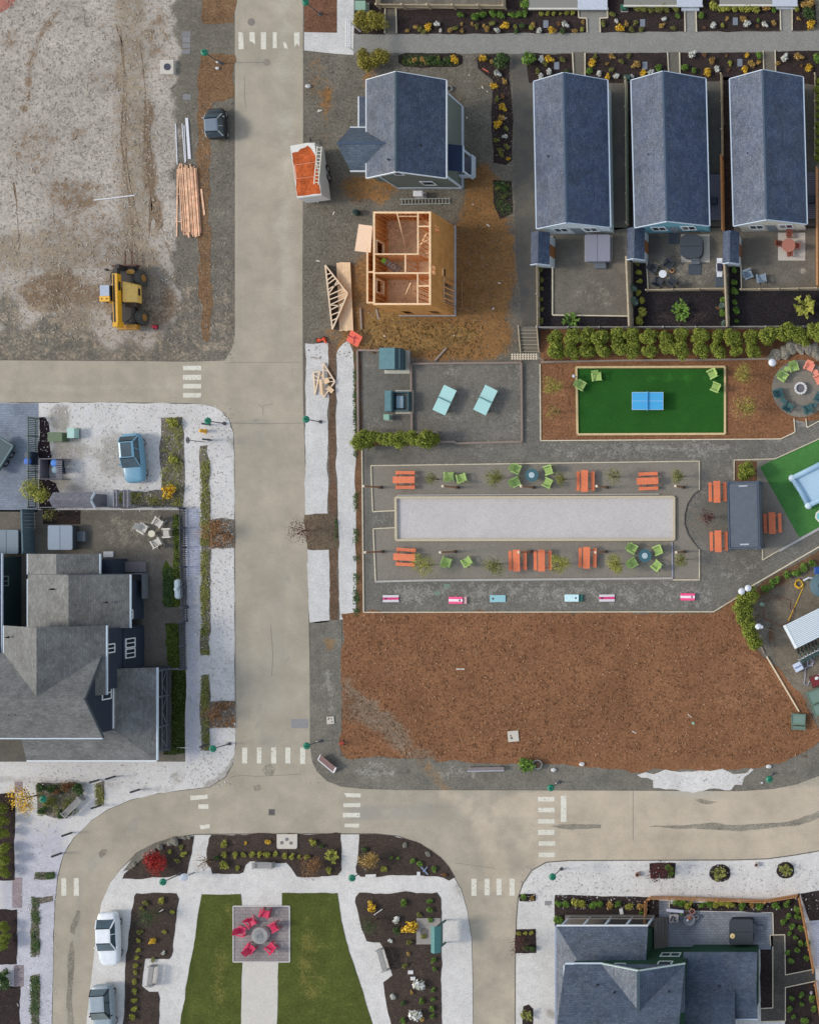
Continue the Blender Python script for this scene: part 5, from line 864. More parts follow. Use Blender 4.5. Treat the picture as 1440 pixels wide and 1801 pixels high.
b = MB(); b.box(-.78, -3.05, .75, .95, -2.62, 1.25); b.build('counterweight', YELD, t, bevel=.05); b = MB(); b.tube([(.1, -2.5, 1.5), (.5, -2.2, 1.4), (.7, -1.6, 1.25)], .05).tube([(.15, -2.4, 1.35), (.5, -2.5, 1.3), (.9, -2.3, 1.2)], .04); b.build('hose', STEEL, t)
MB().box(-1.3, 2.0, 1.6, -1.1, 2.15, 1.9).build('mirror', STEEL, t); MB().beam((-1.2, 2.08, 1.7), (-.5, 1.9, 1.7), .05, .05).build('mirror_arm', STEEL, t)
# ---- box trailer with a ladder on its orange roof
t = thing('box_trailer', 'white box trailer with peeling orange roof parked at the road edge', 'trailer', W(559, 310), R(7.5))
MB().box(-1.08, -2.35, .45, 1.08, 2.25, 2.1).build('body', M('white trailer panel', (214, 214, 212), .5, .06), t, bevel=.05)
b = MB(); b.prism([(-1.05, -2.3), (1.05, -2.3), (1.05, 2.2), (.4, 2.28), (-1.05, 2.2)], 2.102, 2.13); b.build('roof_rim', M('white trailer rim', (222, 218, 210)), t)
P = [(-1.0, -2.2), (1.0, -2.2), (.98, 0), (1.0, 1.1), (.7, 1.75), (.45, 2.02), (.2, 1.9), (-.2, 1.82), (-.5, 1.6), (-.98, 1.55)]; MB().prism(ragged([Vector(p) for p in P], .05, .2), 2.132, 2.142).build('roof_coating', G('peeling orange roof coating', (186, 92, 50), fine=4, big=.8, bvar=.22, fvar=.2, speck=(212, 132, 92), sp=(.64, .7)), t)
b = MB(); [b.box(-1.0, y, 2.143, 1.0, y + .03, 2.15) for y in (-.7, .5)]; b.box(-1.0, -.7, 2.143, -.84, .53, 2.149); b.build('roof_seam', M('pinkish roof seam', (206, 150, 126)), t)
for y in (-.35, .45):
    for s_ in (-1, 1): wheel_y(t, s_ * 1.04, y, .34, .2, TYRE, RIM)
MB().beam((0, 2.2, .5), (0, 3.3, .5), .1, .1).build('tow_bar', STEEL, t)
b = MB(); b.tube([(1.12, -.5, .5), (1.27, -.3, .8), (1.2, .3, .7)], .04); b.build('side_rail', M('grey hinge', (120, 116, 112)), t)
def ladder(label, p, q, w, n, mat, z0=.0):
    p, q = Vector(p), Vector(q); t = thing('ladder', label, 'ladder', p); d = (q - p); u = d.normalized(); s_ = Vector((-u.y, u.x, 0)).normalized() * w / 2
    for s2 in (-1, 1): MB().beam(s_ * s2, d + s_ * s2, .07, .07).build('rail', mat, t)
    for i in range(n): f = (i + .6) / n; MB().beam(d * f - s_, d * f + s_, .05, .05).build('rung', mat, t)
    return t
ladder('white ladder with dark rungs lying on the orange trailer roof', W(556, 324, 2.3), W(562, 257, 2.3), .38, 11, M('pale ladder', (222, 214, 196)))
ladder('grey aluminium extension ladder lying below the slate roofed house', W(703, 354.5, .1), W(792, 353, .1), .46, 15, M('aluminium ladder', (156, 160, 154), .45))
# ================= BUILDING SITE
def boards(specs, mat, label, group, cat='board', name='timber_board'):
    for i, (a, b_, w, h, z) in enumerate(specs):
        p, q = W(*a, z), W(*b_, z); c = (p + q) / 2; d = q - p; o = MB().box(-d.length / 2, -w / 2, -h / 2, d.length / 2, w / 2, h / 2).build(name, mat, loc=c); o.rotation_euler = (0, 0, math.atan2(d.y, d.x)); tag(o, label if isinstance(label, str) else label[i], cat, group)
PB = M('pale orange pine boards', (226, 182, 148), .8, .3, 2)
sp = []
for i in range(15):
    x = 315.5 + i * 2.05; sp.append(((x - 2 + rnd.uniform(-1, 1), 290 + rnd.uniform(-3, 8) + (18 if i == 4 else 0)), (x + 6 + rnd.uniform(-1, 1), 412 + rnd.uniform(-6, 6)), .1, .1, .08 + .1 * (i % 3 != 1)))
for i in range(6): x = 320 + i * 5; sp.append(((x - 1, 294 + rnd.uniform(0, 8)), (x + 7, 410 + rnd.uniform(-4, 4)), .2, .05, .05))
boards(sp, PB, 'long orange pine board in the lumber pile beside the dirt lot', 'boards of the lumber pile')
boards([((312.5, 297), (311, 415), .09, .06, .06), ((354, 332), (359.5, 378), .15, .06, .06), ((312, 341), (320, 341.5), .08, .06, .03), ((308.5, 389), (319, 389.5), .08, .06, .03)], PB, ['single thin board lying left of the lumber pile', 'short loose board lying right of the lumber pile', 'upper cross bearer under the lumber pile', 'lower cross bearer under the lumber pile'], None)
WP = M('white pvc', (214, 214, 218), .4, .05)
boards([((309, 217), (312, 289), .07, .07, .05), ((320.5, 217), (325.5, 286), .07, .07, .05), ((324, 219), (327, 284), .06, .06, .05), ((328.5, 207), (333.5, 279), .24, .08, .06)], WP, ['thin cream pole left of the white trim boards', 'thin white pole left of the wide white board', 'shorter thin white pole touching the wide white board', 'wide white trim board above the lumber pile'], None, 'pole', 'trim_board')
boards([((165, 351.5), (237, 343), .09, .05, .05)], WP, ['single white pole lying across the dirt lot'], None, 'pole', 'trim_board')
t = thing('concrete_vault', 'white square concrete slab with round dark lid on the dirt lot edge', 'vault', W(297.5, 119.5), R(0)); MB().box(-.6, -.62, 0, .6, .62, .35).build('slab', CONC, t, bevel=.03); MB().cyl(.05, -.0, .35, .38, .3, n=18).build('lid', M('slate lid', (66, 66, 82), .7), t)
PT = M('pale truss pine', (230, 206, 178), .8, .08, 2)
def truss(label, pts, webs, z, group=None, th=.09, w=.11, name='roof_truss', mat=PT):
    P = [W(x, y, z) for x, y in pts]; o = P[0]; b = MB(o)
    for i in range(len(P)): b.beam(P[i] - Vector((0, 0, .004 * i)), P[(i + 1) % len(P)] - Vector((0, 0, .004 * i)), w, th)
    for i, j, f, g in webs: a = P[i[0]].lerp(P[i[1]], f); c = P[j[0]].lerp(P[j[1]], g); b.beam(a - Vector((0, 0, .012)), c - Vector((0, 0, .012)), w * .7, th * .9)
    return tag(b.build(name, mat, loc=o * 1), label, 'truss', group)
wb_ = [((0, 2), (0, 1), .15, .27), ((0, 2), (0, 1), .3, .46), ((0, 2), (0, 1), .24, .36), ((0, 2), (0, 1), .38, .62), ((0, 2), (0, 1), .47, .82), ((0, 2), (0, 1), .54, .97), ((0, 2), (2, 1), .62, .9), ((0, 2), (2, 1), .62, .66), ((0, 2), (2, 1), .7, .74), ((0, 2), (2, 1), .78, .5), ((0, 2), (2, 1), .87, .32), ((0, 2), (2, 1), .94, .14), ((0, 2), (0, 1), .45, .55)]
for k in range(7):
    z = .08 + k * .1
    lab = 'topmost pale gable roof truss of the stack lying by the road' if k == 6 else 'pale gable roof truss under the topmost one in the roadside stack'
    truss(lab, [(572 + k * .02, 466), (611.5, 516), (584.5, 579)], wb_ if k == 6 else wb_[::3], z, 'stacked gable trusses')
boards([((594 + i * 4.9, 461 + (i == 0)), (599.5 + i * 4.9, 582 - (i % 2)), .235, .05, .06 + .055 * l) for l in range(4) for i in range(5)], M('pale plank wood', (226, 194, 156), .8, .14, 1.5), 'wide pale plank in the bundle under the truss stack', 'planks under the truss stack', 'plank', 'plank')
truss('small triangular truss lying on the white path below the cones', [(568.5, 638), (589, 671), (569, 699)], [((0, 2), (0, 1), .2, .45), ((0, 2), (0, 1), .45, .8), ((0, 2), (2, 1), .75, .5), ((0, 2), (0, 1), .55, .99)], .15)
truss('narrow wedge shaped truss left of the small triangular truss', [(551.5, 655), (562.5, 653.5), (554, 694)], [((0, 2), (1, 2), .12, .25), ((0, 2), (1, 2), .3, .4)], .12)
boards([((563, 667), (566, 694), .22, .06, .3), ((561, 655), (567, 662), .2, .05, .05), ((572, 666), (576, 674), .5, .05, .2), ((578, 688), (583, 682), .6, .05, .25)], M('pale plank wood', (0, 0, 0)), ['short pale board standing between the two small trusses', 'short dark edged offcut above the two small trusses', 'square plywood offcut inside the small triangular truss', 'square plywood offcut at the foot of the small triangular truss'], None)
boards([((634, 542), (636, 579), .14, .14, .08), ((661.5, 543), (666, 562), .16, .05, .05), ((785, 612), (765, 634), .14, .14, .08), ((546, 628), (564, 631), .05, .05, .05)], M('grey weathered timber', (0, 0, 0)), ['dark grey beam lying left of the dirt mound', 'short pale offcut below the pine house frame', 'grey beam lying diagonally on the dirt by the gravel pens', 'thin dark rod lying on the white path'], None)
# dirt mound: rough heap
def mound(cx, cy, rx, ry, h, name, mat, label, seed):
    g = random.Random(seed); b = MB(); n, m = 34, 12; rows = []
    for j in range(m + 1):
        r = j / m; rows.append([(rx * r * math.cos(2 * math.pi * i / n) * (1 + .12 * math.sin(3 * i * 2 * math.pi / n + 1)), ry * r * math.sin(2 * math.pi * i / n) * (1 + .1 * math.sin(2 * i * 2 * math.pi / n)), max(0.0, h * (1 - r ** 1.6) *  + (g.uniform(-.3, .34) if 0 < j < m else 0) * h) if j < m else .0) for i in range(n)])
    for j in range(1, m): pass
    V = [p for r in rows for p in r]; F = [(j * n + i, j * n + (i + 1) % n, (j + 1) * n + (i + 1) % n, (j + 1) * n + i) for j in range(m) for i in range(n)]
    b.add(V, F); o = b.build(name, mat, loc=W(cx, cy) + Vector((0, 0, .02)), smooth=True); return tag(o, label, 'mound')
mound(680, 572, 1.9, 1.6, .55, 'dirt_mound', G('heaped yellow dirt', (138, 108, 66), fine=5, bvar=.2, fvar=.34, bstr=1), 'rough mound of yellow brown dirt below the pine house frame', 5)
mound(745, 592, 4.2, 1.3, .16, 'dirt_mound', G('heaped yellow dirt', (0, 0, 0)), 'low spread of yellow dirt clods above the gravel pens', 8)
g = random.Random(3); b = MB()
for i in range(420): x, y = g.uniform(645, 850), g.uniform(565, 628); p = W(x, y); r = g.uniform(.04, .13); b.ell(p.x, p.y, .03, r, r * .8, r * .7, 6, 4, .25, g)
tag(b.build('dirt_clods', G('heaped yellow dirt', (0, 0, 0))), 'loose dirt clods scattered over the bare ground below the pine frame', 'dirt', kind='stuff')
SCR = M('white scrap', (212, 206, 196), .8, .1)
g = random.Random(4)
for i in range(46):
    x, y = g.uniform(545, 890), g.uniform(110, 610)
    if 600 < x < 815 and 120 < y < 560: continue
    p = W(x, y); s_ = g.uniform(.1, .34); o = MB().box(-s_ / 2, -.05, 0, s_ / 2, .05, .03).build('wood_scrap', SCR, loc=p + Vector((0, 0, .03)), rz=g.uniform(0, 3)); tag(o, 'small pale wood scrap lying on the bare construction ground', 'scrap', 'scraps on the construction ground')
t = thing('road_sign', 'orange diamond work sign tipped over beside the dirt mound', 'sign', W(628, 597), R(12))
b = MB(); b.hull([Vector(v) for v in ((0, -.75, .25), (.75, 0, .5), (0, .75, .75), (-.75, 0, .5))], [Vector(v) for v in ((0, -.75, .28), (.75, 0, .53), (0, .75, .78), (-.75, 0, .53))]); b.build('sign_face', M('fluorescent orange', (246, 112, 88), .6, .04), t, bevel=.02)
b = MB(); zf = lambda y: .54 + y * .333
for (x0, y0), (x1, y1) in (((-.3, .28), (0, .05)), ((0, .05), (.3, -.02)), ((0, .05), (-.12, -.3)), ((0, .05), (.2, .22)), ((-.12, -.3), (-.26, -.36))): b.beam((x0, y0, zf(y0)), (x1, y1, zf(y1)), .07, .02)
b.ell(-.36, .34, zf(.34), .07, .07, .03); b.build('worker_symbol', M('dull purple print', (150, 60, 70), .7), t); b = MB(); [b.beam((0, .2, .5), (x, y, .03), .05, .05) for x, y in ((.6, .7), (-.6, .7), (0, -.5))]; b.build('stand', STEEL, t)
def cone(px, py, label, col=(224, 84, 52), lying=None, r=.17, h=.6):
    t = thing('traffic_cone', label, 'cone', W(px, py, .1), R(lying or 0)); m = Matrix.Rotation(R(80), 4, 'Y') if lying is not None else Matrix()
    MB().box(-.2, -.2, 0, .2, .2, .03).xf(m).build('base', M('cone base', (60, 44, 42)), t); MB().lathe(0, 0, [(r, .03), (.04, h), (.02, h)], 12).xf(m).build('body', M('cone orange %d' % col[1], col, .6), t); MB().lathe(0, 0, [(r * .62, .24), (r * .47, .36)], 12).xf(m @ Matrix.Scale(1.04, 4)).build('band', M('white band', (220, 218, 214)), t)
cone(558, 599, 'orange and white cone lying flat at the head of the white path', lying=10); cone(569, 594, 'orange cone lying flat nearer the truss stack', lying=-60); cone(602, 1307, 'small orange marker at the lower left corner of the bark field', (230, 110, 90)); cone(274, 575, 'small pink red cone beside the telehandler', (220, 60, 80))
t = thing('propane_cylinder', 'small dark teal barrel at the corner of the pine house frame', 'barrel', W(630, 375)); MB().lathe(0, 0, [(.2, .05), (.26, .12), (.26, .6), (.2, .68)], 12).build('body', M('dark teal barrel', (42, 72, 66)), t); MB().cyl(0, 0, .68, .74, .1, n=8).build('cap', BLK, t)
t = thing('wash_basin', 'white utility sink standing beside the sage house wall', 'sink', W(737, 341, .5).xy.to_3d()); MB().box(-.42, -.25, .55, .42, .25, .8).build('bowl', M('white enamel', (222, 222, 226), .4), t, bevel=.06); MB().box(-.5, -.3, .03, .5, .3, .1).build('base', M('grey plinth', (140, 136, 138)), t); b = MB(); [b.beam((x, 0, .1), (x, 0, .55), .06, .06) for x in (-.3, .3)]; b.build('legs', STEEL, t)
o = MB(); o.tube([(.25 * math.cos(a * .5), .25 * math.sin(a * .5), .06 + .004 * a) for a in range(40)], .03); tag(o.build('hose_coil', M('grey hose', (150, 152, 150)), loc=W(791, 156)), 'coiled grey hose beside the slate roofed house', 'hose coil')
# ---- utility cabinets, outdoor tables
TEAL = M('weathered teal metal', (86, 124, 130), .55, .14, 3); TEALD = M('dark teal metal', (58, 86, 92), .55, .1)
t = thing('utility_cabinet', 'large teal utility cabinet with sloped worn lid at the top of the gravel pen', 'utility cabinet', W(692, 632, .8).xy.to_3d())
MB().box(-1.1, -1.15, 0, 1.1, .9, .12).build('pad', M('cream concrete pad', (182, 178, 164), .9), t); MB().box(-.95, -.85, .12, .75, .9, 1.2).build('body', TEALD, t)
MB().hull([Vector(v) for v in ((-1.05, -.9, 1.2), (.35, -.9, 1.3), (.35, .95, 1.3), (-1.05, .95, 1.2))], [Vector(v) for v in ((-1.05, -.9, 1.28), (.35, -.9, 1.38), (.35, .95, 1.38), (-1.05, .95, 1.28))]).build('lid', TEAL, t)
MB().hull([Vector(v) for v in ((.36, -.9, 1.3), (.95, -.9, .9), (.95, .95, .9), (.36, .95, 1.3))], [Vector(v) for v in ((.36, -.9, 1.38), (.95, -.9, .96), (.95, .95, .96), (.36, .95, 1.38))]).build('door', M('slate teal door', (58, 78, 84), .4), t)
t = thing('utility_cabinet', 'open teal utility cabinet with raised lid and pale inner box in the gravel pen', 'utility cabinet', W(701, 706, .5).xy.to_3d())
MB().box(-.45, -1.05, 0, 1.1, 1.05, .12).build('pad', M('cream concrete pad', (0, 0, 0)), t); MB().box(-1.0, -.9, .9, -.4, .9, 1.0).build('lid', TEAL, t); b = MB(); b.box(-.45, -.85, .12, -.35, .85, 1.0).box(-.35, -.85, .12, 1.0, -.75, .8).box(-.35, .75, .12, 1.0, .85, .8).box(.9, -.75, .12, 1.0, .75, .8); b.build('body', TEALD, t); MB().box(-.2, -.6, .12, .45, .5, .6).build('inner_box', M('pale slate box', (128, 150, 160), .5), t, bevel=.05); MB().box(-1.0, -.9, .12, -.92, .9, .9).build('side', TEALD, t)
def pedestal(px, py, label, c, s=(.5, .5, .7), rz=0):
    t = thing('utility_pedestal', label, 'utility box', W(px, py, s[2] * .6).xy.to_3d(), R(rz)); m = M('pedestal %d %d' % (c[0], c[1]), c, .5)
    MB().box(-s[0] / 2, -s[1] / 2, .05, s[0] / 2, s[1] / 2, s[2]).build('body', m, t, bevel=.03); MB().box(-s[0] / 2 - .04, -s[1] / 2 - .04, s[2] + .002, s[0] / 2 + .04, s[1] / 2 + .04, s[2] + .07).build('lid', m, t, bevel=.02); MB().box(-s[0] / 2 - .1, -s[1] / 2 - .1, 0, s[0] / 2 + .1, s[1] / 2 + .1, .05).build('base', M('grey concrete base', (150, 146, 138), .9), t)
pedestal(682, 734, 'small mint green utility box below the open cabinet', (140, 178, 158), (.42, .42, .6)); pedestal(102, 769, 'olive green utility cabinet on the white rock near the paver driveway', (88, 106, 78), (1.2, .75, .8)); pedestal(129, 762, 'pale mint utility box beside the olive green cabinet', (170, 204, 194), (.55, .8, .7))
pedestal(636, 11, 'pale green utility box above the golden conifers at the top edge', (140, 170, 150), (.85, .75, .6)); pedestal(1097, 13, 'dark green round topped box in the bed at the top edge', (44, 92, 72), (.45, .4, .4)); pedestal(1103, 137, 'small dark green box between the white and teal cottages', (52, 76, 70), (.5, .4, .4))
def pingpong(px, py, rz, label, c, net, z=.76, L=2.5, Wd=1.3, lines=False, legc=TEALD):
    t = thing('table_tennis_table', label, 'ping pong table', W(px, py, z).xy.to_3d(), R(rz)); m = M('table top %d' % c[0], c, .4, .04)
    for s_ in (-1, 1): MB().box(s_ * .01 if s_ > 0 else -L / 2, -Wd / 2, z - .04, L / 2 if s_ > 0 else -.01, Wd / 2, z).build('table_top', m, t)
    MB().box(-.015, -Wd / 2 - .08, z + .001, .015, Wd / 2 + .08, z + .15).build('net', net, t)
    for x in (-.85, .85):
        for y in (-.45, .45): MB().box(x - .05, y - .05, 0.02, x + .05, y + .05, z - .04).build('leg', legc, t)
    if lines:
        b = MB(); e = .015; b.box(-L / 2, -Wd / 2, z + .001, L / 2, -Wd / 2 + .02, z + .004).box(-L / 2, Wd / 2 - .02, z + .001, L / 2, Wd / 2, z + .004).box(-L / 2, -.008, z + .0015, L / 2, .008, z + .005).box(-L / 2, -Wd / 2 + .02, z + .001, -L / 2 + .02, Wd / 2 - .02, z + .004).box(L / 2 - .02, -Wd / 2 + .02, z + .001, L / 2, Wd / 2 - .02, z + .004); b.build('lines', M('white line', (224, 228, 232)), t)
MNT = (170, 212, 208)
pingpong(781.5, 703.5, 65, 'left of two pale mint outdoor ping pong tables in the gravel pen', MNT, TEAL, L=2.4, Wd=1.2); pingpong(853.5, 703.5, 64, 'right of two pale mint outdoor ping pong tables in the gravel pen', MNT, TEAL, L=2.4, Wd=1.2)
pingpong(1138.5, 705, 0, 'bright blue ping pong table in the middle of the green turf', (72, 164, 214), M('blue net', (110, 180, 220)), L=2.74, Wd=1.55, lines=True, legc=STEEL)
# ---- picnic tables
OR1 = M('orange painted boards', (228, 126, 86), .6, .1, 4)
def picnic(px, py, rz, label):
    t = thing('picnic_table', label, 'picnic table', W(px, py, .6).xy.to_3d(), R(rz), 'orange picnic tables'); L = 1.9
    b = MB(); [b.box(-L / 2, -.29 + i * .118, .72, L / 2, -.29 + i * .118 + .11, .76) for i in range(5)]; b.build('table_top', OR1, t)
    for s_ in (-1, 1): b = MB(); b.box(-L / 2 + .1, s_ * .64 - .14, .42, L / 2 - .1, s_ * .64 - .004, .46).box(-L / 2 + .1, s_ * .64 + .004, .42, L / 2 - .1, s_ * .64 + .14, .46); b.build('bench_seat', OR1, t)
    for x in (-.65, .65):
        for s_ in (-1, 1): b = MB(); b.beam((x, s_ * .22, .72), (x, s_ * .62, .02), .07, .09); b.build('leg', M('orange leg', (196, 92, 58)), t)
        MB().box(x - .03, -.85, .36, x + .03, .85, .419).build('cross_beam', M('orange leg', (0, 0, 0)), t)
for px, py, rz, lab in ((711, 844, 0, 'orange picnic table at the upper left corner of the bocce area'), (1028.5, 846, 90, 'orange picnic table standing upright on the plan above the bocce court middle'), (1139, 846, 2, 'orange picnic table above the right end of the bocce court'), (712, 980, -3, 'orange picnic table at the lower left corner of the bocce area'), (909, 986, 91, 'left of the two neighbouring orange picnic tables below the bocce court'), (953, 986, 91, 'right of the two neighbouring orange picnic tables below the bocce court'), (1032, 981, 89, 'lone orange picnic table below the right half of the bocce court'), (1261, 865, 91, 'orange picnic table above the maroon shrub beside the container'), (1263, 952, 91, 'orange picnic table below the maroon shrub beside the container'), (1358, 920, 92, 'orange picnic table between the container and the bright turf')): picnic(px, py, rz, lab)
# ---- lounge chairs
def chair(px, py, tx, ty, mat, label, group, z=.45, w=.74, name='lounge_chair'):
    t = thing(name, label, 'chair', W(px, py, z).xy.to_3d(), face(px, py, tx, ty), group)
    MB().hull([Vector(v) for v in ((-.27, -.2, .3), (.27, -.2, .3), (.27, .36, .4), (-.27, .36, .4))], [Vector(v) for v in ((-.27, -.2, .34), (.27, -.2, .34), (.27, .36, .44), (-.27, .36, .44))]).build('seat', mat, t)
    b = MB(); [b.hull([Vector((-.28 + i * .114, -.2, .3)), Vector((-.18 + i * .114, -.2, .3)), Vector((-.18 + i * .114, -.16, .3)), Vector((-.28 + i * .114, -.16, .3))], [Vector((-.3 + i * .122, -.46, .98 + .05 * math.sin((i + .5) * .63))), Vector((-.19 + i * .122, -.46, .98 + .05 * math.sin((i + .5) * .63))), Vector((-.19 + i * .122, -.42, .98)), Vector((-.3 + i * .122, -.42, .98))]) for i in range(5)]; b.build('backrest', mat, t)
    for s_ in (-1, 1):
        MB().box(s_ * .36 - .065, -.34, .54, s_ * .36 + .065, .4, .575).build('armrest', mat, t); MB().box(s_ * .35 - .04, .28, 0.02, s_ * .35 + .04, .36, .54).build('leg', mat, t); b = MB(); b.beam((s_ * .34, .3, .32), (s_ * .32, -.42, .06), .04, .1); b.build('leg', mat, t)
    return t
LIME = M('lime green plastic', (166, 192, 112), .55, .08, 5); TEALC = M('dark teal plastic', (62, 98, 100), .55, .1, 5); CORAL = M('coral plastic', (238, 152, 128), .55, .06, 5); RED_ = M('raspberry red plastic', (208, 52, 92), .5, .08, 5); CREAM = M('cream painted wood', (206, 200, 190), .6, .06, 5); SLATEC = M('slate plastic', (134, 148, 162), .5, .06); CHARC = M('charcoal plastic', (58, 62, 68), .6, .1)
GR = 'lime lounge chairs'
for px, py, tx, ty, lab in ((1021, 677, 1140, 740, 'lime chair straddling the left edge of the turf court'), (1049, 662, 1056, 720, 'lime chair on the turf a step in from its upper left corner'), (1252.5, 657, 1150, 640 + 70, 'upper lime chair at the right end of the turf court'), (1258.5, 681, 1160, 640, 'lower lime chair at the right end of the turf court'),
                            (789, 838, 790, 780, 'lime chair left of a pair above the bocce court'), (811.5, 841, 795, 780, 'lime chair right of a pair above the bocce court'),
                            (907.5, 824.5, 935, 836, 'lime chair upper left of the teal round table above the bocce court'), (964.5, 826.5, 935, 836, 'lime chair upper right of the teal round table above the bocce court'), (906.5, 848, 935, 836, 'lime chair lower left of the teal round table above the bocce court'), (963.5, 849.5, 935, 836, 'lime chair lower right of the teal round table above the bocce court'),
                            (784.5, 988.5, 795, 960, 'lime chair left of a pair below the bocce court'), (821, 988.5, 805, 960, 'lime chair right of a pair below the bocce court'),
                            (1112, 964.5, 1134, 977, 'lime chair upper left of the teal round table below the bocce court'), (1157, 967.5, 1134, 977, 'lime chair upper right of the teal round table below the bocce court'), (1112.5, 990, 1134, 977, 'lime chair lower left of the teal round table below the bocce court'), (1154.5, 995, 1134, 977, 'lime chair lower right of the teal round table below the bocce court'),
                            (1395.5, 645, 1407, 683, 'lime chair right of the lime side table by the fire pit'), (1376.5, 661.5, 1407, 683, 'lime chair left of the lime side table by the fire pit')): chair(px, py, tx, ty, LIME, lab, GR)
for px, py, m, lab in ((1423, 644, CORAL, 'coral chair left of the coral side table by the fire pit'), (1440, 666, CORAL, 'coral chair right of the coral side table on the picture edge')): chair(px, py, 1407, 683, m, lab, 'coral lounge chairs')
for px, py, lab in ((1369.5, 691.5, 'dark teal chair at the far left of the round fire pit patio'), (1385.5, 715, 'dark teal chair at the lower left of the round fire pit patio'), (1420.5, 719, 'dark teal chair at the bottom of the round fire pit patio'), (1440, 699, 'dark teal chair on the picture edge beside the fire pit patio')): chair(px, py, 1407, 683, TEALC, lab, 'teal lounge chairs')
for px, py, lab in ((465.5, 1607, 'red chair at the top of the park fire table ring'), (440.5, 1623, 'red chair at the upper left of the park fire table ring'), (424, 1639, 'red chair at the far left of the park fire table ring'), (439, 1669.5, 'red chair at the lower left of the park fire table ring'), (482, 1631, 'red chair at the right of the park fire table ring'), (476.5, 1668, 'red chair at the lower right of the park fire table ring')): chair(px, py, 457, 1646, RED_, lab, 'red lounge chairs in the park')
for px, py, lab in ((278.5, 918.5, 'cream chair at the top of the ring behind the navy house'), (294, 937.5, 'cream chair at the right of the ring behind the navy house'), (275.5, 955.5, 'cream chair at the bottom of the ring behind the navy house'), (250.5, 929.5, 'cream chair at the left of the ring behind the navy house')): chair(px, py, 266, 939, CREAM, lab, 'cream lounge chairs')
for px, py, lab in ((1148, 472, 'charcoal chair at the upper left of the white fire bowl on the teal cottage patio'), (1176, 464, 'charcoal chair at the upper right of the white fire bowl on the teal cottage patio'), (1156.5, 495.5, 'charcoal chair at the lower left of the white fire bowl on the teal cottage patio'), (1182, 495, 'charcoal chair at the lower right of the white fire bowl on the teal cottage patio')): chair(px, py, 1165, 481, CHARC, lab, 'charcoal patio chairs')
chair(1315, 481.5, 1345, 470, SLATEC, 'left of two slate blue chairs on the cream cottage patio', 'slate blue chairs'); chair(1339, 489.5, 1334, 455, SLATEC, 'right of two slate blue chairs on the cream cottage patio', 'slate blue chairs')
def rtable(px, py, r, mat, label, z=.45, name='side_table', cat='table', rim=None):
    t = thing(name, label, cat, W(px, py, z).xy.to_3d()); MB().lathe(0, 0, [(r, z - .04), (r, z)], 20).build('table_top', mat, t); b = MB(); [b.beam((r * .7 * math.cos(a), r * .7 * math.sin(a), .03), (r * .6 * math.cos(a), r * .6 * math.sin(a), z - .04), .05, .05) for a in (.8, 2.4, 3.9, 5.5)]; b.build('legs', mat, t); return t
rtable(1383, 649, .24, LIME, 'small round lime side table between two lime chairs'); rtable(1434, 654, .24, CORAL, 'small round coral side table between two coral chairs'); rtable(1376.5, 704, .22, TEALC, 'small round teal side table at the left of the fire pit'); rtable(1432, 712, .22, TEALC, 'small round teal side table at the right of the fire pit')
for px, py, lab in ((935, 835.5, 'round dark teal table with pale centre above the bocce court'), (1134, 977.5, 'round dark teal table with pale centre below the bocce court')):
    t = rtable(px, py, .58, M('dark teal table top', (58, 98, 106), .5, .06), lab, .72, 'round_table'); MB().lathe(0, 0, [(.26, .721), (.26, .76), (.12, .77)], 16).build('centre_bowl', M('pale centre bowl', (176, 192, 196), .5), t)
def pit(px, py, ro, h, mat, label, name, inner, n=14):
    t = thing(name, label, 'fire pit', W(px, py, h).xy.to_3d()); b = MB()
    for i in range(n): a = 2 * math.pi * i / n; b.obox(math.cos(a) * ro * .82, math.sin(a) * ro * .82, .03, h - .015 * (i % 2), ro * .34, ro * .82 * 2 * math.pi / n * .93, a)
    b.build('stones', mat, t, bevel=.02); MB().lathe(0, 0, [(ro * .62, .03), (ro * .62, h - .12)], 18).build('fire_bowl', inner, t)
pit(1407.5, 682.5, .56, .42, M('white pit stone', (206, 202, 200), .8, .1), 'round white stone fire pit on the round gravel patio', 'fire_pit', M('grey ash', (112, 108, 112), .9))
t = thing('fire_table', 'round pale slatted fire table in the middle of the red chairs', 'fire pit', W(457, 1646.5, .5).xy.to_3d())
MB().lathe(0, 0, [(.6, .02), (.7, .1), (.72, .5), (.66, .55), (.35, .55)], 24).build('drum', M('pale slatted drum', (176, 174, 170), .7, .1), t); b = MB(); [b.obox(math.cos(i * .2618) * .5, math.sin(i * .2618) * .5, .551, .57, .34, .05, i * .2618) for i in range(24)]; b.build('slats', M('grey slat', (134, 132, 130)), t); MB().lathe(0, 0, [(.26, .571), (.26, .6), (.1, .58)], 16).build('burner', M('ash grey burner', (120, 122, 128)), t)
rtable(266.4, 938.7, .3, M('cream table top', (214, 206, 184), .6), 'round cream side table in the middle of the cream chairs', .45)
rtable(1165, 481.3, .34, M('white fire bowl cover', (216, 218, 222), .5), 'round white fire bowl between the charcoal chairs', .5, 'fire_bowl', 'fire pit')
t = thing('planter_pot', 'small orange pot beside the charcoal chairs', 'pot', W(1182, 476, .2).xy.to_3d()); MB().lathe(0, 0, [(.14, .03), (.2, .35), (.16, .36)], 12).build('pot', M('orange glazed pot', (206, 150, 90)), t); MB().ell(0, 0, .38, .13, .13, .06, 8, 4).build('soil', M('pot soil', (70, 50, 40)), t)
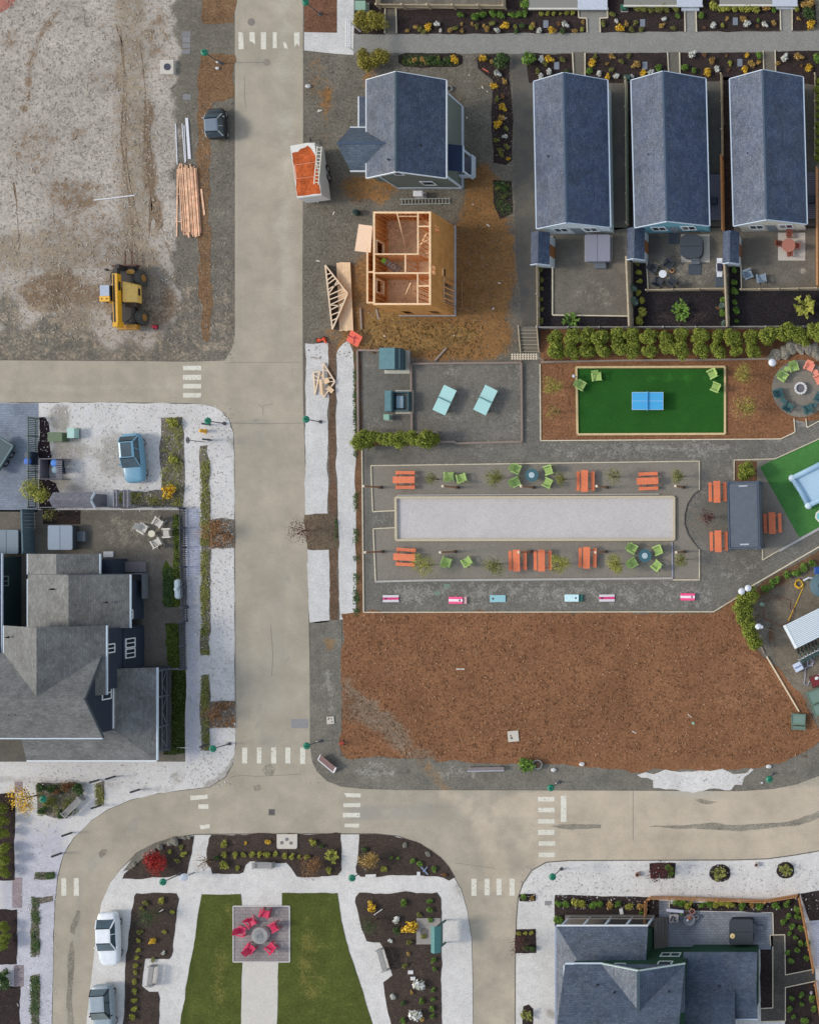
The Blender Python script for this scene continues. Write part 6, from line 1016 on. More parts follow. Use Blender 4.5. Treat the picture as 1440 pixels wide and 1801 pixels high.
# dining set on the cream cottage patio
t = rtable(1386.5, 431, .6, M('terracotta table top', (172, 112, 96), .6, .05), 'round terracotta dining table on the pale slab', .74, 'dining_table'); TER = M('terracotta chair', (142, 82, 66), .6)
for dx, dy, lab in ((1, -18, 'terracotta dining chair above the round table'), (-16, -2, 'terracotta dining chair left of the round table'), (14, 2, 'terracotta dining chair right of the round table'), (2, 15, 'terracotta dining chair below the round table')):
    px, py = 1387 + dx, 430 + dy; t = thing('dining_chair', lab, 'chair', W(px, py, .5).xy.to_3d(), face(px, py, 1387, 430), 'terracotta dining chairs')
    MB().box(-.23, -.22, .42, .23, .24, .46).build('seat', TER, t); MB().hull([Vector(v) for v in ((-.23, -.24, .46), (.23, -.24, .46), (.23, -.2, .46), (-.23, -.2, .46))], [Vector(v) for v in ((-.25, -.36, .92), (.25, -.36, .92), (.25, -.32, .92), (-.25, -.32, .92))]).build('backrest', TER, t)
    for a in (-.2, .2):
        for c_ in (-.2, .2): MB().box(a - .025, c_ - .025, .05, a + .025, c_ + .025, .42).build('leg', TER, t)
        MB().box(a * 1.2 - .03, -.25, .62, a * 1.2 + .03, .18, .66).build('armrest', TER, t)
# ---- hot tubs
def hottub(px, py, sx, sy, rz, cover, skirt, label, steps, split='x', rc=.25, z=.9, lid=True):
    t = thing('hot_tub', label, 'hot tub', W(px, py, z).xy.to_3d(), R(rz)); hx, hy = sx / 2, sy / 2
    def rr(hx, hy, r): return [(cx + r * math.cos(R(a)), cy + r * math.sin(R(a))) for cx, cy, a0 in ((hx - r, hy - r, 0), (-hx + r, hy - r, 90), (-hx + r, -hy + r, 180), (hx - r, -hy + r, 270)) for a in (a0, a0 + 30, a0 + 60, a0 + 90)]
    MB().prism(rr(hx - .04, hy - .04, rc), .04, z - .1).build('tub', skirt, t)
    for s_ in (-1, 1):
        P = rr(hx, hy, rc); k = 0 if split == 'x' else 1; Q = [p for p in P if p[k] * s_ >= 0]; g = .012 * s_
        Q = [(p[0], p[1]) for p in Q]; lo = (g, -hy) if k == 0 else (-hx, g); hi = (g, hy) if k == 0 else (hx, g)
        Q = Q + ([lo, hi] if True else []); c0 = (s_ * hx / 2, 0) if k == 0 else (0, s_ * hy / 2); Q.sort(key=lambda p: math.atan2(p[1] - c0[1], p[0] - c0[0]))
        MB().prism(Q, z - .1, z).build('cover', cover, t, bevel=.02)
    if steps:
        x, y, w, d = steps; MB().box(x - w / 2, y - d / 2, .04, x + w / 2, y + d / 2, .38).build('step', M('slate step', (98, 104, 112)), t); 
        if abs(y) > abs(x): MB().box(x - w / 2, y + (d / 2 if y < 0 else -d / 2 - .25), .04, x + w / 2, y + (d / 2 + .25 if y < 0 else -d / 2), .6).build('step', M('slate step', (0, 0, 0)), t)
        else: MB().box(x - d / 2 - .35, y - w / 2, .04, x - d / 2 - .02, y + w / 2, .6).build('step', M('slate step', (0, 0, 0)), t)
    return t
LAV = M('lavender grey vinyl', (136, 136, 150), .6, .05); SKT = M('dark tub skirt', (70, 72, 78), .7)
hottub(1050.5, 435.5, 2.2, 2.35, 0, LAV, M('grey tub skirt', (122, 124, 132)), 'lavender grey covered hot tub on the white cottage patio', (.1, -1.45, 1.0, .45), rc=.12)
hottub(1215, 432.5, 2.0, 2.1, 0, M('charcoal vinyl', (62, 68, 76), .6, .06), SKT, 'round cornered charcoal hot tub on the teal cottage patio', (.28, -1.3, .75, .3), 'y', .62)
hottub(105.5, 945.5, 2.15, 2.15, 0, M('pale blue grey vinyl', (138, 152, 168), .55, .05), SKT, 'pale blue grey covered hot tub behind the navy house', (1.45, .1, .7, .9), rc=.14)
hottub(11, 953, 2.1, 2.1, 0, M('blue grey vinyl', (118, 134, 146), .55, .06), SKT, 'blue grey covered hot tub on the left edge behind the neighbour house', None, rc=.14)
t = hottub(1303, 1640, 2.1, 2.2, 0, M('black grey vinyl', (60, 64, 70), .55, .06), M('black tub skirt', (50, 52, 56)), 'black covered hot tub on the paved patio of the green house', (1.4, .2, .8, .35), 'y', .22)
t2 = thing('round_tray', 'round cream tray lying on the black hot tub cover', 'tray', W(1288, 1647, .92)); MB().lathe(0, 0, [(.22, -.015), (.22, .03), (.1, .05)], 16).build('lid', M('cream lid', (222, 196, 140)), t2); MB().cyl(0, 0, .05, .09, .03, n=8).build('knob', STEEL, t2)
for px, py, w, d, lab in ((1222, 474, 1.15, .95, 'dark slatted mat below the charcoal hot tub'), (1185, 417.5, .9, 1.15, 'dark mat at the teal cottage back door')): o = MB().box(-w / 2, -d / 2, .03, w / 2, d / 2, .07).build('door_mat', M('slate mat', (74, 80, 88), .85), loc=W(px, py)); tag(o, lab, 'mat')
t = thing('patio_grill', 'white and black gas grill with side shelves on the teal cottage patio', 'grill', W(1265, 470, .9).xy.to_3d()); MB().box(-.28, -.36, .3, .28, .36, .95).build('body', M('grill white', (214, 216, 222), .4), t); MB().box(-.2, -.34, .95, .3, .34, 1.15).build('hood', M('navy black hood', (48, 48, 64), .35), t, bevel=.08); [MB().box(-.24, y - .22, .85, .24, y + .22, .9).build('shelf', M('grill white', (0, 0, 0)), t) for y in (-.6, .6)]; [MB().box(x - .03, -.3, .05, x + .03, .3, .3).build('legs', STEEL, t) for x in (-.22, .22)]
t = thing('storage_bin', 'charcoal storage bin below the white gas grill', 'bin', W(1265.5, 494, .6).xy.to_3d()); MB().box(-.36, -.5, .04, .36, .5, .6).build('box', CHARC, t); MB().box(-.4, -.54, .602, .4, .54, .68).build('lid', M('slate bin lid', (70, 78, 86), .6), t, bevel=.05)
# ================= STREET FURNITURE
LG = paint('lamp green', (26, 120, 92), .4); POLE = M('dark lamp pole', (92, 92, 96), .5)
lamp0 = None
def lamp(px, py, label, z=2.75):
    global lamp0
    loc = W(px, py, z); loc.z = 0
    if lamp0: return dup(lamp0, None, loc, None, label)
    t = thing('street_lamp', label, 'street lamp', loc, 0, 'green street lamps')
    MB().lathe(0, 0, [(.09, .02), (.09, .3), (.05, .35), (.04, z - .3)], 10).build('pole', POLE, t); MB().lathe(0, 0, [(.16, .02), (.16, .08), (.1, .12)], 10).build('base', POLE, t)
    MB().lathe(0, 0, [(.31, z - .22), (.31, z - .19), (.24, z - .06), (.1, z + .02), (.04, z + .03)], 18).build('lamp_shade', LG, t); MB().lathe(0, 0, [(.06, z + .025), (.07, z + .09), (.02, z + .13)], 10).build('finial', M('finial green', (14, 82, 60), .5), t)
    MB().ell(0, 0, z - .28, .12, .12, .1, 10, 6).build('bulb', M('frosted bulb', (206, 206, 200), .3), t)
    KIDS[t] = list(t.children); lamp0 = t; return t
for o_ in (): pass
LAMPS = [(357, 90, 'green street lamp on the gravel verge above the microcar'), (363, 740, 'green street lamp on the rounded white rock corner near the light blue hatchback'), (536, 737, 'green street lamp at the road edge beside the small trusses'), (537, 1313, 'green street lamp at the right end of the junction crosswalk'), (372, 1318, 'green street lamp on white rock left of the junction crosswalk'), (73, 1407, 'green street lamp over the scruffy bed left of the curved road'), (284, 1553, 'green street lamp on the park path below the red shrub'), (617, 1546, 'green street lamp on the park path between the two upper right beds'), (967, 1387, 'green street lamp at the verge above the long crosswalk'), (970, 1544, 'green street lamp on white rock at the lower right corner block'), (1352, 1372, 'green street lamp on the gravel verge right of the white rock patch'), (535, 1, 'green street lamp cut off by the top edge')]
bpy.context.view_layer.update()
for px, py, lab in LAMPS:
    lamp(px, py, lab); bpy.context.view_layer.update()
WHT = M('frosted white globe', (222, 224, 230), .3, .03)
for px, py, z, r, lab in ((1303, 1040.5, 2.2, .3, 'left of two white globe lights by the clipped corner hedge'), (1314.5, 1035, 2.2, .3, 'right of two white globe lights by the clipped corner hedge'), (1357, 636.5, 2.0, .34, 'white globe light beside the boulders of the fire pit'), (319.5, 1545.5, 1.8, .34, 'white globe light on the park path beside the green lamp'), (1008, 661, .8, .14, 'small white globe light at the left corner of the turf court')):
    loc = W(px, py, z); loc.z = 0; t = thing('globe_light', lab, 'light', loc); MB().ell(0, 0, z - r, r, r, r, 16, 10).build('globe', WHT, t); MB().cyl(0, 0, .02, z - 2 * r + .03, .05, n=8).build('pole', POLE, t)
t = thing('globe_light', 'white twin headed light on a pole right of the tall golden hedge', 'light', W(1333, 1102, 2.2).xy.to_3d()); MB().ell(0, 0, 2.1, .3, .26, .2, 10, 6, .1).build('globe', WHT, t); MB().ell(.3, -.05, 2.05, .14, .16, .14, 8, 5).build('globe', WHT, t); MB().tube([(.1, -.1, 2.0), (.9, -.5, .3), (1.1, -.6, .02)], .04).build('pole', M('grey brown pole', (140, 126, 112)), t)
def signpost(px, py, z, label, mat, r=.3, w=.05):
    loc = W(px, py, z); loc.z = 0; t = thing('road_sign', label, 'sign', loc); n = 8
    P = [(r * math.cos(R(22.5 + 45 * i)), r * math.sin(R(22.5 + 45 * i))) for i in range(n)]; b = MB().prism(P, -.015, .015).xf(Matrix.Translation((-.04, 0, z)) @ Matrix.Rotation(R(90), 4, 'Y')); b.build('sign_face', mat, t); MB().cyl(0, 0, .02, z + .3, .035, n=8).build('pole', POLE, t)
signpost(331, 774, 2.4, 'back of a grey octagonal stop sign on the white sidewalk', M('sign back grey', (136, 134, 138), .5))
BOL = M('charcoal bollard', (76, 76, 78), .7)
bol0 = None
def bollard(px, py, label, h=1.2, mat=None):
    """px, py: the foot"""
    t = thing('bollard', label, 'bollard', W(px, py), 0, 'charcoal bollards'); MB().box(-.07, -.07, 0, .07, .07, h).build('post', mat or BOL, t); MB().hull([Vector(v) for v in ((-.08, -.08, h), (.08, -.08, h), (.08, .08, h), (-.08, .08, h))], [Vector(v) for v in ((-.03, -.03, h + .06), (.03, -.03, h + .06), (.03, .03, h + .06), (-.03, .03, h + .06))]).build('cap', mat or BOL, t)
for px, py, lab in ((370, 747, 'charcoal bollard beside the green lamp on the rounded corner'), (371, 774, 'charcoal bollard right of the octagonal sign on the white sidewalk'), (174, 1372, 'charcoal bollard at the top of the small scruffy strip by the curved road'), (202, 1366, 'charcoal bollard right of the small scruffy strip by the curved road'), (245, 1389, 'charcoal bollard nearest the crosswalk on the curved road'), (177, 1417, 'charcoal bollard at the foot of the small scruffy strip by the curved road'), (126, 1465, 'upper of two charcoal bollards on the bend of the curved road'), (108, 1501, 'lower of two charcoal bollards on the bend of the curved road'), (366, 1310, 'charcoal bollard left of the green lamp by the junction crosswalk')): bollard(px, py, lab)
t = thing('fire_hydrant', 'yellow fire hydrant on the white sidewalk between two bollards', 'hydrant', W(361, 758.5)); HY = M('hydrant yellow', (222, 168, 60), .5)
MB().lathe(0, 0, [(.2, .03), (.2, .08), (.13, .1), (.13, .6), (.17, .62), (.15, .72), (.05, .82)], 12).build('body', HY, t); [MB().xf(Matrix()).lathe(0, 0, [(.06, 0), (.06, .2)], 8).xf(Matrix.Translation((0, 0, .45)) @ Matrix.Rotation(R(a), 4, 'Z') @ Matrix.Rotation(R(90), 4, 'Y')).build('nozzle', HY, t) for a in (0, 180, 90)]
POST = M('warm brown light post', (142, 104, 78), .8, .1)
def lightpost(px, py, label):
    loc = W(px, py, 3.4); loc.z = 0; t = thing('string_light_post', label, 'post', loc, 0, 'wooden light posts around the bocce court')
    MB().box(-.07, -.07, .02, .07, .07, 3.36).build('post', POST, t); MB().box(-.1, -.1, 3.361, .1, .1, 3.42).build('cap', M('pale post cap', (222, 196, 164), .6), t); MB().ell(.02, 0, 3.47, .08, .08, .06, 8, 5).build('lamp', M('pale post lamp', (232, 222, 206), .4), t); MB().box(-.12, -.12, .02, .12, .12, .3).build('base', M('dark post base', (70, 62, 56)), t)
for i, px in enumerate((639, 778.5, 916, 1049, 1187.5)): lightpost(px, 855 - .3 * (i == 4), 'brown light post above the bocce court, %s from its left end' % ('first', 'second', 'third', 'fourth', 'fifth')[i])
for i, px in enumerate((642, 774, 912, 1047, 1189)): lightpost(px, 971.5, 'brown light post below the bocce court, %s from its left end' % ('first', 'second', 'third', 'fourth', 'fifth')[i])
# ---- cornhole boards
def cornhole(px, py, rz, label, a, b_, back=None):
    t = thing('cornhole_board', label, 'game board', W(px, py, .2).xy.to_3d(), R(rz), 'cornhole boards'); L, w = 1.3, .62; f = lambda x: .1 + .22 * (x + L / 2) / L
    def slab(y0, y1, name, mat, dz=0, x0=-L / 2, x1=L / 2): MB().hull([Vector(v) for v in ((x0, y0, f(x0) - .03), (x1, y0, f(x1) - .03), (x1, y1, f(x1) - .03), (x0, y1, f(x0) - .03))], [Vector(v) for v in ((x0, y0, f(x0) + dz), (x1, y0, f(x1) + dz), (x1, y1, f(x1) + dz), (x0, y1, f(x0) + dz))]).build(name, mat, t)
    if b_: slab(-w / 2, -w / 6 - .002, 'board_stripe', a); slab(-w / 6, w / 6 - .002, 'board_stripe', b_); slab(w / 6, w / 2, 'board_stripe', a)
    else: slab(-w / 2, w / 2, 'board', a)
    x = L / 2 - .25; MB().lathe(x, 0, [(.085, f(x) - .0), (.085, f(x) + .012), (.03, f(x) + .012)], 14).build('hole_rim', M('cornhole hole', (60, 40, 50)), t)
    for y in (-.27, .27): MB().box(L / 2 - .12, y - .03, .02, L / 2 - .06, y + .03, .28).build('leg', M('board leg', (196, 176, 150)), t)
    if back: MB().box(L / 2 + .01, -w / 2, .03, L / 2 + .3, w / 2, .2).build('bag_box', back, t)
PK = M('hot pink paint', (226, 66, 126), .5, .05); PW = M('white board paint', (224, 216, 218), .5, .04); AQ = M('pale aqua paint', (156, 202, 206), .5, .05)
cornhole(687, 1053, 180, 'pink and white cornhole board farthest left in the gravel row', PW, PK); cornhole(801, 1056, 0, 'pink and white cornhole board second from the left in the gravel row', PK, PW, M('pale pink bags', (226, 178, 176))); cornhole(875, 1053, 180, 'plain pale aqua cornhole board left of the middle', AQ, None); cornhole(1005, 1052, 0, 'plain pale aqua cornhole board with dark green bag box', M('ice blue paint', (184, 216, 222), .5), None, M('dark green bags', (40, 104, 92))); cornhole(1067, 1052, 180, 'pink and white cornhole board right of the middle', PW, PK); cornhole(1209, 1050, 0, 'pink and white cornhole board farthest right in the gravel row', PK, PW)
for px, py, w, d, lab in ((785.5, 1031, .55, .4, 'upper of two faint green lids in the cornhole gravel'), (769.5, 1043.5, .5, .36, 'lower of two faint green lids in the cornhole gravel')): tag(MB().box(-w / 2, -d / 2, .018, w / 2, d / 2, .03).build('ground_hatch', M('faded green lid', (116, 132, 118), .8), loc=W(px, py)), lab, 'lid')
for px, py in ((960, 42), (1130, 40), (1293, 37), (979, 115), (1134, 115), (1301, 110)):
    tag(MB().box(-.22, -.33, .02, .22, .33, .06).build('ground_hatch', M('slate grey lid', (122, 128, 138), .7), loc=W(px, py)), 'rectangular slate grey lid in the dark beds along the light gravel lane', 'lid', 'lids in the lane beds')
for px, py, w, d in ((328, 59, .8, .45), (328, 69, .7, .5), (328, 80, .7, .4), (328, 90, .7, .4), (329, 170, .7, .5)): tag(MB().box(-w / 2, -d / 2, .018, w / 2, d / 2, .03).build('ground_hatch', M('dusty slate lid', (128, 126, 128), .85), loc=W(px, py)), 'dusty slate slab flush in the gravel verge above the lumber pile', 'lid', 'slabs in the verge')
for px, py, w, lab in ((903, 1295, .95, 'square cream vault lid with dark pocks in the bark field'), (582, 1267, .65, 'small square cream vault lid on the grey verge')):
    t = thing('utility_vault', lab, 'lid', W(px, py), R(5)); MB().box(-w / 2, -w / 2, .03, w / 2, w / 2, .12).build('slab', CONC, t, bevel=.02); g = random.Random(px)
    for i in range(4): MB().cyl(g.uniform(-.25, .25) * w, g.uniform(-.3, .3) * w, .12, .125, .07, n=8).build('pock', M('dark pock', (110, 92, 84)), t)
t = thing('utility_vault', 'cream utility slab with three round dark lids in the park bed', 'lid', W(506, 1481)); MB().prism([(-.9, .7), (-.9, -.45), (-.8, -.6), (.8, -.6), (.9, -.45), (.9, .7)], .04, .14).build('slab', CONC, t, bevel=.02)
for x, y in ((-.45, -.05), (0, .25), (.35, -.08)): MB().cyl(x, y, .14, .16, .15, n=14).build('lid', M('grey round lid', (122, 116, 114)), t)
tag(MB().box(-.75, -.4, .0, .75, .4, .006).build('road_plate', M('grey steel plate', (138, 136, 136), .7), loc=W(527, 1273) + Vector((0, 0, .012))), 'rectangular grey steel plate set in the road edge', 'plate')
# ---- container
CB = M('slate blue container steel', (98, 105, 114), .5, .1, 2)
A, B = W(1281, 964, 2.6), W(1334, 848, 2.6); cw, cl = (B.x - A.x), (B.y - A.y); t = thing('shipping_container', 'slate blue shipping container standing between the orange picnic tables', 'container', ((A.x + B.x) / 2, (A.y + B.y) / 2, 0), R(1.5))
b = MB(); n = 26
for i in range(n): y0 = -cl / 2 + .12 + (cl - .24) * i / n; dy = (cl - .24) / n; b.box(-cw / 2 + .1, y0, 2.5, cw / 2 - .1, y0 + dy * .52, 2.57).box(-cw / 2 + .1, y0 + dy * .52 + .002, 2.5, cw / 2 - .1, y0 + dy - .002, 2.535)
b.build('roof', CB, t)
b = MB(); b.box(-cw / 2 + .03, -cl / 2 + .03, .12, cw / 2 - .03, cl / 2 - .03, 2.499)
for i in range(20):
    for s_ in (-1, 1): b.box(s_ * (cw / 2 - .03) - (.0 if s_ > 0 else .028), -cl / 2 + .2 + i * (cl - .4) / 20, .2, s_ * (cw / 2 - .03) + (.028 if s_ > 0 else 0), -cl / 2 + .35 + i * (cl - .4) / 20, 2.4)
b.build('wall', CB, t); b = MB(); FRM = M('slate frame steel', (78, 90, 106), .5)
for s_ in (-1, 1): b.box(s_ * cw / 2 - .05, -cl / 2 + .1, 2.5, s_ * cw / 2 + .05, cl / 2 - .1, 2.6).box(-cw / 2, s_ * cl / 2 - .06, 2.45, cw / 2, s_ * cl / 2 + .06, 2.6)
b.build('top_frame', FRM, t)
for x in (-1, 1):
    for y in (-1, 1): MB().box(x * cw / 2 - .09, y * cl / 2 - .09, .02, x * cw / 2 + .09, y * cl / 2 + .09, 2.62).build('corner_post', FRM, t)
def letters(root, txt, cx, cy, z, size, mat, name='lettering', rz=0, rx=0):
    cu = bpy.data.curves.new(name, 'FONT'); cu.body = txt; cu.size = size; cu.align_x = 'CENTER'; cu.align_y = 'CENTER'; cu.extrude = .004
    tmp = bpy.data.objects.new(name, cu); COL.objects.link(tmp); me = bpy.data.meshes.new_from_object(tmp.evaluated_get(bpy.context.evaluated_depsgraph_get())); bpy.data.objects.remove(tmp)
    me.materials.clear(); me.materials.append(mat); o = bpy.data.objects.new(name, me); COL.objects.link(o); o.parent = root; o.location = (cx, cy, z); o.rotation_euler = (rx, 0, rz); return o
for y in (1, -1): MB().box(-.42, y * (cl / 2 - .32) - .1, 2.571, .42, y * (cl / 2 - .32) + .1, 2.578).build('marking_plate', CB, t); b = MB(); [b.box(-.36 + i * .07, y * (cl / 2 - .32) - .055, 2.579, -.315 + i * .07, y * (cl / 2 - .32) + .055, 2.584) for i in range(11)]; b.box(-.36, y * (cl / 2 - .32) - .055, 2.5785, .36, y * (cl / 2 - .32) - .035, 2.5845); b.build('worn_marking', M('worn white stencil', (214, 216, 220)), t)
# ---- pool tray, plaza bits at the right edge
P = [W(x, y, .45) for x, y in ((1392.5, 841), (1421, 889), (1500, 852), (1472, 800))]; c_ = sum(P, Vector()) / 4; t = thing('paddling_pool', 'pale blue inflatable framed pool on bright turf at the right edge', 'pool', (c_.x, c_.y, 0))
Q = [p.xy.to_3d() - t.location for p in P]; b = MB()
for i in range(4): b.tube([Q[i] + Vector((0, 0, .28)), Q[i].lerp(Q[(i + 1) % 4], .5) * .97 + Vector((0, 0, .26)), Q[(i + 1) % 4] + Vector((0, 0, .28))], .24, 10)
b.build('rim', M('pale blue vinyl', (156, 188, 210), .4, .04), t, smooth=True); MB().prism([(q.x * .9, q.y * .9) for q in Q], .04, .2).build('floor', M('ice blue vinyl', (176, 202, 220), .35, .04), t)
for q in Q: MB().lathe(q.x, q.y, [(.3, .04), (.34, .25), (.25, .5), (.1, .56)], 12).build('corner', M('ice white vinyl', (204, 222, 230), .4), t, smooth=True)
t = thing('game_board', 'pale hexagonal board with teal middle on the bright turf at the right edge', 'board', W(1440, 909, .3).xy.to_3d()); MB().prism([(-.28, .35), (-.36, -.1), (0, -.5), (.4, -.2), (.4, .45), (0, .6)], .2, .3).build('board', M('pale hexagon wood', (222, 218, 200)), t); MB().prism([(-.16, .25), (-.22, -.08), (0, -.3), (.26, -.12), (.26, .3), (0, .4)], .301, .31).build('panel', M('aqua panel', (120, 196, 196)), t); MB().box(-.1, -.1, .03, .1, .1, .2).build('stand', STEEL, t)
# bike shelter
P = [W(x, y, 2.3) for x, y in ((1380, 1100), (1401, 1140.5), (1520, 1082), (1500, 1040))]; t = thing('bike_shelter', 'white corrugated bike shelter roof at the right edge', 'shelter', (P[0].x, P[0].y, 0)); Q = [p - t.location for p in P]
b = MB(); n = 15
for i in range(n):
    f0, f1 = i / n, (i + .72) / n; a, c_, d, e = Q[0].lerp(Q[1], f0), Q[0].lerp(Q[1], f1), Q[3].lerp(Q[2], f1), Q[3].lerp(Q[2], f0); b.hull([v - Vector((0, 0, .06)) for v in (a, c_, d, e)], [a, c_, d, e])
b.build('roof', M('white corrugated steel', (214, 222, 226), .4, .03), t); b = MB(); b.hull([v - Vector((0, 0, .14)) for v in Q], [v - Vector((0, 0, .065)) for v in Q]); b.build('roof_deck', M('grey blue roof valley', (166, 180, 190), .5), t); MB().beam(Q[0] + Vector((-.05, 0, -.02)), Q[1] + Vector((-.05, 0, -.02)), .25, .1).build('gutter', M('white gutter', (226, 230, 228), .4), t)
for f in (.05, .95):
    for g_ in (.05, .6): v = Q[0].lerp(Q[1], f).lerp(Q[3].lerp(Q[2], f), g_); MB().box(v.x - .05, v.y - .05, .04, v.x + .05, v.y + .05, 2.16).build('post', POLE, t)
BG = paint('bike green', (36, 92, 84), .4)
dirx = (W(1401, 1140) - W(1380, 1100)).normalized(); rzb = math.atan2(dirx.y, dirx.x)
for i in range(7):
    p = W(1408 + i * 6.2, 1150 - i * 3.1); t = thing('bicycle', 'dark teal green bicycle parked in the row under the white shelter edge', 'bicycle', p + Vector((0, 0, .034)), rzb + R(4 * (i % 2)), 'bicycles under the shelter')
    for x in (-.52, .52):
        wh = bpy.data.objects.new('wheel', None); COL.objects.link(wh); wh.parent = t; wh.location = (x, 0, .33)
        tr = MB().tube([(.3 * math.cos(a * .314), 0, .3 * math.sin(a * .314)) for a in range(21)], .03); tr.build('tyre', TYRE, wh); b = MB(); [b.beam((-.28 * math.cos(a), 0, -.28 * math.sin(a)), (.28 * math.cos(a), 0, .28 * math.sin(a)), .01, .01) for a in (0, .8, 1.6, 2.4)]; b.build('rim', RIM, wh)
    MB().tube([(-.52, 0, .33), (-.1, 0, .32), (.4, 0, .75), (-.2, 0, .72), (-.1, 0, .32)], .03).tube([(.52, 0, .33), (.38, 0, .95)], .025).tube([(-.2, 0, .72), (-.22, 0, .9)], .02).tube([(-.52, 0, .33), (-.2, 0, .72)], .02).build('frame', BG, t)
    MB().tube([(.25, -.3, 1.02), (.4, -.22, 1.05), (.38, 0, .98), (.4, .22, 1.05), (.25, .3, 1.02)], .025).build('handlebar', M('pale handlebar', (206, 210, 212), .3), t); MB().ell(-.24, 0, .93, .16, .09, .05, 8, 4).build('saddle', BLK, t); MB().box(.5, -.16, .7, .78, .16, .92).build('basket', M('dark basket', (56, 76, 76)), t)
t = thing('water_tank', 'large blue grey water tank cut off by the right edge', 'tank', W(1444, 1030, 1.9).xy.to_3d()); MB().lathe(0, 0, [(1.0, .04), (1.02, 1.7), (.85, 1.95), (.3, 2.05), (.1, 2.05)], 28).build('body', M('blue grey tank', (84, 108, 116), .45, .06), t); MB().cyl(0, 0, 2.05, 2.12, .25, n=14).build('lid', M('dark tank lid', (60, 76, 84)), t)
def coil(px, py, r, n, mat, label, th=.04, z=.05, tail=None):
    g = random.Random(n); b = MB(); pts = [(r * (1 + g.uniform(-.3, .2)) * math.cos(i * .55), r * (1 + g.uniform(-.3, .2)) * math.sin(i * .55), z + .02 * (i % 4) + .005 * i * .5) for i in range(n)]; b.tube(pts, th, 5)
    if tail: b.tube([pts[0]] + [(W(x, y) - W(px, py)).to_3d() + Vector((0, 0, z)) for x, y in tail], th, 5)
    return tag(b.build('hose_coil', mat, loc=W(px, py)), label, 'hose')
coil(1405, 1027, .36, 46, M('yellow hose', (222, 178, 60), .5), 'tangled yellow hose coil beside the blue grey water tank', .04, .06, [(1412, 1034), (1400, 1062), (1386, 1092)]); coil(1366, 1072, 1.35, 13, M('dull red hose', (132, 88, 70), .6), 'wide loop of dull red hose on the service yard gravel', .03, .06)
MB_ = MB(); MB_.tube([(0, 0, .3), (.5, .25, .4), (.9, .2, .3), (1.3, .55, .35), (1.5, .5, .3)], .09); tag(MB_.build('drain_pipe', M('white flexible pipe', (206, 210, 216), .4), loc=W(1413, 1021)), 'white flexible pipe running to the blue grey water tank', 'pipe')
tag(MB().box(-.35, -.3, .04, .4, .35, .5).build('tarp_bundle', M('blue tarp', (44, 84, 156), .5, .15), loc=W(1439, 1004), bevel=.1), 'blue tarp bundle at the right edge above the water tank', 'tarp')
tag(MB().box(-.2, -.16, .04, .2, .16, .1).build('valve_lid', M('mint lid', (150, 186, 160)), loc=W(1340.5, 1063), rz=R(-25)), 'small mint lid on the service yard gravel', 'lid')
t = thing('appliance_box', 'white and blue appliance box beside hoses at the right edge', 'box', W(1404.5, 1172), R(28)); MB().box(-.38, -.38, .04, .38, .38, .6).build('body', M('pale appliance', (196, 204, 220), .5), t, bevel=.04); MB().box(-.3, -.06, .601, .3, .06, .62).build('stripe', M('blue grey stripe', (116, 130, 164)), t)
coil(1425, 1165, .3, 24, M('lilac hose', (172, 168, 184)), 'lilac grey hose snaking beside the appliance box', .045, .06, [(1416, 1175), (1416, 1190), (1414, 1203), (1420, 1206), (1424, 1198)])
t = thing('garden_cart', 'dark red cart with white parts at the right edge', 'cart', W(1434, 1198, .5).xy.to_3d(), R(20)); MB().box(-.4, -.45, .3, .45, .45, .5).build('tray', M('dark red enamel', (112, 40, 44), .5), t); [wheel_y(t, x, y, .17, .08, TYRE, RIM) for x in (-.42, .46) for y in (-.3, .3)]; MB().tube([(.4, .1, .5), (.6, .3, .8), (.5, .5, .85)], .04).build('handle', M('white handle', (222, 222, 222)), t); MB().ell(.2, .2, .58, .2, .16, .1, 8, 5).build('bag', M('white handle', (0, 0, 0)), t)
SG = M('sage green slats', (98, 120, 106), .7, .1, 3)
def pallet(px, py, w, d, rz, label, n=2, group='sage green storage crates'):
    t = thing('storage_crate', label, 'crate', W(px, py, .35).xy.to_3d(), R(rz), group); b = MB(); b.box(-w / 2, -d / 2, .34, w / 2, -d / 2 + .09, .46).box(-w / 2, d / 2 - .09, .34, w / 2, d / 2, .46).box(-w / 2, -d / 2 + .09, .34, -w / 2 + .09, d / 2 - .09, .46).box(w / 2 - .09, -d / 2 + .09, .34, w / 2, d / 2 - .09, .46); b.build('rim', SG, t)
    MB().box(-w / 2 + .09, -d / 2 + .09, .3, w / 2 - .09, d / 2 - .09, .42).build('lid', M('sage lid', (112, 134, 122), .6, .06), t); MB().box(-w / 2 + .04, -d / 2 + .04, .04, w / 2 - .04, d / 2 - .04, .3).build('body', M('dark sage', (66, 82, 74), .7), t)
pallet(1404, 1265.5, 1.25, 1.0, -3, 'sage green crate alone on the bark field near the right edge'); pallet(1404, 1280.5, 1.25, .32, -3, 'narrow sage green box just below the lone sage crate'); pallet(1434, 1225, 1.3, 1.2, 22, 'upper of the two sage green crates at the service yard edge'); pallet(1442, 1247, 1.3, 1.0, 22, 'lower of the two sage green crates at the service yard edge')
boards([((1348, 1155), (1405, 1252), .14, .1, .1)], M('pale lashed pole', (212, 192, 160), .7), ['long pale pole lying on the bark from the hedge to the lone crate'], None, 'pole', 'timber_pole'); boards([((1335, 1131), (1344, 1150), .16, .06, .06)], M('pinkish weathered timber', (0, 0, 0)), ['short pinkish board above the long pale pole'], None)
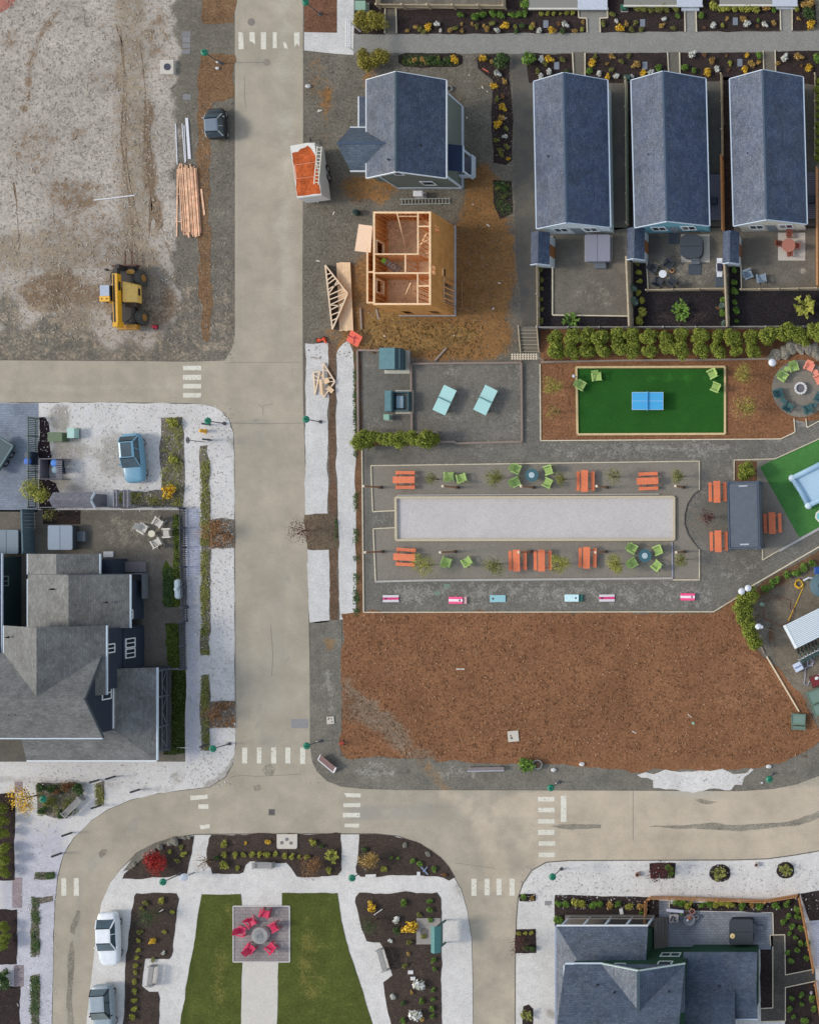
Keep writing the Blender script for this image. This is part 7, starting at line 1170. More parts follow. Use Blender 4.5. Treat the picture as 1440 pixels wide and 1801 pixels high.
boards([((802, 1177), (817, 1177), .09, .05, .06), ((1209, 1256), (1216, 1262), .07, .04, .06), ((1111, 1286), (1119, 1290), .06, .04, .06)], SCR, ['pale stick lying in the middle of the bark field', 'short pale stick beside a green lid on the bark field', 'thin pale stick low on the bark field'], None, 'stick', 'wood_stick'); disc('ground_hatch', 1219, 1272, .12, M('mint lid', (0, 0, 0)), .03, .1, 'small mint green lid on the bark field', 'lid')
# verge signs
t = thing('notice_board', 'brown notice panel with white frame lying tilted at the road corner', 'board', W(576, 1343, .3).xy.to_3d(), R(-40)); MB().hull([Vector(v) for v in ((-.85, -.32, .1), (.85, -.32, .1), (.85, .32, .55), (-.85, .32, .55))], [Vector(v) for v in ((-.85, -.32, .14), (.85, -.32, .14), (.85, .32, .59), (-.85, .32, .59))]).build('panel', M('mauve brown panel', (118, 92, 90), .6), t); b = MB(); b.beam((-.9, -.36, .14), (.9, -.36, .14), .1, .08).beam((.88, -.3, .16), (.88, .34, .6), .14, .08).beam((-.88, -.3, .16), (-.88, .34, .6), .08, .08); b.build('frame', M('white frame', (206, 202, 204)), t)
t = thing('park_bench', 'low pale plank bench on the grey verge left of the round planter', 'bench', W(854, 1352.5, .4).xy.to_3d(), R(1)); MB().box(-1.6, -.14, .36, 1.6, .14, .42).build('seat', M('mauve grey plank', (128, 118, 116), .7), t); MB().box(-1.6, -.24, .36, 1.6, -.145, .44).build('edge_board', M('pale lilac board', (0, 0, 0)), t); [MB().box(x - .06, -.15, .02, x + .06, .15, .36).build('leg', STEEL, t) for x in (-1.3, 1.3)]
t = thing('plant_pot', 'round grey planter bowl holding a bushy green shrub on the verge', 'planter', W(945, 1345, .4).xy.to_3d()); MB().lathe(0, 0, [(.3, .02), (.42, .4), (.44, .45), (.36, .45), (.33, .38)], 18).build('bowl', M('grey bowl', (122, 126, 126), .6), t); MB().cyl(0, 0, .36, .39, .33, n=16).build('soil', M('pot soil', (0, 0, 0)), t)
for px, py, lab, s_ in ((974, 1354, 'white pipe offcut on the verge right of the round planter', .5), (979, 1378, 'small white cap beside the green lamp above the long crosswalk', .22), (1352, 1348, 'small white block above the green lamp right of the white rock patch', .5), (1024, 1344, 'pile of white scraps where bark meets verge', .5), (1340, 1377, 'red and white marker stub left of the lamp at the right verge', .25), (559, 1305, 'small white cap on the dark verge near the notice panel', .25), (384, 109, 'upper white pipe cap in the bark verge', .3), (383.5, 120, 'lower white pipe cap in the bark verge', .38), (543, 152, 'crumpled white bag on the verge beside the top road', .5)):
    g = random.Random(px); o = MB().ell(0, 0, s_ * .22, s_ * .5, s_ * .36, s_ * .3, 9, 6, .12, g).build('chalk_lump' if s_ < .4 else 'white_scrap', M('chalky white', (208, 206, 204), .7, .1), loc=W(px, py) + Vector((0, 0, .03))); tag(o, lab, 'scrap')
# park benches, kiosk, plates
BW = M('silver bench wood', (152, 150, 148), .7, .1, 4)
def bench(px, py, rz, label, L=1.6):
    t = thing('park_bench', label, 'bench', W(px, py, .45).xy.to_3d(), R(rz), 'silver park benches')
    b = MB(); [b.box(-L / 2, -.25 + i * .12, .42, L / 2, -.15 + i * .12, .45) for i in range(4)]; b.build('seat', BW, t); b = MB(); [b.hull([Vector(v) for v in ((-L / 2, -.3 - i * .05, .52 + i * .13), (L / 2, -.3 - i * .05, .52 + i * .13), (L / 2, -.27 - i * .05, .52 + i * .13), (-L / 2, -.27 - i * .05, .52 + i * .13))], [Vector(v) for v in ((-L / 2, -.34 - i * .05, .62 + i * .13), (L / 2, -.34 - i * .05, .62 + i * .13), (L / 2, -.31 - i * .05, .62 + i * .13), (-L / 2, -.31 - i * .05, .62 + i * .13))]) for i in range(3)]; b.build('backrest', BW, t)
    for s_ in (-1, 1): MB().box(s_ * L / 2 - .04, -.3, .02, s_ * L / 2 + .04, .22, .42).build('leg', BW, t); MB().box(s_ * L / 2 - .05, -.32, .6, s_ * L / 2 + .05, .24, .64).build('armrest', BW, t)
bench(671, 1690, 106, 'silver bench in the bay of the right park bed', 1.9); bench(264, 1718, 83, 'silver bench in the bay of the left park bed', 1.7); bench(462, 1524, 180, 'silver bench in the bay of the middle upper park bed', 1.6); bench(126, 1419, -135 + 180, 'silver bench set diagonally on the scruffy bed by the curved road', 2.0)
t = thing('notice_kiosk', 'teal roofed notice kiosk on a pale slab in the right park bed', 'kiosk', W(766, 1653, 2.3).xy.to_3d()); kx = W(754, 1652) - t.location
MB().box(kx.x - 1.05, -1.15, .03, kx.x + 1.05, 1.15, .12).build('slab', M('grey kiosk slab', (150, 144, 138), .9), t); MB().cyl(kx.x - .35, -.05, .121, .124, .4, n=9).build('stain', M('dark slab stain', (104, 100, 96), .9), t)
for s_ in (-1, 1): MB().hull([Vector(v) for v in ((0, -1.15, 2.5), (0, 1.15, 2.5), (s_ * .42, 1.15, 2.2), (s_ * .42, -1.15, 2.2))], [Vector(v) for v in ((0, -1.15, 2.56), (0, 1.15, 2.56), (s_ * .42, 1.15, 2.26), (s_ * .42, -1.15, 2.26))]).build('roof', M('kiosk teal roof', (84, 134, 130), .5), t)
MB().box(-.06, -.9, .9, .06, .9, 2.15).build('notice_panel', M('kiosk panel', (70, 96, 94)), t); [MB().box(-.07, y - .07, .12, .07, y + .07, 2.4).build('post', M('kiosk post', (62, 92, 90)), t) for y in (-.98, .98)]
for px, py, w, d, rz, lab in ((653, 1540, .9, .22, 2, 'long white plate at the edge of the upper right park bed'), (737, 1537, .28, .36, 0, 'small white block on the edge of the upper right park bed'), (723, 1710, .45, .32, 0, 'upper of two small white plates in the right park bed'), (727, 1721, .42, .3, 0, 'lower of two small white plates in the right park bed'), (1093, 1603, .3, .5, 12, 'white card lying in the dark bed left of the cedar fence'), (192, 975, .85, .5, 0, 'cream box lid beside the navy house roof')): tag(MB().box(-w / 2, -d / 2, .04, w / 2, d / 2, .14).build('white_plate', M('chalky white', (0, 0, 0)), loc=W(px, py), rz=R(rz)), lab, 'plate')
b = MB(); b.beam((-.35, .3, .2), (.3, -.45, .2), .07, .05).beam((-.1, -.2, .22), (.25, .25, .22), .06, .05); tag(b.build('irrigation_stake', M('pale blue stake', (140, 160, 196)), loc=W(748, 1529)), 'pale blue crossed stakes in the upper right park bed', 'stake')
for px, py, rz, lab in ((281, 1604, 30, 'thin white stake in the left park bed'), (666, 1604, 35, 'thin white stake in the right park bed'), (322, 1315, 0, 'small grey plate by the corner lamp')): tag(MB().box(-.45, -.03, .1, .45, .03, .15).build('garden_stake', M('white band', (0, 0, 0)), loc=W(px, py), rz=R(rz)), lab, 'stake')
# white gas tank in the navy yard
t = thing('propane_tank', 'white horizontal propane tank beside the picket fence of the navy house', 'tank', W(310, 1036.5, .8).xy.to_3d(), R(2)); m = Matrix.Rotation(R(90), 4, 'X'); MB().lathe(0, 0, [(.05, -.88), (.22, -.82), (.31, -.68), (.31, .68), (.22, .82), (.05, .88)], 16).xf(Matrix.Translation((0, 0, .5)) @ m).build('body', M('white tank enamel', (204, 216, 218), .35, .03), t, smooth=True); MB().lathe(0, 0, [(.17, .75), (.17, .9), (.06, .98)], 12).build('dome', M('white tank enamel', (0, 0, 0)), t); [MB().box(-.2, y - .05, .03, .2, y + .05, .24).build('foot', STEEL, t) for y in (-.5, .5)]
# bins by the driveway fence
t = thing('bin_enclosure', 'grey slatted bin corral holding a blue lidded bin on the white rock', 'enclosure', W(92, 825, .9).xy.to_3d()); LB = M('lilac grey slats', (120, 116, 124), .8)
[MB().box(*v).build('side_panel', LB, t) for v in ((-1.0, .86, .04, .95, .92, 1.1), (-1.0, -.9, .04, .95, -.84, 1.1), (-1.0, -.83, .04, -.94, .85, 1.1))]; b = MB(); [b.box(.4, -.8 + i * .16, 1.0, .95, -.7 + i * .16, 1.05) for i in range(10)]; b.build('slats', LB, t)
def bin_(px, py, c, label, r=.26, h=1.0):
    t = thing('wheelie_bin', label, 'bin', W(px, py, h).xy.to_3d()); MB().hull([Vector(v) for v in ((-.22, -.22, .05), (.22, -.22, .05), (.22, .22, .05), (-.22, .22, .05))], [Vector(v) for v in ((-.28, -.28, h - .1), (.28, -.28, h - .1), (.28, .28, h - .1), (-.28, .28, h - .1))]).build('body', M('bin body', (48, 56, 70), .5), t); MB().lathe(0, 0, [(.3, h - .098), (.32, h - .03), (.2, h + .03)], 14).build('lid', M('bin lid %d' % c[2], c, .4), t)
    for s_ in (-1, 1): MB().box(s_ * .2 - .03, -.32, .03, s_ * .2 + .03, -.2, .2).build('wheel', TYRE, t)
bin_(95, 814, (58, 122, 200), 'blue lidded bin inside the slatted corral'); bin_(97, 826, (120, 146, 160), 'grey blue lidded bin inside the slatted corral'); bin_(48, 811, (44, 98, 190), 'bright blue lidded bin left of the driveway fence'); bin_(49, 800, (62, 72, 88), 'dark lidded bin left of the driveway fence')
t = thing('parked_trailer', 'dark teal trailer frame cut off by the left edge on the paver driveway', 'trailer', W(-2, 802, .8).xy.to_3d(), R(-32)); MB().box(-.9, -1.4, .5, .6, 1.4, .7).build('deck', M('dusky teal frame', (66, 86, 92), .6), t); b = MB(); b.beam((.62, -1.4, .8), (.62, 1.4, .8), .12, .2).beam((-.9, 1.42, .8), (.62, 1.42, .8), .12, .2); b.build('rail', M('pale teal frame', (96, 116, 118), .6), t); [wheel_y(t, .5, y, .3, .18, TYRE, RIM) for y in (-.4, .5)]
# patio clutter of the green house
t = thing('fire_bowl', 'round grey bowl with copper lid among the patio clutter', 'bowl', W(1212, 1619, .4).xy.to_3d()); MB().lathe(0, 0, [(.3, .04), (.48, .35), (.5, .4), (.4, .4), (.3, .3)], 18).build('bowl', M('grey metal bowl', (136, 138, 144), .4), t); MB().ell(.02, .2, .42, .24, .2, .08, 10, 5).build('copper_lid', M('copper lid', (152, 92, 66), .4), t); MB().ell(-.15, .0, .45, .13, .13, .1, 8, 5).build('pot', M('pale pot', (206, 204, 206)), t)
for px, py, r, c, lab, nm in ((1217, 1604, .24, (188, 132, 118), 'pink clay pot above the grey bowl on the patio', 'clay_pot'), (1224.5, 1614, .18, (150, 160, 172), 'pale grey pot right of the grey bowl on the patio', 'grey_pot'), (1207, 1608, .22, (62, 58, 66), 'dark pot left of the pink clay pot on the patio', 'dark_pot')):
    t = thing(nm, lab, 'pot', W(px, py, .35).xy.to_3d()); m = M('pot %d' % c[0], c, .6); MB().lathe(0, 0, [(r * .7, .04), (r, .3), (r * 1.08, .36), (r * .85, .36), (r * .8, .3)], 14).build('pot', m, t); MB().cyl(0, 0, .28, .31, r * .78, n=12).build('soil', M('pot soil', (0, 0, 0)), t)
t = thing('potting_table', 'small pale table with dark tools on the patio', 'table', W(1184.5, 1616, .6).xy.to_3d()); MB().box(-.4, -.34, .55, .4, .34, .6).build('table_top', M('pale table board', (168, 158, 152)), t); [MB().box(x - .04, y - .04, .04, x + .04, y + .04, .55).build('leg', STEEL, t) for x in (-.33, .33) for y in (-.27, .27)]; b = MB(); b.tube([(-.25, -.2, .63), (-.1, .2, .63), (.1, .1, .65), (.05, -.2, .63), (.25, -.22, .63)], .06); b.build('tools', M('dark navy tools', (48, 52, 66)), t)
tag(MB().box(-.75, -.12, .04, .75, .12, .3).build('storage_rack', M('lilac white rack', (192, 192, 208), .5), loc=W(1188, 1601), rz=R(-6)), 'long pale lilac rack against the patio planting strip', 'rack')
tag(MB().lathe(0, 0, [(.1, .04), (.1, .16), (.05, .2)], 10).build('green_ball', M('bright green plastic', (0, 0, 0)), loc=W(1198.5, 1608)), 'small bright green cap on the patio', 'cap')
for px, py, c, lab in ((1121, 1539, (146, 114, 98), 'round brown pot on white rock left of the maroon tree'), (1330, 1522, (190, 176, 168), 'round pale pot on white rock between the two oval beds')):
    t = thing('round_pot', lab, 'pot', W(px, py, .3).xy.to_3d()); MB().lathe(0, 0, [(.15, .02), (.22, .22), (.2, .36), (.14, .36), (.12, .28)], 14).build('pot', M('pot %d' % c[1], c, .6), t); MB().cyl(0, 0, .26, .29, .13, n=10).build('soil', M('pot soil', (0, 0, 0)), t)
tag(MB().box(-.3, -.2, .02, .3, .2, .035).build('ground_hatch', M('grey steel plate', (0, 0, 0)), loc=W(964, 1589)), 'grey lid on white rock beside the long dark bed', 'lid')
tag(MB().lathe(0, 0, [(.1, .03), (.14, .2), (.1, .4), (.05, .48)], 10).build('garden_gnome', M('blue white ornament', (186, 180, 200), .5), loc=W(1427, 1745)), 'small white and blue garden ornament in the lower right bed', 'ornament')
tag(MB().box(-.28, -.03, .6, .28, .03, 1.0).build('small_sign', M('orange flag', (206, 108, 84)), loc=W(860, 129), rz=R(-30)), 'small orange flag in the long flower bed', 'flag')
# ---- boulders
ROCK = G('grey boulder stone', (138, 132, 120), fine=6, bvar=.2, fvar=.2, bstr=.6)
def boulder(px, py, r, label, group, seed, mat=None):
    g = random.Random(seed); o = MB().ell(0, 0, r * .3, r * g.uniform(.9, 1.2), r * g.uniform(.7, .95), r * .62, 9, 6, .16, g).build('boulder', mat or ROCK, loc=W(px, py) + Vector((0, 0, .03)), rz=g.uniform(0, 3)); tag(o, label, 'boulder', group)
for i, (px, py, r) in enumerate(((1355, 629, .3), (1359, 626, .34), (1367, 621, .5), (1369, 628, .36), (1380, 614, .42), (1382, 621, .52), (1391.5, 610, .56), (1395, 617, .42), (1404, 610.5, .5), (1409, 616, .4), (1415.5, 610, .5), (1423, 615, .56), (1432, 610, .42), (1435, 621, .55), (1441, 626, .5))): boulder(px, py, r, 'grey boulder in the curved dry wall behind the fire pit', 'boulders behind the fire pit', i)
for i, (px, py, r) in enumerate(((237, 1520, .2), (254, 1506, .22), (262, 1502, .2), (271, 1497, .26), (283, 1490, .3), (301, 1482, .34), (309, 1480, .4), (325, 1474, .2), (333, 1473, .2))): boulder(px, py, r, 'grey boulder along the road edge of the red shrub bed', 'boulders of the red shrub bed', i + 40)
for px, py, lab in ((713, 1486, 'pale boulder high in the upper right park bed'), (753, 1502, 'pale round boulder by the road edge of the upper right park bed')): boulder(px, py, .26, lab, None, px)
# ================= PLANTS
def leafmesh(name, r, h, n, leaf, mat, seed, lumps=10, flat=.5, up=.4, z0=.0, stem=None):
    g = random.Random(seed); b = MB(); L = [(g.uniform(-.55, .55) * r, g.uniform(-.55, .55) * r, z0 + h * g.uniform(.35, .7), g.uniform(.4, .62)) for _ in range(lumps)]
    for k in range(n):
        cx, cy, cz, s_ = L[k % lumps]; d = Vector((g.gauss(0, 1), g.gauss(0, 1), abs(g.gauss(0, 1)) * 1.1 - .25)).normalized(); f = g.uniform(.5, 1.22)
        p = Vector((cx + d.x * r * s_ * f, cy + d.y * r * s_ * f, max(.03 + z0 * .2, cz + d.z * h * s_ * flat * 1.2 * f)))
        nn = (d + Vector((g.gauss(0, .5), g.gauss(0, .5), up + g.gauss(0, .4)))).normalized(); a = nn.orthogonal().normalized(); q = nn.cross(a); an = g.uniform(0, 6.28); a, q = a * math.cos(an) + q * math.sin(an), q * math.cos(an) - a * math.sin(an); s2 = leaf * g.uniform(.6, 1.3)
        b.add([p - a * s2 * .5, p + q * s2 * .3, p + a * s2 * .5, p - q * s2 * .3], [(0, 1, 2, 3)])
    me = bpy.data.meshes.new(name); me.from_pydata([tuple(v) for v in b.v], [], b.f); me.materials.append(mat); return me
def sprig(name, r, h, n, leaf, mat, seed):
    """open plant: arching stems set with narrow leaves"""
    g = random.Random(seed); b = MB()
    for i in range(n):
        a = 6.283 * i / n + g.uniform(-.4, .4); R_ = r * g.uniform(.55, 1.1); hh = h * g.uniform(.6, 1.1); c, s_ = math.cos(a), math.sin(a)
        pts = [Vector((c * R_ * t, s_ * R_ * t, .03 + hh * math.sin(t * 1.9))) for t in (0, .33, .66, 1)]; b.tube(pts, .012, 4)
        for k in range(9):
            t = g.uniform(.2, 1.05); p = Vector((c * R_ * t, s_ * R_ * t, .05 + hh * math.sin(t * 1.9))) + Vector((g.gauss(0, .04), g.gauss(0, .04), g.gauss(0, .03))); an = a + g.choice((-1, 1)) * g.uniform(.3, 1); u = Vector((math.cos(an), math.sin(an), g.uniform(-.1, .4))) * leaf * g.uniform(.6, 1.2); v = Vector((-u.y, u.x, 0)) * .32
            b.add([p, p + u * .5 + v, p + u, p + u * .5 - v], [(0, 1, 2, 3)])
    me = bpy.data.meshes.new(name); me.from_pydata([tuple(v) for v in b.v], [], b.f); me.materials.append(mat); return me
def inst(me, name, px, py, z, label, cat, group=None, s_=1, seed=0, zoff=.03):
    g = random.Random(int(px * 31 + py * 17)); o = bpy.data.objects.new(name, me); COL.objects.link(o); p = W(px, py, z); o.location = (p.x, p.y, zoff); o.rotation_euler.z = g.uniform(0, 6.28); k = s_ * g.uniform(.9, 1.1); o.scale = (k, k, k * g.uniform(.9, 1.1)); return tag(o, label, cat, group)
HED = LEAF('clipped hedge foliage', (112, 122, 44), (146, 152, 64), (70, 80, 32)); GOLD = LEAF('golden conifer foliage', (132, 122, 46), (164, 150, 72), (92, 88, 38)); GRN = LEAF('fresh green leaves', (92, 124, 46), (122, 150, 66), (66, 92, 40)); DGR = LEAF('dark green leaves', (62, 84, 44), (88, 108, 60), (44, 62, 34))
YLW = LEAF('yellow autumn leaves', (226, 178, 40), (244, 206, 84), (150, 110, 30)); OCH = LEAF('ochre autumn leaves', (178, 140, 72), (206, 172, 104), (128, 100, 54)); WHF = LEAF('white flower heads', (222, 220, 212), (240, 238, 232), (150, 150, 120)); PNK = LEAF('russet leaves', (136, 96, 62), (164, 124, 84), (100, 70, 46)); REDL = LEAF('bright red leaves', (158, 40, 36), (196, 62, 54), (112, 30, 30)); MAR = LEAF('maroon leaves', (84, 34, 38), (112, 52, 54), (58, 26, 30)); LIMEL = LEAF('yellow green leaves', (150, 150, 60), (178, 174, 84), (108, 112, 44)); OLV = LEAF('olive shrub leaves', (118, 120, 58), (146, 144, 80), (90, 92, 44)); BLG = LEAF('blue green leaves', (106, 130, 116), (136, 156, 140), (80, 100, 88))
V = {k: [leafmesh(k, *a, s_) for s_ in (1, 2, 3)] for k, a in {
    'hedge': (.62, 1.7, 3200, .13, HED, ), 'gold': (.85, 1.5, 3000, .14, GOLD), 'green': (.3, .4, 420, .11, GRN), 'dark': (.32, .45, 420, .11, DGR), 'ylw': (.33, .35, 200, .13, YLW), 'och': (.28, .3, 220, .1, OCH), 'wht': (.26, .34, 190, .12, WHF), 'rus': (.3, .32, 220, .1, PNK), 'lime': (.26, .32, 320, .1, LIMEL), 'small': (.2, .22, 130, .09, OLV), 'olive': (.75, 1.0, 1400, .12, OLV), 'blue': (.4, .5, 420, .12, BLG)}.items()}
NM = {'hedge': ('hedge_shrub', 'shrub'), 'gold': ('golden_conifer', 'conifer'), 'green': ('green_shrub', 'plant'), 'dark': ('dark_shrub', 'plant'), 'ylw': ('yellow_perennial', 'plant'), 'och': ('ochre_perennial', 'plant'), 'wht': ('white_hydrangea', 'flower'), 'rus': ('russet_perennial', 'plant'), 'lime': ('lime_shrub', 'plant'), 'small': ('seedling', 'plant'), 'olive': ('olive_shrub', 'shrub'), 'blue': ('blue_green_shrub', 'plant')}
LOOK = {'green': 'low green shrub', 'dark': 'dark green low shrub', 'ylw': 'bright yellow leaved plant', 'och': 'ochre brown clump', 'wht': 'white headed flowering plant', 'rus': 'russet brown clump', 'lime': 'round yellow green plant', 'small': 'tiny olive seedling', 'blue': 'blue green shrub', 'gold': 'golden conifer', 'hedge': 'clipped green shrub', 'olive': 'olive green shrub'}
BASE_R = {'hedge': .62, 'gold': .85, 'green': .3, 'dark': .32, 'ylw': .33, 'och': .28, 'wht': .26, 'rus': .3, 'lime': .26, 'small': .2, 'olive': .75, 'blue': .4}
cnt = {}
def plants(where, data):
    """data: kind -> list of (px, py, radius in px); plants nothing tells apart share their label within one bed"""
    for k, L in data.items():
        for t in L:
            px, py = t[:2]; r = t[2] if len(t) > 2 else 5; me = V[k][int(px + py) % 3]; lab = LOOK[k] + ' ' + where; grp = LOOK[k] + 's ' + where if len(L) > 1 else None
            inst(me, NM[k][0], px, py, .25, lab, NM[k][1], grp, r * S / BASE_R[k] * 1.05)
plants('in the top bed below the pale rail fence', {'ylw': [(754, 47, 7), (887, 44, 7)], 'och': [(715, 52, 4), (730, 46, 4.5), (791, 51, 5), (811, 40, 3), (812, 52, 4), (856, 49, 5), (850, 43, 3), (829, 40, 3)], 'wht': [(768, 42, 5), (873, 52, 5), (773, 52, 3)], 'green': [(810, 25, 6), (837, 28, 7), (849, 24, 6), (867, 23, 6), (881, 25, 6), (900, 25, 6), (912, 25, 6), (923, 23, 6)], 'small': [(738, 50), (745, 55), (800, 48), (838, 45), (865, 40)]})
plants('in the top bed below the wide porch', {'ylw': [(968, 52, 6)], 'och': [(937, 42, 5), (1010, 52.5, 5), (1025, 37, 4), (975, 53, 4)], 'wht': [(994, 42, 6), (947, 52.5, 5)], 'rus': [(982, 40, 4)], 'dark': [(989, 54, 5), (918, 45, 5), (907, 54, 4)], 'lime': [(951, 23, 4), (962, 22, 4), (973, 22, 4), (996, 21, 4), (1007, 22, 4), (985, 22, 3), (933, 47, 4), (906, 45, 4), (1023, 50, 4)], 'green': [(924, 8, 8)]})
plants('in the top bed below the olive grey porch', {'ylw': [(1090, 50, 7)], 'och': [(1101, 40, 5), (1164, 43, 5)], 'wht': [(1083, 36, 4), (1167, 32, 4)], 'green': [(1192, 26, 4)], 'small': [(1183, 48), (1060, 40), (1117, 39), (1128, 51), (1111, 50), (1076, 24)], 'olive': [(1120, 13, 7), (1131, 14, 8), (1159, 14, 7), (1170, 13, 8), (1145, 16, 6), (1188, 15, 7)]})
plants('in the top bed below the top right porch', {'lime': [(1255, 10, 8), (1269, 14, 7), (1277, 14, 7), (1290, 13, 7), (1305, 14, 7), (1317, 15, 8), (1329, 14, 8), (1270, 43, 4)], 'och': [(1348, 14, 7), (1307, 31, 5.5), (1361, 39, 5), (1278, 31, 4)], 'wht': [(1254, 44, 6), (1314, 42, 6), (1345, 42, 5)], 'green': [(1233, 26, 5), (1360, 17, 5), (1333, 34, 3)], 'rus': [(1238, 46, 3), (1332, 44, 3)]})
plants('in the top right corner bed', {'dark': [(1423, 23, 12)], 'och': [(1414, 7, 8), (1425, 5, 8), (1404, 31, 4)], 'ylw': [(1427, 43, 8)], 'lime': [(1400, 14, 5)]})
plants('in the rounded bed above the slate roofed house', {'ylw': [(800, 103, 8)], 'och': [(729, 104, 5), (743, 104, 5)], 'dark': [(756, 103, 6), (787, 105, 6), (775, 110, 5), (765, 108, 5)], 'small': [(720, 106, 4), (770, 101, 4), (708, 108, 4), (750, 111, 4)]})
plants('in the long flower bed beside the gravel path', {'ylw': [(849, 101, 7), (868, 149, 7), (884, 188, 7), (876, 219, 7), (893, 278, 3.5)], 'och': [(864, 107, 4), (886, 141, 5), (882, 206, 6)], 'wht': [(875, 128, 6), (887, 239, 4)], 'rus': [(883, 168, 4)], 'small': [(873, 172), (891, 257), (872, 245), (890, 225), (878, 262), (880, 270), (875, 330), (885, 345), (890, 325)], 'dark': [(883, 109, 12), (886, 330, 6)]})
plants('in the bed above the white cottage left of its path', {'green': [(932, 106, 11)], 'wht': [(953, 103, 6), (964.6, 125, 5), (950, 133, 5)], 'ylw': [(966, 103, 7)], 'small': [(989, 103), (944, 124), (957, 111)], 'dark': [(996, 126, 5)]})
plants('in the bed between the white and teal cottage paths', {'ylw': [(1041, 110, 7), (1068, 133, 5.5), (1131, 128, 6)], 'och': [(1076, 98, 6), (1118, 113, 7), (1067, 110, 3)], 'wht': [(1053, 128, 5), (1083, 132, 5), (1144, 125, 5), (1111, 133, 4)], 'green': [(1036, 124, 5), (1159, 119, 6)], 'small': [(1046, 98), (1092, 108), (1105, 97), (1075, 121)]})
plants('in the bed between the teal and cream cottage paths', {'wht': [(1218, 94, 7), (1261, 121, 5.5)], 'och': [(1253, 106, 6), (1322, 111, 7), (1334, 109, 4)], 'ylw': [(1244, 126, 7), (1310, 122, 7), (1313, 96, 5)], 'lime': [(1283.5, 110, 4.5)], 'green': [(1204, 118, 6), (1220.5, 123, 5), (1334, 97, 6)], 'rus': [(1238, 95, 4), (1281, 121, 3), (1277, 96, 3)]})
plants('in the bed right of the cream cottage path', {'wht': [(1380, 100, 6.5)], 'och': [(1405, 99, 7), (1368, 111, 4)], 'ylw': [(1422, 119, 7)], 'green': [(1438, 103, 9)], 'rus': [(1409, 114, 3)]})
for i, y in enumerate(range(142, 285, 15)): inst(V['hedge'][i % 3], 'hedge_shrub', 1440, y, .8, 'dark clipped shrub along the right edge beside the cream cottage', 'shrub', 'shrubs along the right edge', .62)
# hedge row behind the turf court: two clipped lumps at every station
for x in (977, 1005, 1031, 1058, 1088, 1113, 1140, 1173, 1200, 1233, 1261, 1290, 1323):
    for y, k in ((592, 1.0), (615, .98)): inst(V['hedge'][int(x) % 3], 'hedge_shrub', x + (y > 600) * 1.5 + rnd.uniform(-1, 1), y + rnd.uniform(-2.5, 2.5), 1.2, 'clipped golden green shrub in the double hedge row above the turf court', 'shrub', 'double hedge row', 1.14 * k)
for x, y, lab in ((1352, 589, 'lone clipped shrub just right of the double hedge row'), (1382, 585, 'clipped shrub above the left end of the boulder wall'), (1408, 592, 'clipped shrub above the middle of the boulder wall'), (1434, 587, 'clipped shrub above the boulder wall at the right edge')): inst(V['hedge'][x % 3], 'hedge_shrub', x, y, 1.2, lab, 'shrub', None, 1.25)
for x in (637, 652, 677, 702, 723, 749, 763): inst(V['hedge'][x % 3], 'hedge_shrub', x, 772 + rnd.uniform(-1.5, 1.5), 1.2, 'clipped green shrub in the short hedge below the gravel pens', 'shrub', 'short hedge below the gravel pens', 1.2 if x < 760 else .7)
for x, y, k, lab in ((639, 34, 1.0, 'left golden conifer above the white arbor lane end'), (663, 33, 1.05, 'right golden conifer above the white arbor lane end'), (640, 103, .95, 'left golden conifer above the slate roofed house'), (664, 101, 1.0, 'right golden conifer above the slate roofed house')): inst(V['gold'][x % 3], 'golden_conifer', x, y, 1.0, lab, 'conifer', None, k)
inst(V['hedge'][0], 'hedge_shrub', 1309, 828, 1.4, 'large clipped shrub in the square planter above the container', 'shrub', None, 1.35)
for i, (x, y) in enumerate(((1309, 1056), (1304, 1072), (1308, 1088), (1313, 1104), (1317, 1118), (1323, 1130), (1322, 1046))): inst(V['hedge'][i % 3], 'hedge_shrub', x, y, 1.8, 'tall golden green shrub in the hedge at the end of the bark field', 'shrub', 'hedge at the bark field end', 1.2)
for i, (x, y) in enumerate(((1346, 1034), (1358, 1026), (1365, 1020), (1383, 1012), (1400, 1008), (1413, 998), (1428, 990))): inst(V['green'][i % 3], 'green_shrub', x, y, .4, 'small green shrub along the timber edge of the service yard', 'plant', 'shrubs along the service yard edge', 1.3)
# small trees with trunk and crown
def tree(px, py, z, r, n, mat, label, base=None, name='small_tree', lumps=9, leaf=.12, h=None, trunkc=(96, 76, 60)):
    loc = W(px, py, z); loc.z = 0.03; t = thing(name, label, 'tree', loc); h = h or r * 1.2
    me = leafmesh('crown', r, h, n, leaf, mat, int(px), lumps, .5, .3, z0=z - h * .55); o = bpy.data.objects.new('crown', me); COL.objects.link(o); o.parent = t
    b = MB(); g = random.Random(int(px)); b.tube([(0, 0, 0), (.03, .02, z * .4), (0, 0, z)], [.07, .05, .02], 7)
    for i in range(7): a = i * .9; b.tube([(.02, 0, z * (.3 + .05 * i)), (r * .5 * math.cos(a), r * .5 * math.sin(a), z * .75), (r * .85 * math.cos(a + .2), r * .85 * math.sin(a + .2), z * .95)], [.03, .02, .008], 5)
    b.build('trunk', M('twig bark %d' % trunkc[0], trunkc, .9), t); return t
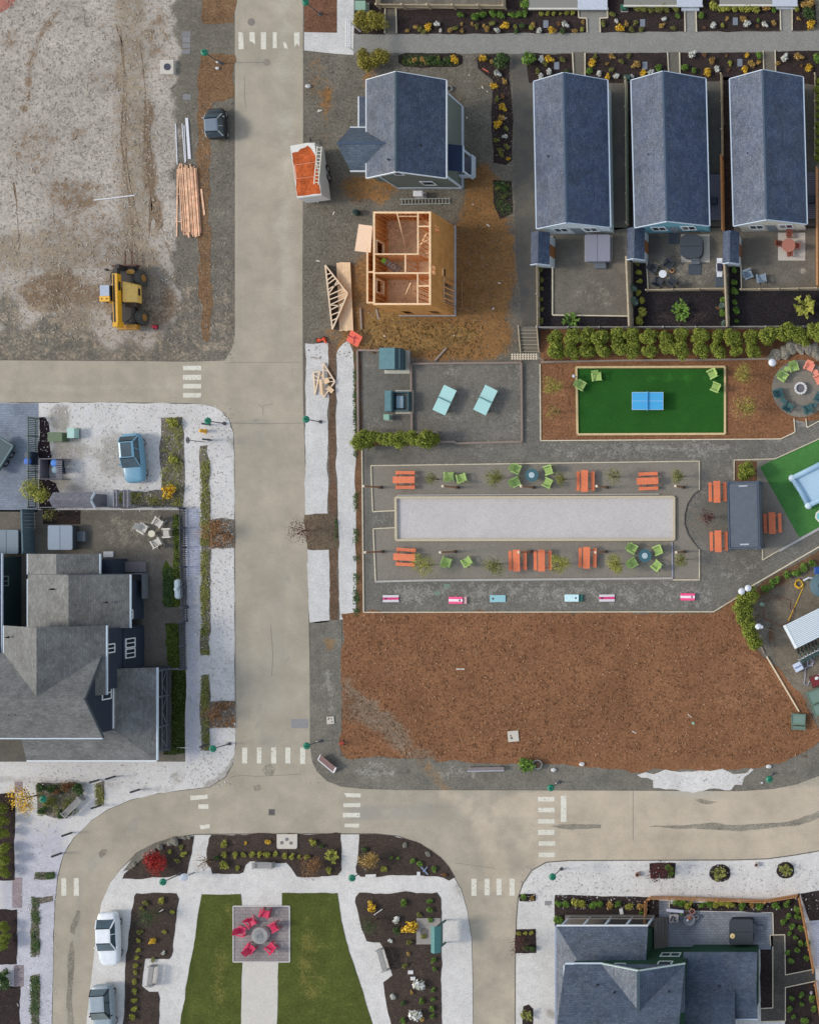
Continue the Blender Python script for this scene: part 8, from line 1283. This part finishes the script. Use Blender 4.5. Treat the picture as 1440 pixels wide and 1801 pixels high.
for px, py, r, n, mt, lab in ((758, 842, .65, 420, OLV, 'sparse olive sapling left of the lime chair pair above the bocce court'), (868, 840, .95, 1300, OLV, 'full olive sapling left of the round table above the bocce court'), (985, 842, .7, 600, OLV, 'thin olive sapling right of the round table above the bocce court'), (1078, 838, .85, 500, OLV, 'sparse sapling right of the upright orange table above the bocce court'), (1194, 837, .75, 800, OLV, 'compact sapling at the right end above the bocce court'), (745, 995, 1.2, 1200, LIMEL, 'yellow green sapling right of the lower left orange table'), (866, 993, 1.05, 1300, OLV, 'olive sapling left of the two neighbouring orange tables'), (986, 993, 1.0, 1300, LIMEL, 'bright yellow green sapling right of the two neighbouring orange tables'), (1081, 993, .9, 1500, LIMEL, 'round yellow green sapling left of the lower round table'), (1197, 985, .7, 700, OLV, 'compact dark sapling at the right end below the bocce court')): tree(px, py, 1.5, r, n, mt, lab, leaf=.1)
for px, py, r, lab in ((972, 678, .95, 'wispy green sapling left of the turf court'), (972, 722, .8, 'bare wispy sapling low on the left of the turf court'), (1308, 657, 1.0, 'wispy sapling upper right of the turf court'), (1310, 717, 1.1, 'wispy green sapling lower right of the turf court')): tree(px, py, 1.6, r, 150 if py == 722 else 700, LIMEL, lab, leaf=.1)
tree(1245, 910, 1.3, .75, 420, MAR, 'maroon leaved sapling between two orange tables and the container', leaf=.1); tree(1160, 1535, 1.6, 1.1, 800, MAR, 'maroon tree in the square pit on the lower right white rock', leaf=.11); tree(912, 1664, 1.5, 1.1, 260, MAR, 'bare purple twigged tree in the pit beside the lower road', leaf=.1); tree(526, 934, 1.6, 1.1, 420, MAR, 'brown maroon sapling leaning over the road edge in the brown pit', leaf=.12)
tree(270, 1518, .9, 1.15, 1500, REDL, 'bright red maple shrub in the upper left park bed', leaf=.13); tree(547, 1523, 1.0, 1.1, 900, PNK, 'russet shrub at the lower right of the middle park bed', leaf=.11); tree(646, 1517, 1.0, 1.0, 900, OCH, 'ochre brown shrub at the left of the upper right park bed', leaf=.11); tree(358, 1518, 1.0, .85, 240, PNK, 'thin brown shrub at the left of the middle park bed', leaf=.1)
tree(265, 1612, 1.2, 1.2, 700, DGR, 'dark loose shrub high in the left park bed', leaf=.1); tree(652, 1624, 1.2, 1.1, 420, DGR, 'dark loose shrub at the left of the right park bed', leaf=.1)
tree(62, 865, 1.9, 1.2, 1500, LIMEL, 'lime green tree leaning over the driveway fence', leaf=.14); tree(35, 1408, 2.0, 1.3, 800, YLW, 'yellow autumn tree at the left edge above the shrubs', leaf=.15); tree(368, 938, 1.5, 1.25, 420, PNK, 'russet sapling in the upper brown pit beside the main road', leaf=.13); tree(373, 1262, 1.2, 1.0, 330, PNK, 'russet shrub in the lower brown pit beside the main road', leaf=.12); tree(88, 906, 1.0, .7, 260, OLV, 'thin olive shrub above the pale blue hot tub', leaf=.1)
inst(V['ylw'][0], 'yellow_bush', 298, 866, .5, 'yellow orange bush above the dark slate fence near the light blue hatchback', 'shrub', None, 2.0); inst(V['lime'][1], 'lime_shrub', 302, 743, .4, 'upper yellow green clump in the scruffy bed by the blue hatchback', 'plant', None, 2.0); inst(V['lime'][2], 'lime_shrub', 304, 808, .3, 'lower yellow green clump in the scruffy bed by the blue hatchback', 'plant', None, 1.6)
inst(V['green'][0], 'green_shrub', 925, 1345, .7, 'bushy green shrub spilling left out of the round planter', 'shrub', None, 2.6).scale.z = 2.0
# cottage gardens
plants('in the black bed left of the white cottage yard', {'small': [(949, 473), (951, 492), (950, 508), (949, 527), (951, 543), (952, 564)]})
plants('in the narrow black bed of the teal cottage', {'lime': [(1123, 478, 5), (1124, 494, 5), (1123, 515, 5), (1128, 528, 6), (1130, 549, 8), (1124, 564, 7)], 'blue': [(1114, 506, 6), (1116, 530, 7)], 'small': [(1120, 463)]})
plants('in the narrow black bed of the cream cottage', {'green': [(1291, 474, 5), (1291, 496, 5), (1292, 511, 6), (1292, 531, 5), (1295, 546, 6), (1295, 564, 4)]})
plants('along the fence right of the teal cottage garden', {'blue': [(1271, 538, 6), (1273, 568, 5)], 'green': [(1270, 550, 6), (1272, 527, 5)], 'rus': [(1263, 541, 5), (1275, 514, 5)]})
def spr(px, py, r, h, n, leaf, mat, label): o = bpy.data.objects.new('leafy_sapling', sprig('leafy_sapling', r, h, n, leaf, mat, int(px))); COL.objects.link(o); o.location = W(px, py, .2).xy.to_3d(); o.location.z = .03; tag(o, label, 'plant')
spr(1199, 547, .8, .4, 13, .34, GRN, 'star shaped leafy sapling in the black bed of the teal cottage'); spr(1415, 539, .85, .45, 13, .36, LIMEL, 'star shaped lime sapling in the black bed of the cream cottage'); spr(1004, 562, .6, .35, 10, .26, GRN, 'leafy sapling in the black bed below the white cottage yard')
spr(1265, 1536, .5, .4, 9, .3, OLV, 'spiky olive plant in the left oval bed on the lower right white rock'); spr(1381, 1530, .45, .4, 9, .28, OLV, 'spiky olive plant in the right oval bed on the lower right white rock'); spr(927, 1785, .4, .4, 9, .26, OLV, 'spiky olive plant in the oval bed near the bottom edge'); spr(585, 1505, .5, .35, 9, .26, LIMEL, 'yellow green sprig at the right of the middle park bed')
# park beds
plants('in the upper left park bed', {'lime': [(298, 1499, 4), (322, 1503, 5)], 'small': [(310, 1515), (318, 1492)]})
plants('in the middle upper park bed', {'lime': [(395, 1504, 5), (413, 1505, 5), (428, 1504, 5), (443, 1503, 5), (456, 1504, 5), (469, 1504, 6), (483, 1503, 5), (500, 1506, 5), (513, 1507, 5), (525, 1508, 4), (540, 1509, 5), (393, 1485, 6), (396, 1521, 7), (417, 1528, 4), (550, 1482, 6), (578, 1532, 6)], 'ylw': [(470, 1482, 5), (430, 1484, 3)], 'dark': [(380, 1510, 5), (565, 1490, 4)]})
plants('in the upper right park bed', {'green': [(725, 1515, 5), (738, 1520, 5), (687, 1510, 3), (699, 1511, 3), (763, 1530, 5)], 'lime': [(675, 1529, 5)], 'rus': [(780, 1540, 5)], 'dark': [(640, 1495, 5)]})
plants('in the left park bed', {'lime': [(242, 1655, 4), (242, 1673, 4), (240, 1686, 4), (238, 1700, 5), (237, 1712, 4), (236, 1728, 5), (236, 1745, 5), (235, 1760, 5), (235, 1775, 5), (232, 1790, 6), (283, 1585, 6), (302, 1605, 4), (288, 1640, 4)], 'ylw': [(267, 1657, 6)], 'wht': [(286, 1677, 4)], 'small': [(245, 1640), (248, 1600), (255, 1590), (268, 1690)]})
plants('in the right park bed', {'ylw': [(653, 1595, 9), (721, 1632, 14)], 'wht': [(697, 1618, 6), (686, 1656, 4), (739, 1732, 10), (731, 1785, 10), (690, 1754, 5)], 'green': [(755, 1585, 5), (756, 1601, 5), (756, 1619, 5), (709, 1589, 6), (762, 1690, 5), (763, 1706, 4), (761, 1742, 4), (761, 1759, 4), (759, 1775, 5), (760, 1788, 4), (741, 1762, 5), (709, 1796, 6)], 'och': [(717, 1679, 4), (723, 1747, 4), (742, 1795, 4)], 'dark': [(698, 1638, 6), (708, 1766, 5)], 'small': [(720, 1659), (737, 1610), (745, 1648), (712, 1700)]})
# south-east beds
plants('in the long dark bed above the green house porch', {'green': [(982, 1590, 6), (996, 1590, 6), (1042, 1592, 6), (1053, 1591, 7), (1086, 1591, 6), (982, 1618, 8), (1127, 1607, 4)], 'lime': [(1012, 1588, 7), (1022, 1591, 7), (1106, 1594, 7)], 'och': [(1071, 1593, 7), (1127, 1595, 7)]})
plants('in the planting strip under the long cedar fence', {'green': [(1189, 1588, 6), (1200, 1588, 7), (1234, 1593, 6), (1247, 1591, 6), (1305, 1594, 7), (1337, 1594, 7)], 'lime': [(1211, 1592, 7), (1258, 1590, 7), (1269, 1590, 6), (1284, 1591, 7)], 'och': [(1321, 1592, 6)]})
plants('in the dark garden right of the paved patio', {'green': [(1365, 1594, 7), (1384, 1590, 7), (1387, 1612, 5), (1402, 1600, 6), (1403, 1613, 6), (1380, 1620, 4), (1393, 1630, 5), (1410, 1632, 6), (1388, 1643, 4), (1402, 1672, 5), (1418, 1686, 5), (1408, 1660, 5), (1399, 1650, 4), (1391, 1690, 5), (1384, 1676, 5), (1376, 1623, 5), (1420, 1660, 5)]})
plants('in the dark garden at the lower right corner', {'green': [(1388, 1776, 5), (1392, 1757, 4), (1409, 1751, 5), (1410, 1767, 4), (1428, 1757, 6), (1431, 1775, 6), (1415, 1795, 7), (1395, 1790, 4)]})
plants('in the small white rock pits near the lower road', {'green': [(920, 1579, 5), (1177, 1527, 6), (1180, 1538, 5)], 'lime': [(912, 1643, 4), (923, 1643, 4), (934, 1642, 4)], 'dark': [(925, 1668, 6), (936, 1670, 5)], 'och': [(936, 1581, 5)]})
# left edge shrubs and strips
plants('along the left edge below the navy house', {'hedge': [(10, 1420, 11), (12, 1440, 10), (14, 1462, 9), (13, 1492, 10), (15, 1512, 10), (14, 1532, 9), (14, 1628, 8), (14, 1645, 9), (13, 1660, 8)], 'dark': [(8, 1715, 12), (12, 1730, 10)]})
plants('in the scruffy bed with the diagonal bench', {'dark': [(72, 1385, 8), (90, 1386, 8), (140, 1388, 9), (108, 1432, 8), (76, 1425, 7)], 'rus': [(116, 1384, 9), (128, 1382, 8), (98, 1394, 7)], 'olive': [(88, 1410, 8)]})
def scatter(name, pts, n, leaf, mat, h, label, seed, cat='ground cover'):
    """low leafy cover nobody could count"""
    g = random.Random(seed); xs = [p[0] for p in pts]; ys = [p[1] for p in pts]; b = MB(); k = 0
    def inside(x, y):
        c = False
        for i in range(len(pts)):
            (x0, y0), (x1, y1) = pts[i], pts[i - 1]
            if (y0 > y) != (y1 > y) and x < (x1 - x0) * (y - y0) / (y1 - y0) + x0: c = not c
        return c
    cl = [(g.uniform(min(xs), max(xs)), g.uniform(min(ys), max(ys))) for _ in range(max(6, n // 40))]
    while k < n:
        cx, cy = g.choice(cl); x, y = cx + g.gauss(0, 5), cy + g.gauss(0, 5)
        if not inside(x, y): k += .2; continue
        k += 1; p = W(x, y) + Vector((0, 0, .035 + g.random() ** 2 * h)); an = g.uniform(0, 6.28); u = Vector((math.cos(an), math.sin(an), g.uniform(-.3, .6))) * leaf * g.uniform(.5, 1.2); v = Vector((-u.y, u.x, g.uniform(-.3, .3) * leaf)) * .5; b.add([p - u * .5, p + v * .5, p + u * .5, p - v * .5], [(0, 1, 2, 3)])
    me = bpy.data.meshes.new(name); me.from_pydata([tuple(v) for v in b.v], [], b.f); me.materials.append(mat); o = bpy.data.objects.new(name, me); COL.objects.link(o); return tag(o, label, cat, kind='stuff')
for pts, n, mt, lab in ((rect(284, 734, 323, 892), 1500, OLV, 'scruffy weeds in the bed beside the light blue hatchback'), (rect(353, 784, 370, 960), 1700, OLV, 'low weeds in the upper strip along the main road sidewalk'), (rect(354, 966, 369, 1152), 1700, OLV, 'low weeds in the middle strip along the main road sidewalk'), (rect(354, 1188, 369, 1320), 1300, OLV, 'low weeds in the lower strip along the main road sidewalk'), (rect(370, 916, 413, 965), 700, PNK, 'dry leaves in the upper pit beside the main road'), (rect(370, 1234, 414, 1281), 600, PNK, 'dry leaves in the lower pit beside the main road'), (rect(56, 1578, 71, 1683), 900, DGR, 'low weeds in the left edge strip by the curved road'), (rect(54, 1715, 71, 1810), 900, DGR, 'low weeds in the strip at the bottom left'), (rect(63, 1534, 97, 1546), 300, DGR, 'low weeds in the small strip by the curved road'), (rect(64, 1380, 146, 1435), 900, OLV, 'low weeds under the diagonal bench'), (rect(622, 620, 630, 900), 900, DGR, 'ragged green edge of weeds along the white path'), (rect(622, 930, 632, 1085), 500, DGR, 'ragged green weeds along the lower white path'), (rect(590, 905, 594, 963), 120, DGR, 'thin weeds in the brown pit beside the road'), (rect(306, 905, 319, 1066), 2600, LEAF('moss grass', (78, 92, 36), (104, 116, 50), (54, 66, 28)), 'long grass of the upper strip inside the picket fence'), (rect(288, 1000, 306, 1066), 1500, DGR, 'dark ground cover beside the propane tank'), (rect(296, 1097, 320, 1175), 1700, LEAF('moss grass', 0, 0), 'long grass of the middle strip inside the picket fence'), (rect(298, 1180, 325, 1325), 3000, LEAF('deep moss', (58, 72, 28), (78, 92, 38), (42, 52, 22)), 'dark ground cover strip beside the navy house porch'), (rect(203, 866, 283, 891), 700, OLV, 'scruffy weeds above the slate fence'), (rect(168, 1378, 184, 1417), 350, OLV, 'low weeds in the small strip between bollards'), (rect(868, 318, 899, 380), 500, DGR, 'weeds in the dark patch beside the gravel path'), (rect(705, 96, 810, 115), 700, DGR, 'low leaves in the rounded bed above the slate roofed house')):
    scatter('ground_cover', pts, n, .16, mt, .22, lab, int(pts[0][0] + pts[0][1]))
# ================= loose litter on the ground
def chips(name, region, n, lo, hi, mat, label, cat, seed, z, thin=.3, inside=None):
    g = random.Random(seed); x0, y0, x1, y1 = region; b = MB()
    for i in range(n):
        x, y = g.uniform(x0, x1), g.uniform(y0, y1)
        if inside and not inside(x, y): continue
        p = W(x, y); s_ = g.uniform(lo, hi); an = g.uniform(0, 3.14); u = Vector((math.cos(an), math.sin(an), g.uniform(-.4, .4))) * s_ / 2; v = Vector((-math.sin(an), math.cos(an), g.uniform(-.6, .6))) * s_ * thin / 2; q = p + Vector((0, 0, z + s_ * .22))
        b.add([q - u - v, q + u - v, q + u + v, q - u + v], [(0, 1, 2, 3)])
    me = bpy.data.meshes.new(name); me.from_pydata([tuple(v) for v in b.v], [], b.f); me.materials.append(mat); o = bpy.data.objects.new(name, me); COL.objects.link(o); tag(o, label, cat, kind='stuff')
BF = lambda x, y: 602 < x < 1420 and 1082 < y < 1335 and not (x > 1310 and y < 1180 + (x - 1350) * .9 and x > 1340)
chips('bark_chips', (600, 1080, 1440, 1345), 9000, .06, .2, LEAF('bark chip tones', (136, 96, 68), (96, 64, 44), (168, 132, 102), .9), 'bark chips scattered over the wide brown bark field', 'bark chips', 1, .04, .35, BF)
chips('bark_chips', (952, 636, 1400, 774), 1500, .05, .16, LEAF('bark chip tones', 0, 0), 'bark chips scattered around the turf court', 'bark chips', 2, .03, .35, lambda x, y: not (1010 < x < 1280 and 640 < y < 768) and math.hypot(x - 1408, y - 683) > 53)
chips('grass_tufts', (0, 0, 305, 600), 5000, .08, .28, LEAF('dry grass tones', (168, 158, 144), (138, 126, 110), (182, 174, 162), .9), 'dry grass stalks scattered over the dirt lot', 'dry grass', 3, .02, .22)
chips('loose_gravel', (545, 1095, 1440, 1390), 1600, .04, .11, LEAF('verge stone tones', (132, 127, 117), (100, 95, 88), (158, 152, 142), .9), 'loose gravel along the grey verge below the bark field', 'gravel', 4, .03, .7, lambda x, y: (x < 598 and y < 1340) or 1340 + max(0, min(14, (x - 900) * .03)) < y < 1386)
chips('loose_gravel', (536, 100, 905, 630), 3200, .05, .13, LEAF('site litter tones', (126, 114, 94), (88, 80, 70), (150, 138, 116), .9), 'loose stones and litter on the bare construction ground', 'gravel', 5, .02, .6)
chips('loose_gravel', (310, 180, 412, 632), 1400, .04, .11, LEAF('verge stone tones', 0, 0), 'loose gravel on the verge beside the lumber pile', 'gravel', 6, .03, .7)
for region, n, lab in (((70, 710, 410, 900), 1500, 'rock chips on the white lot of the light blue hatchback'), ((330, 900, 412, 1385), 1200, 'rock chips along the main road sidewalk'), ((30, 1345, 330, 1800), 1300, 'rock chips on the white ground by the curved road'), ((910, 1520, 1440, 1600), 900, 'rock chips on the lower right white rock')):
    chips('rock_chips', region, n, .05, .13, LEAF('rock chip tones', (186, 182, 176), (160, 156, 150), (222, 220, 216), .9), lab, 'gravel', n, .02, .6, (lambda x, y: x < 100 or y < 1380 - (x - 100) * .0 and not (x > 96 and y > 1440 - (x - 100) * .3)) if n == 1300 and region[0] == 30 else ((lambda x, y: (y < 1568 or x < 350 or 595 < x) and not (x < 235)) if region[0] == 210 else None))
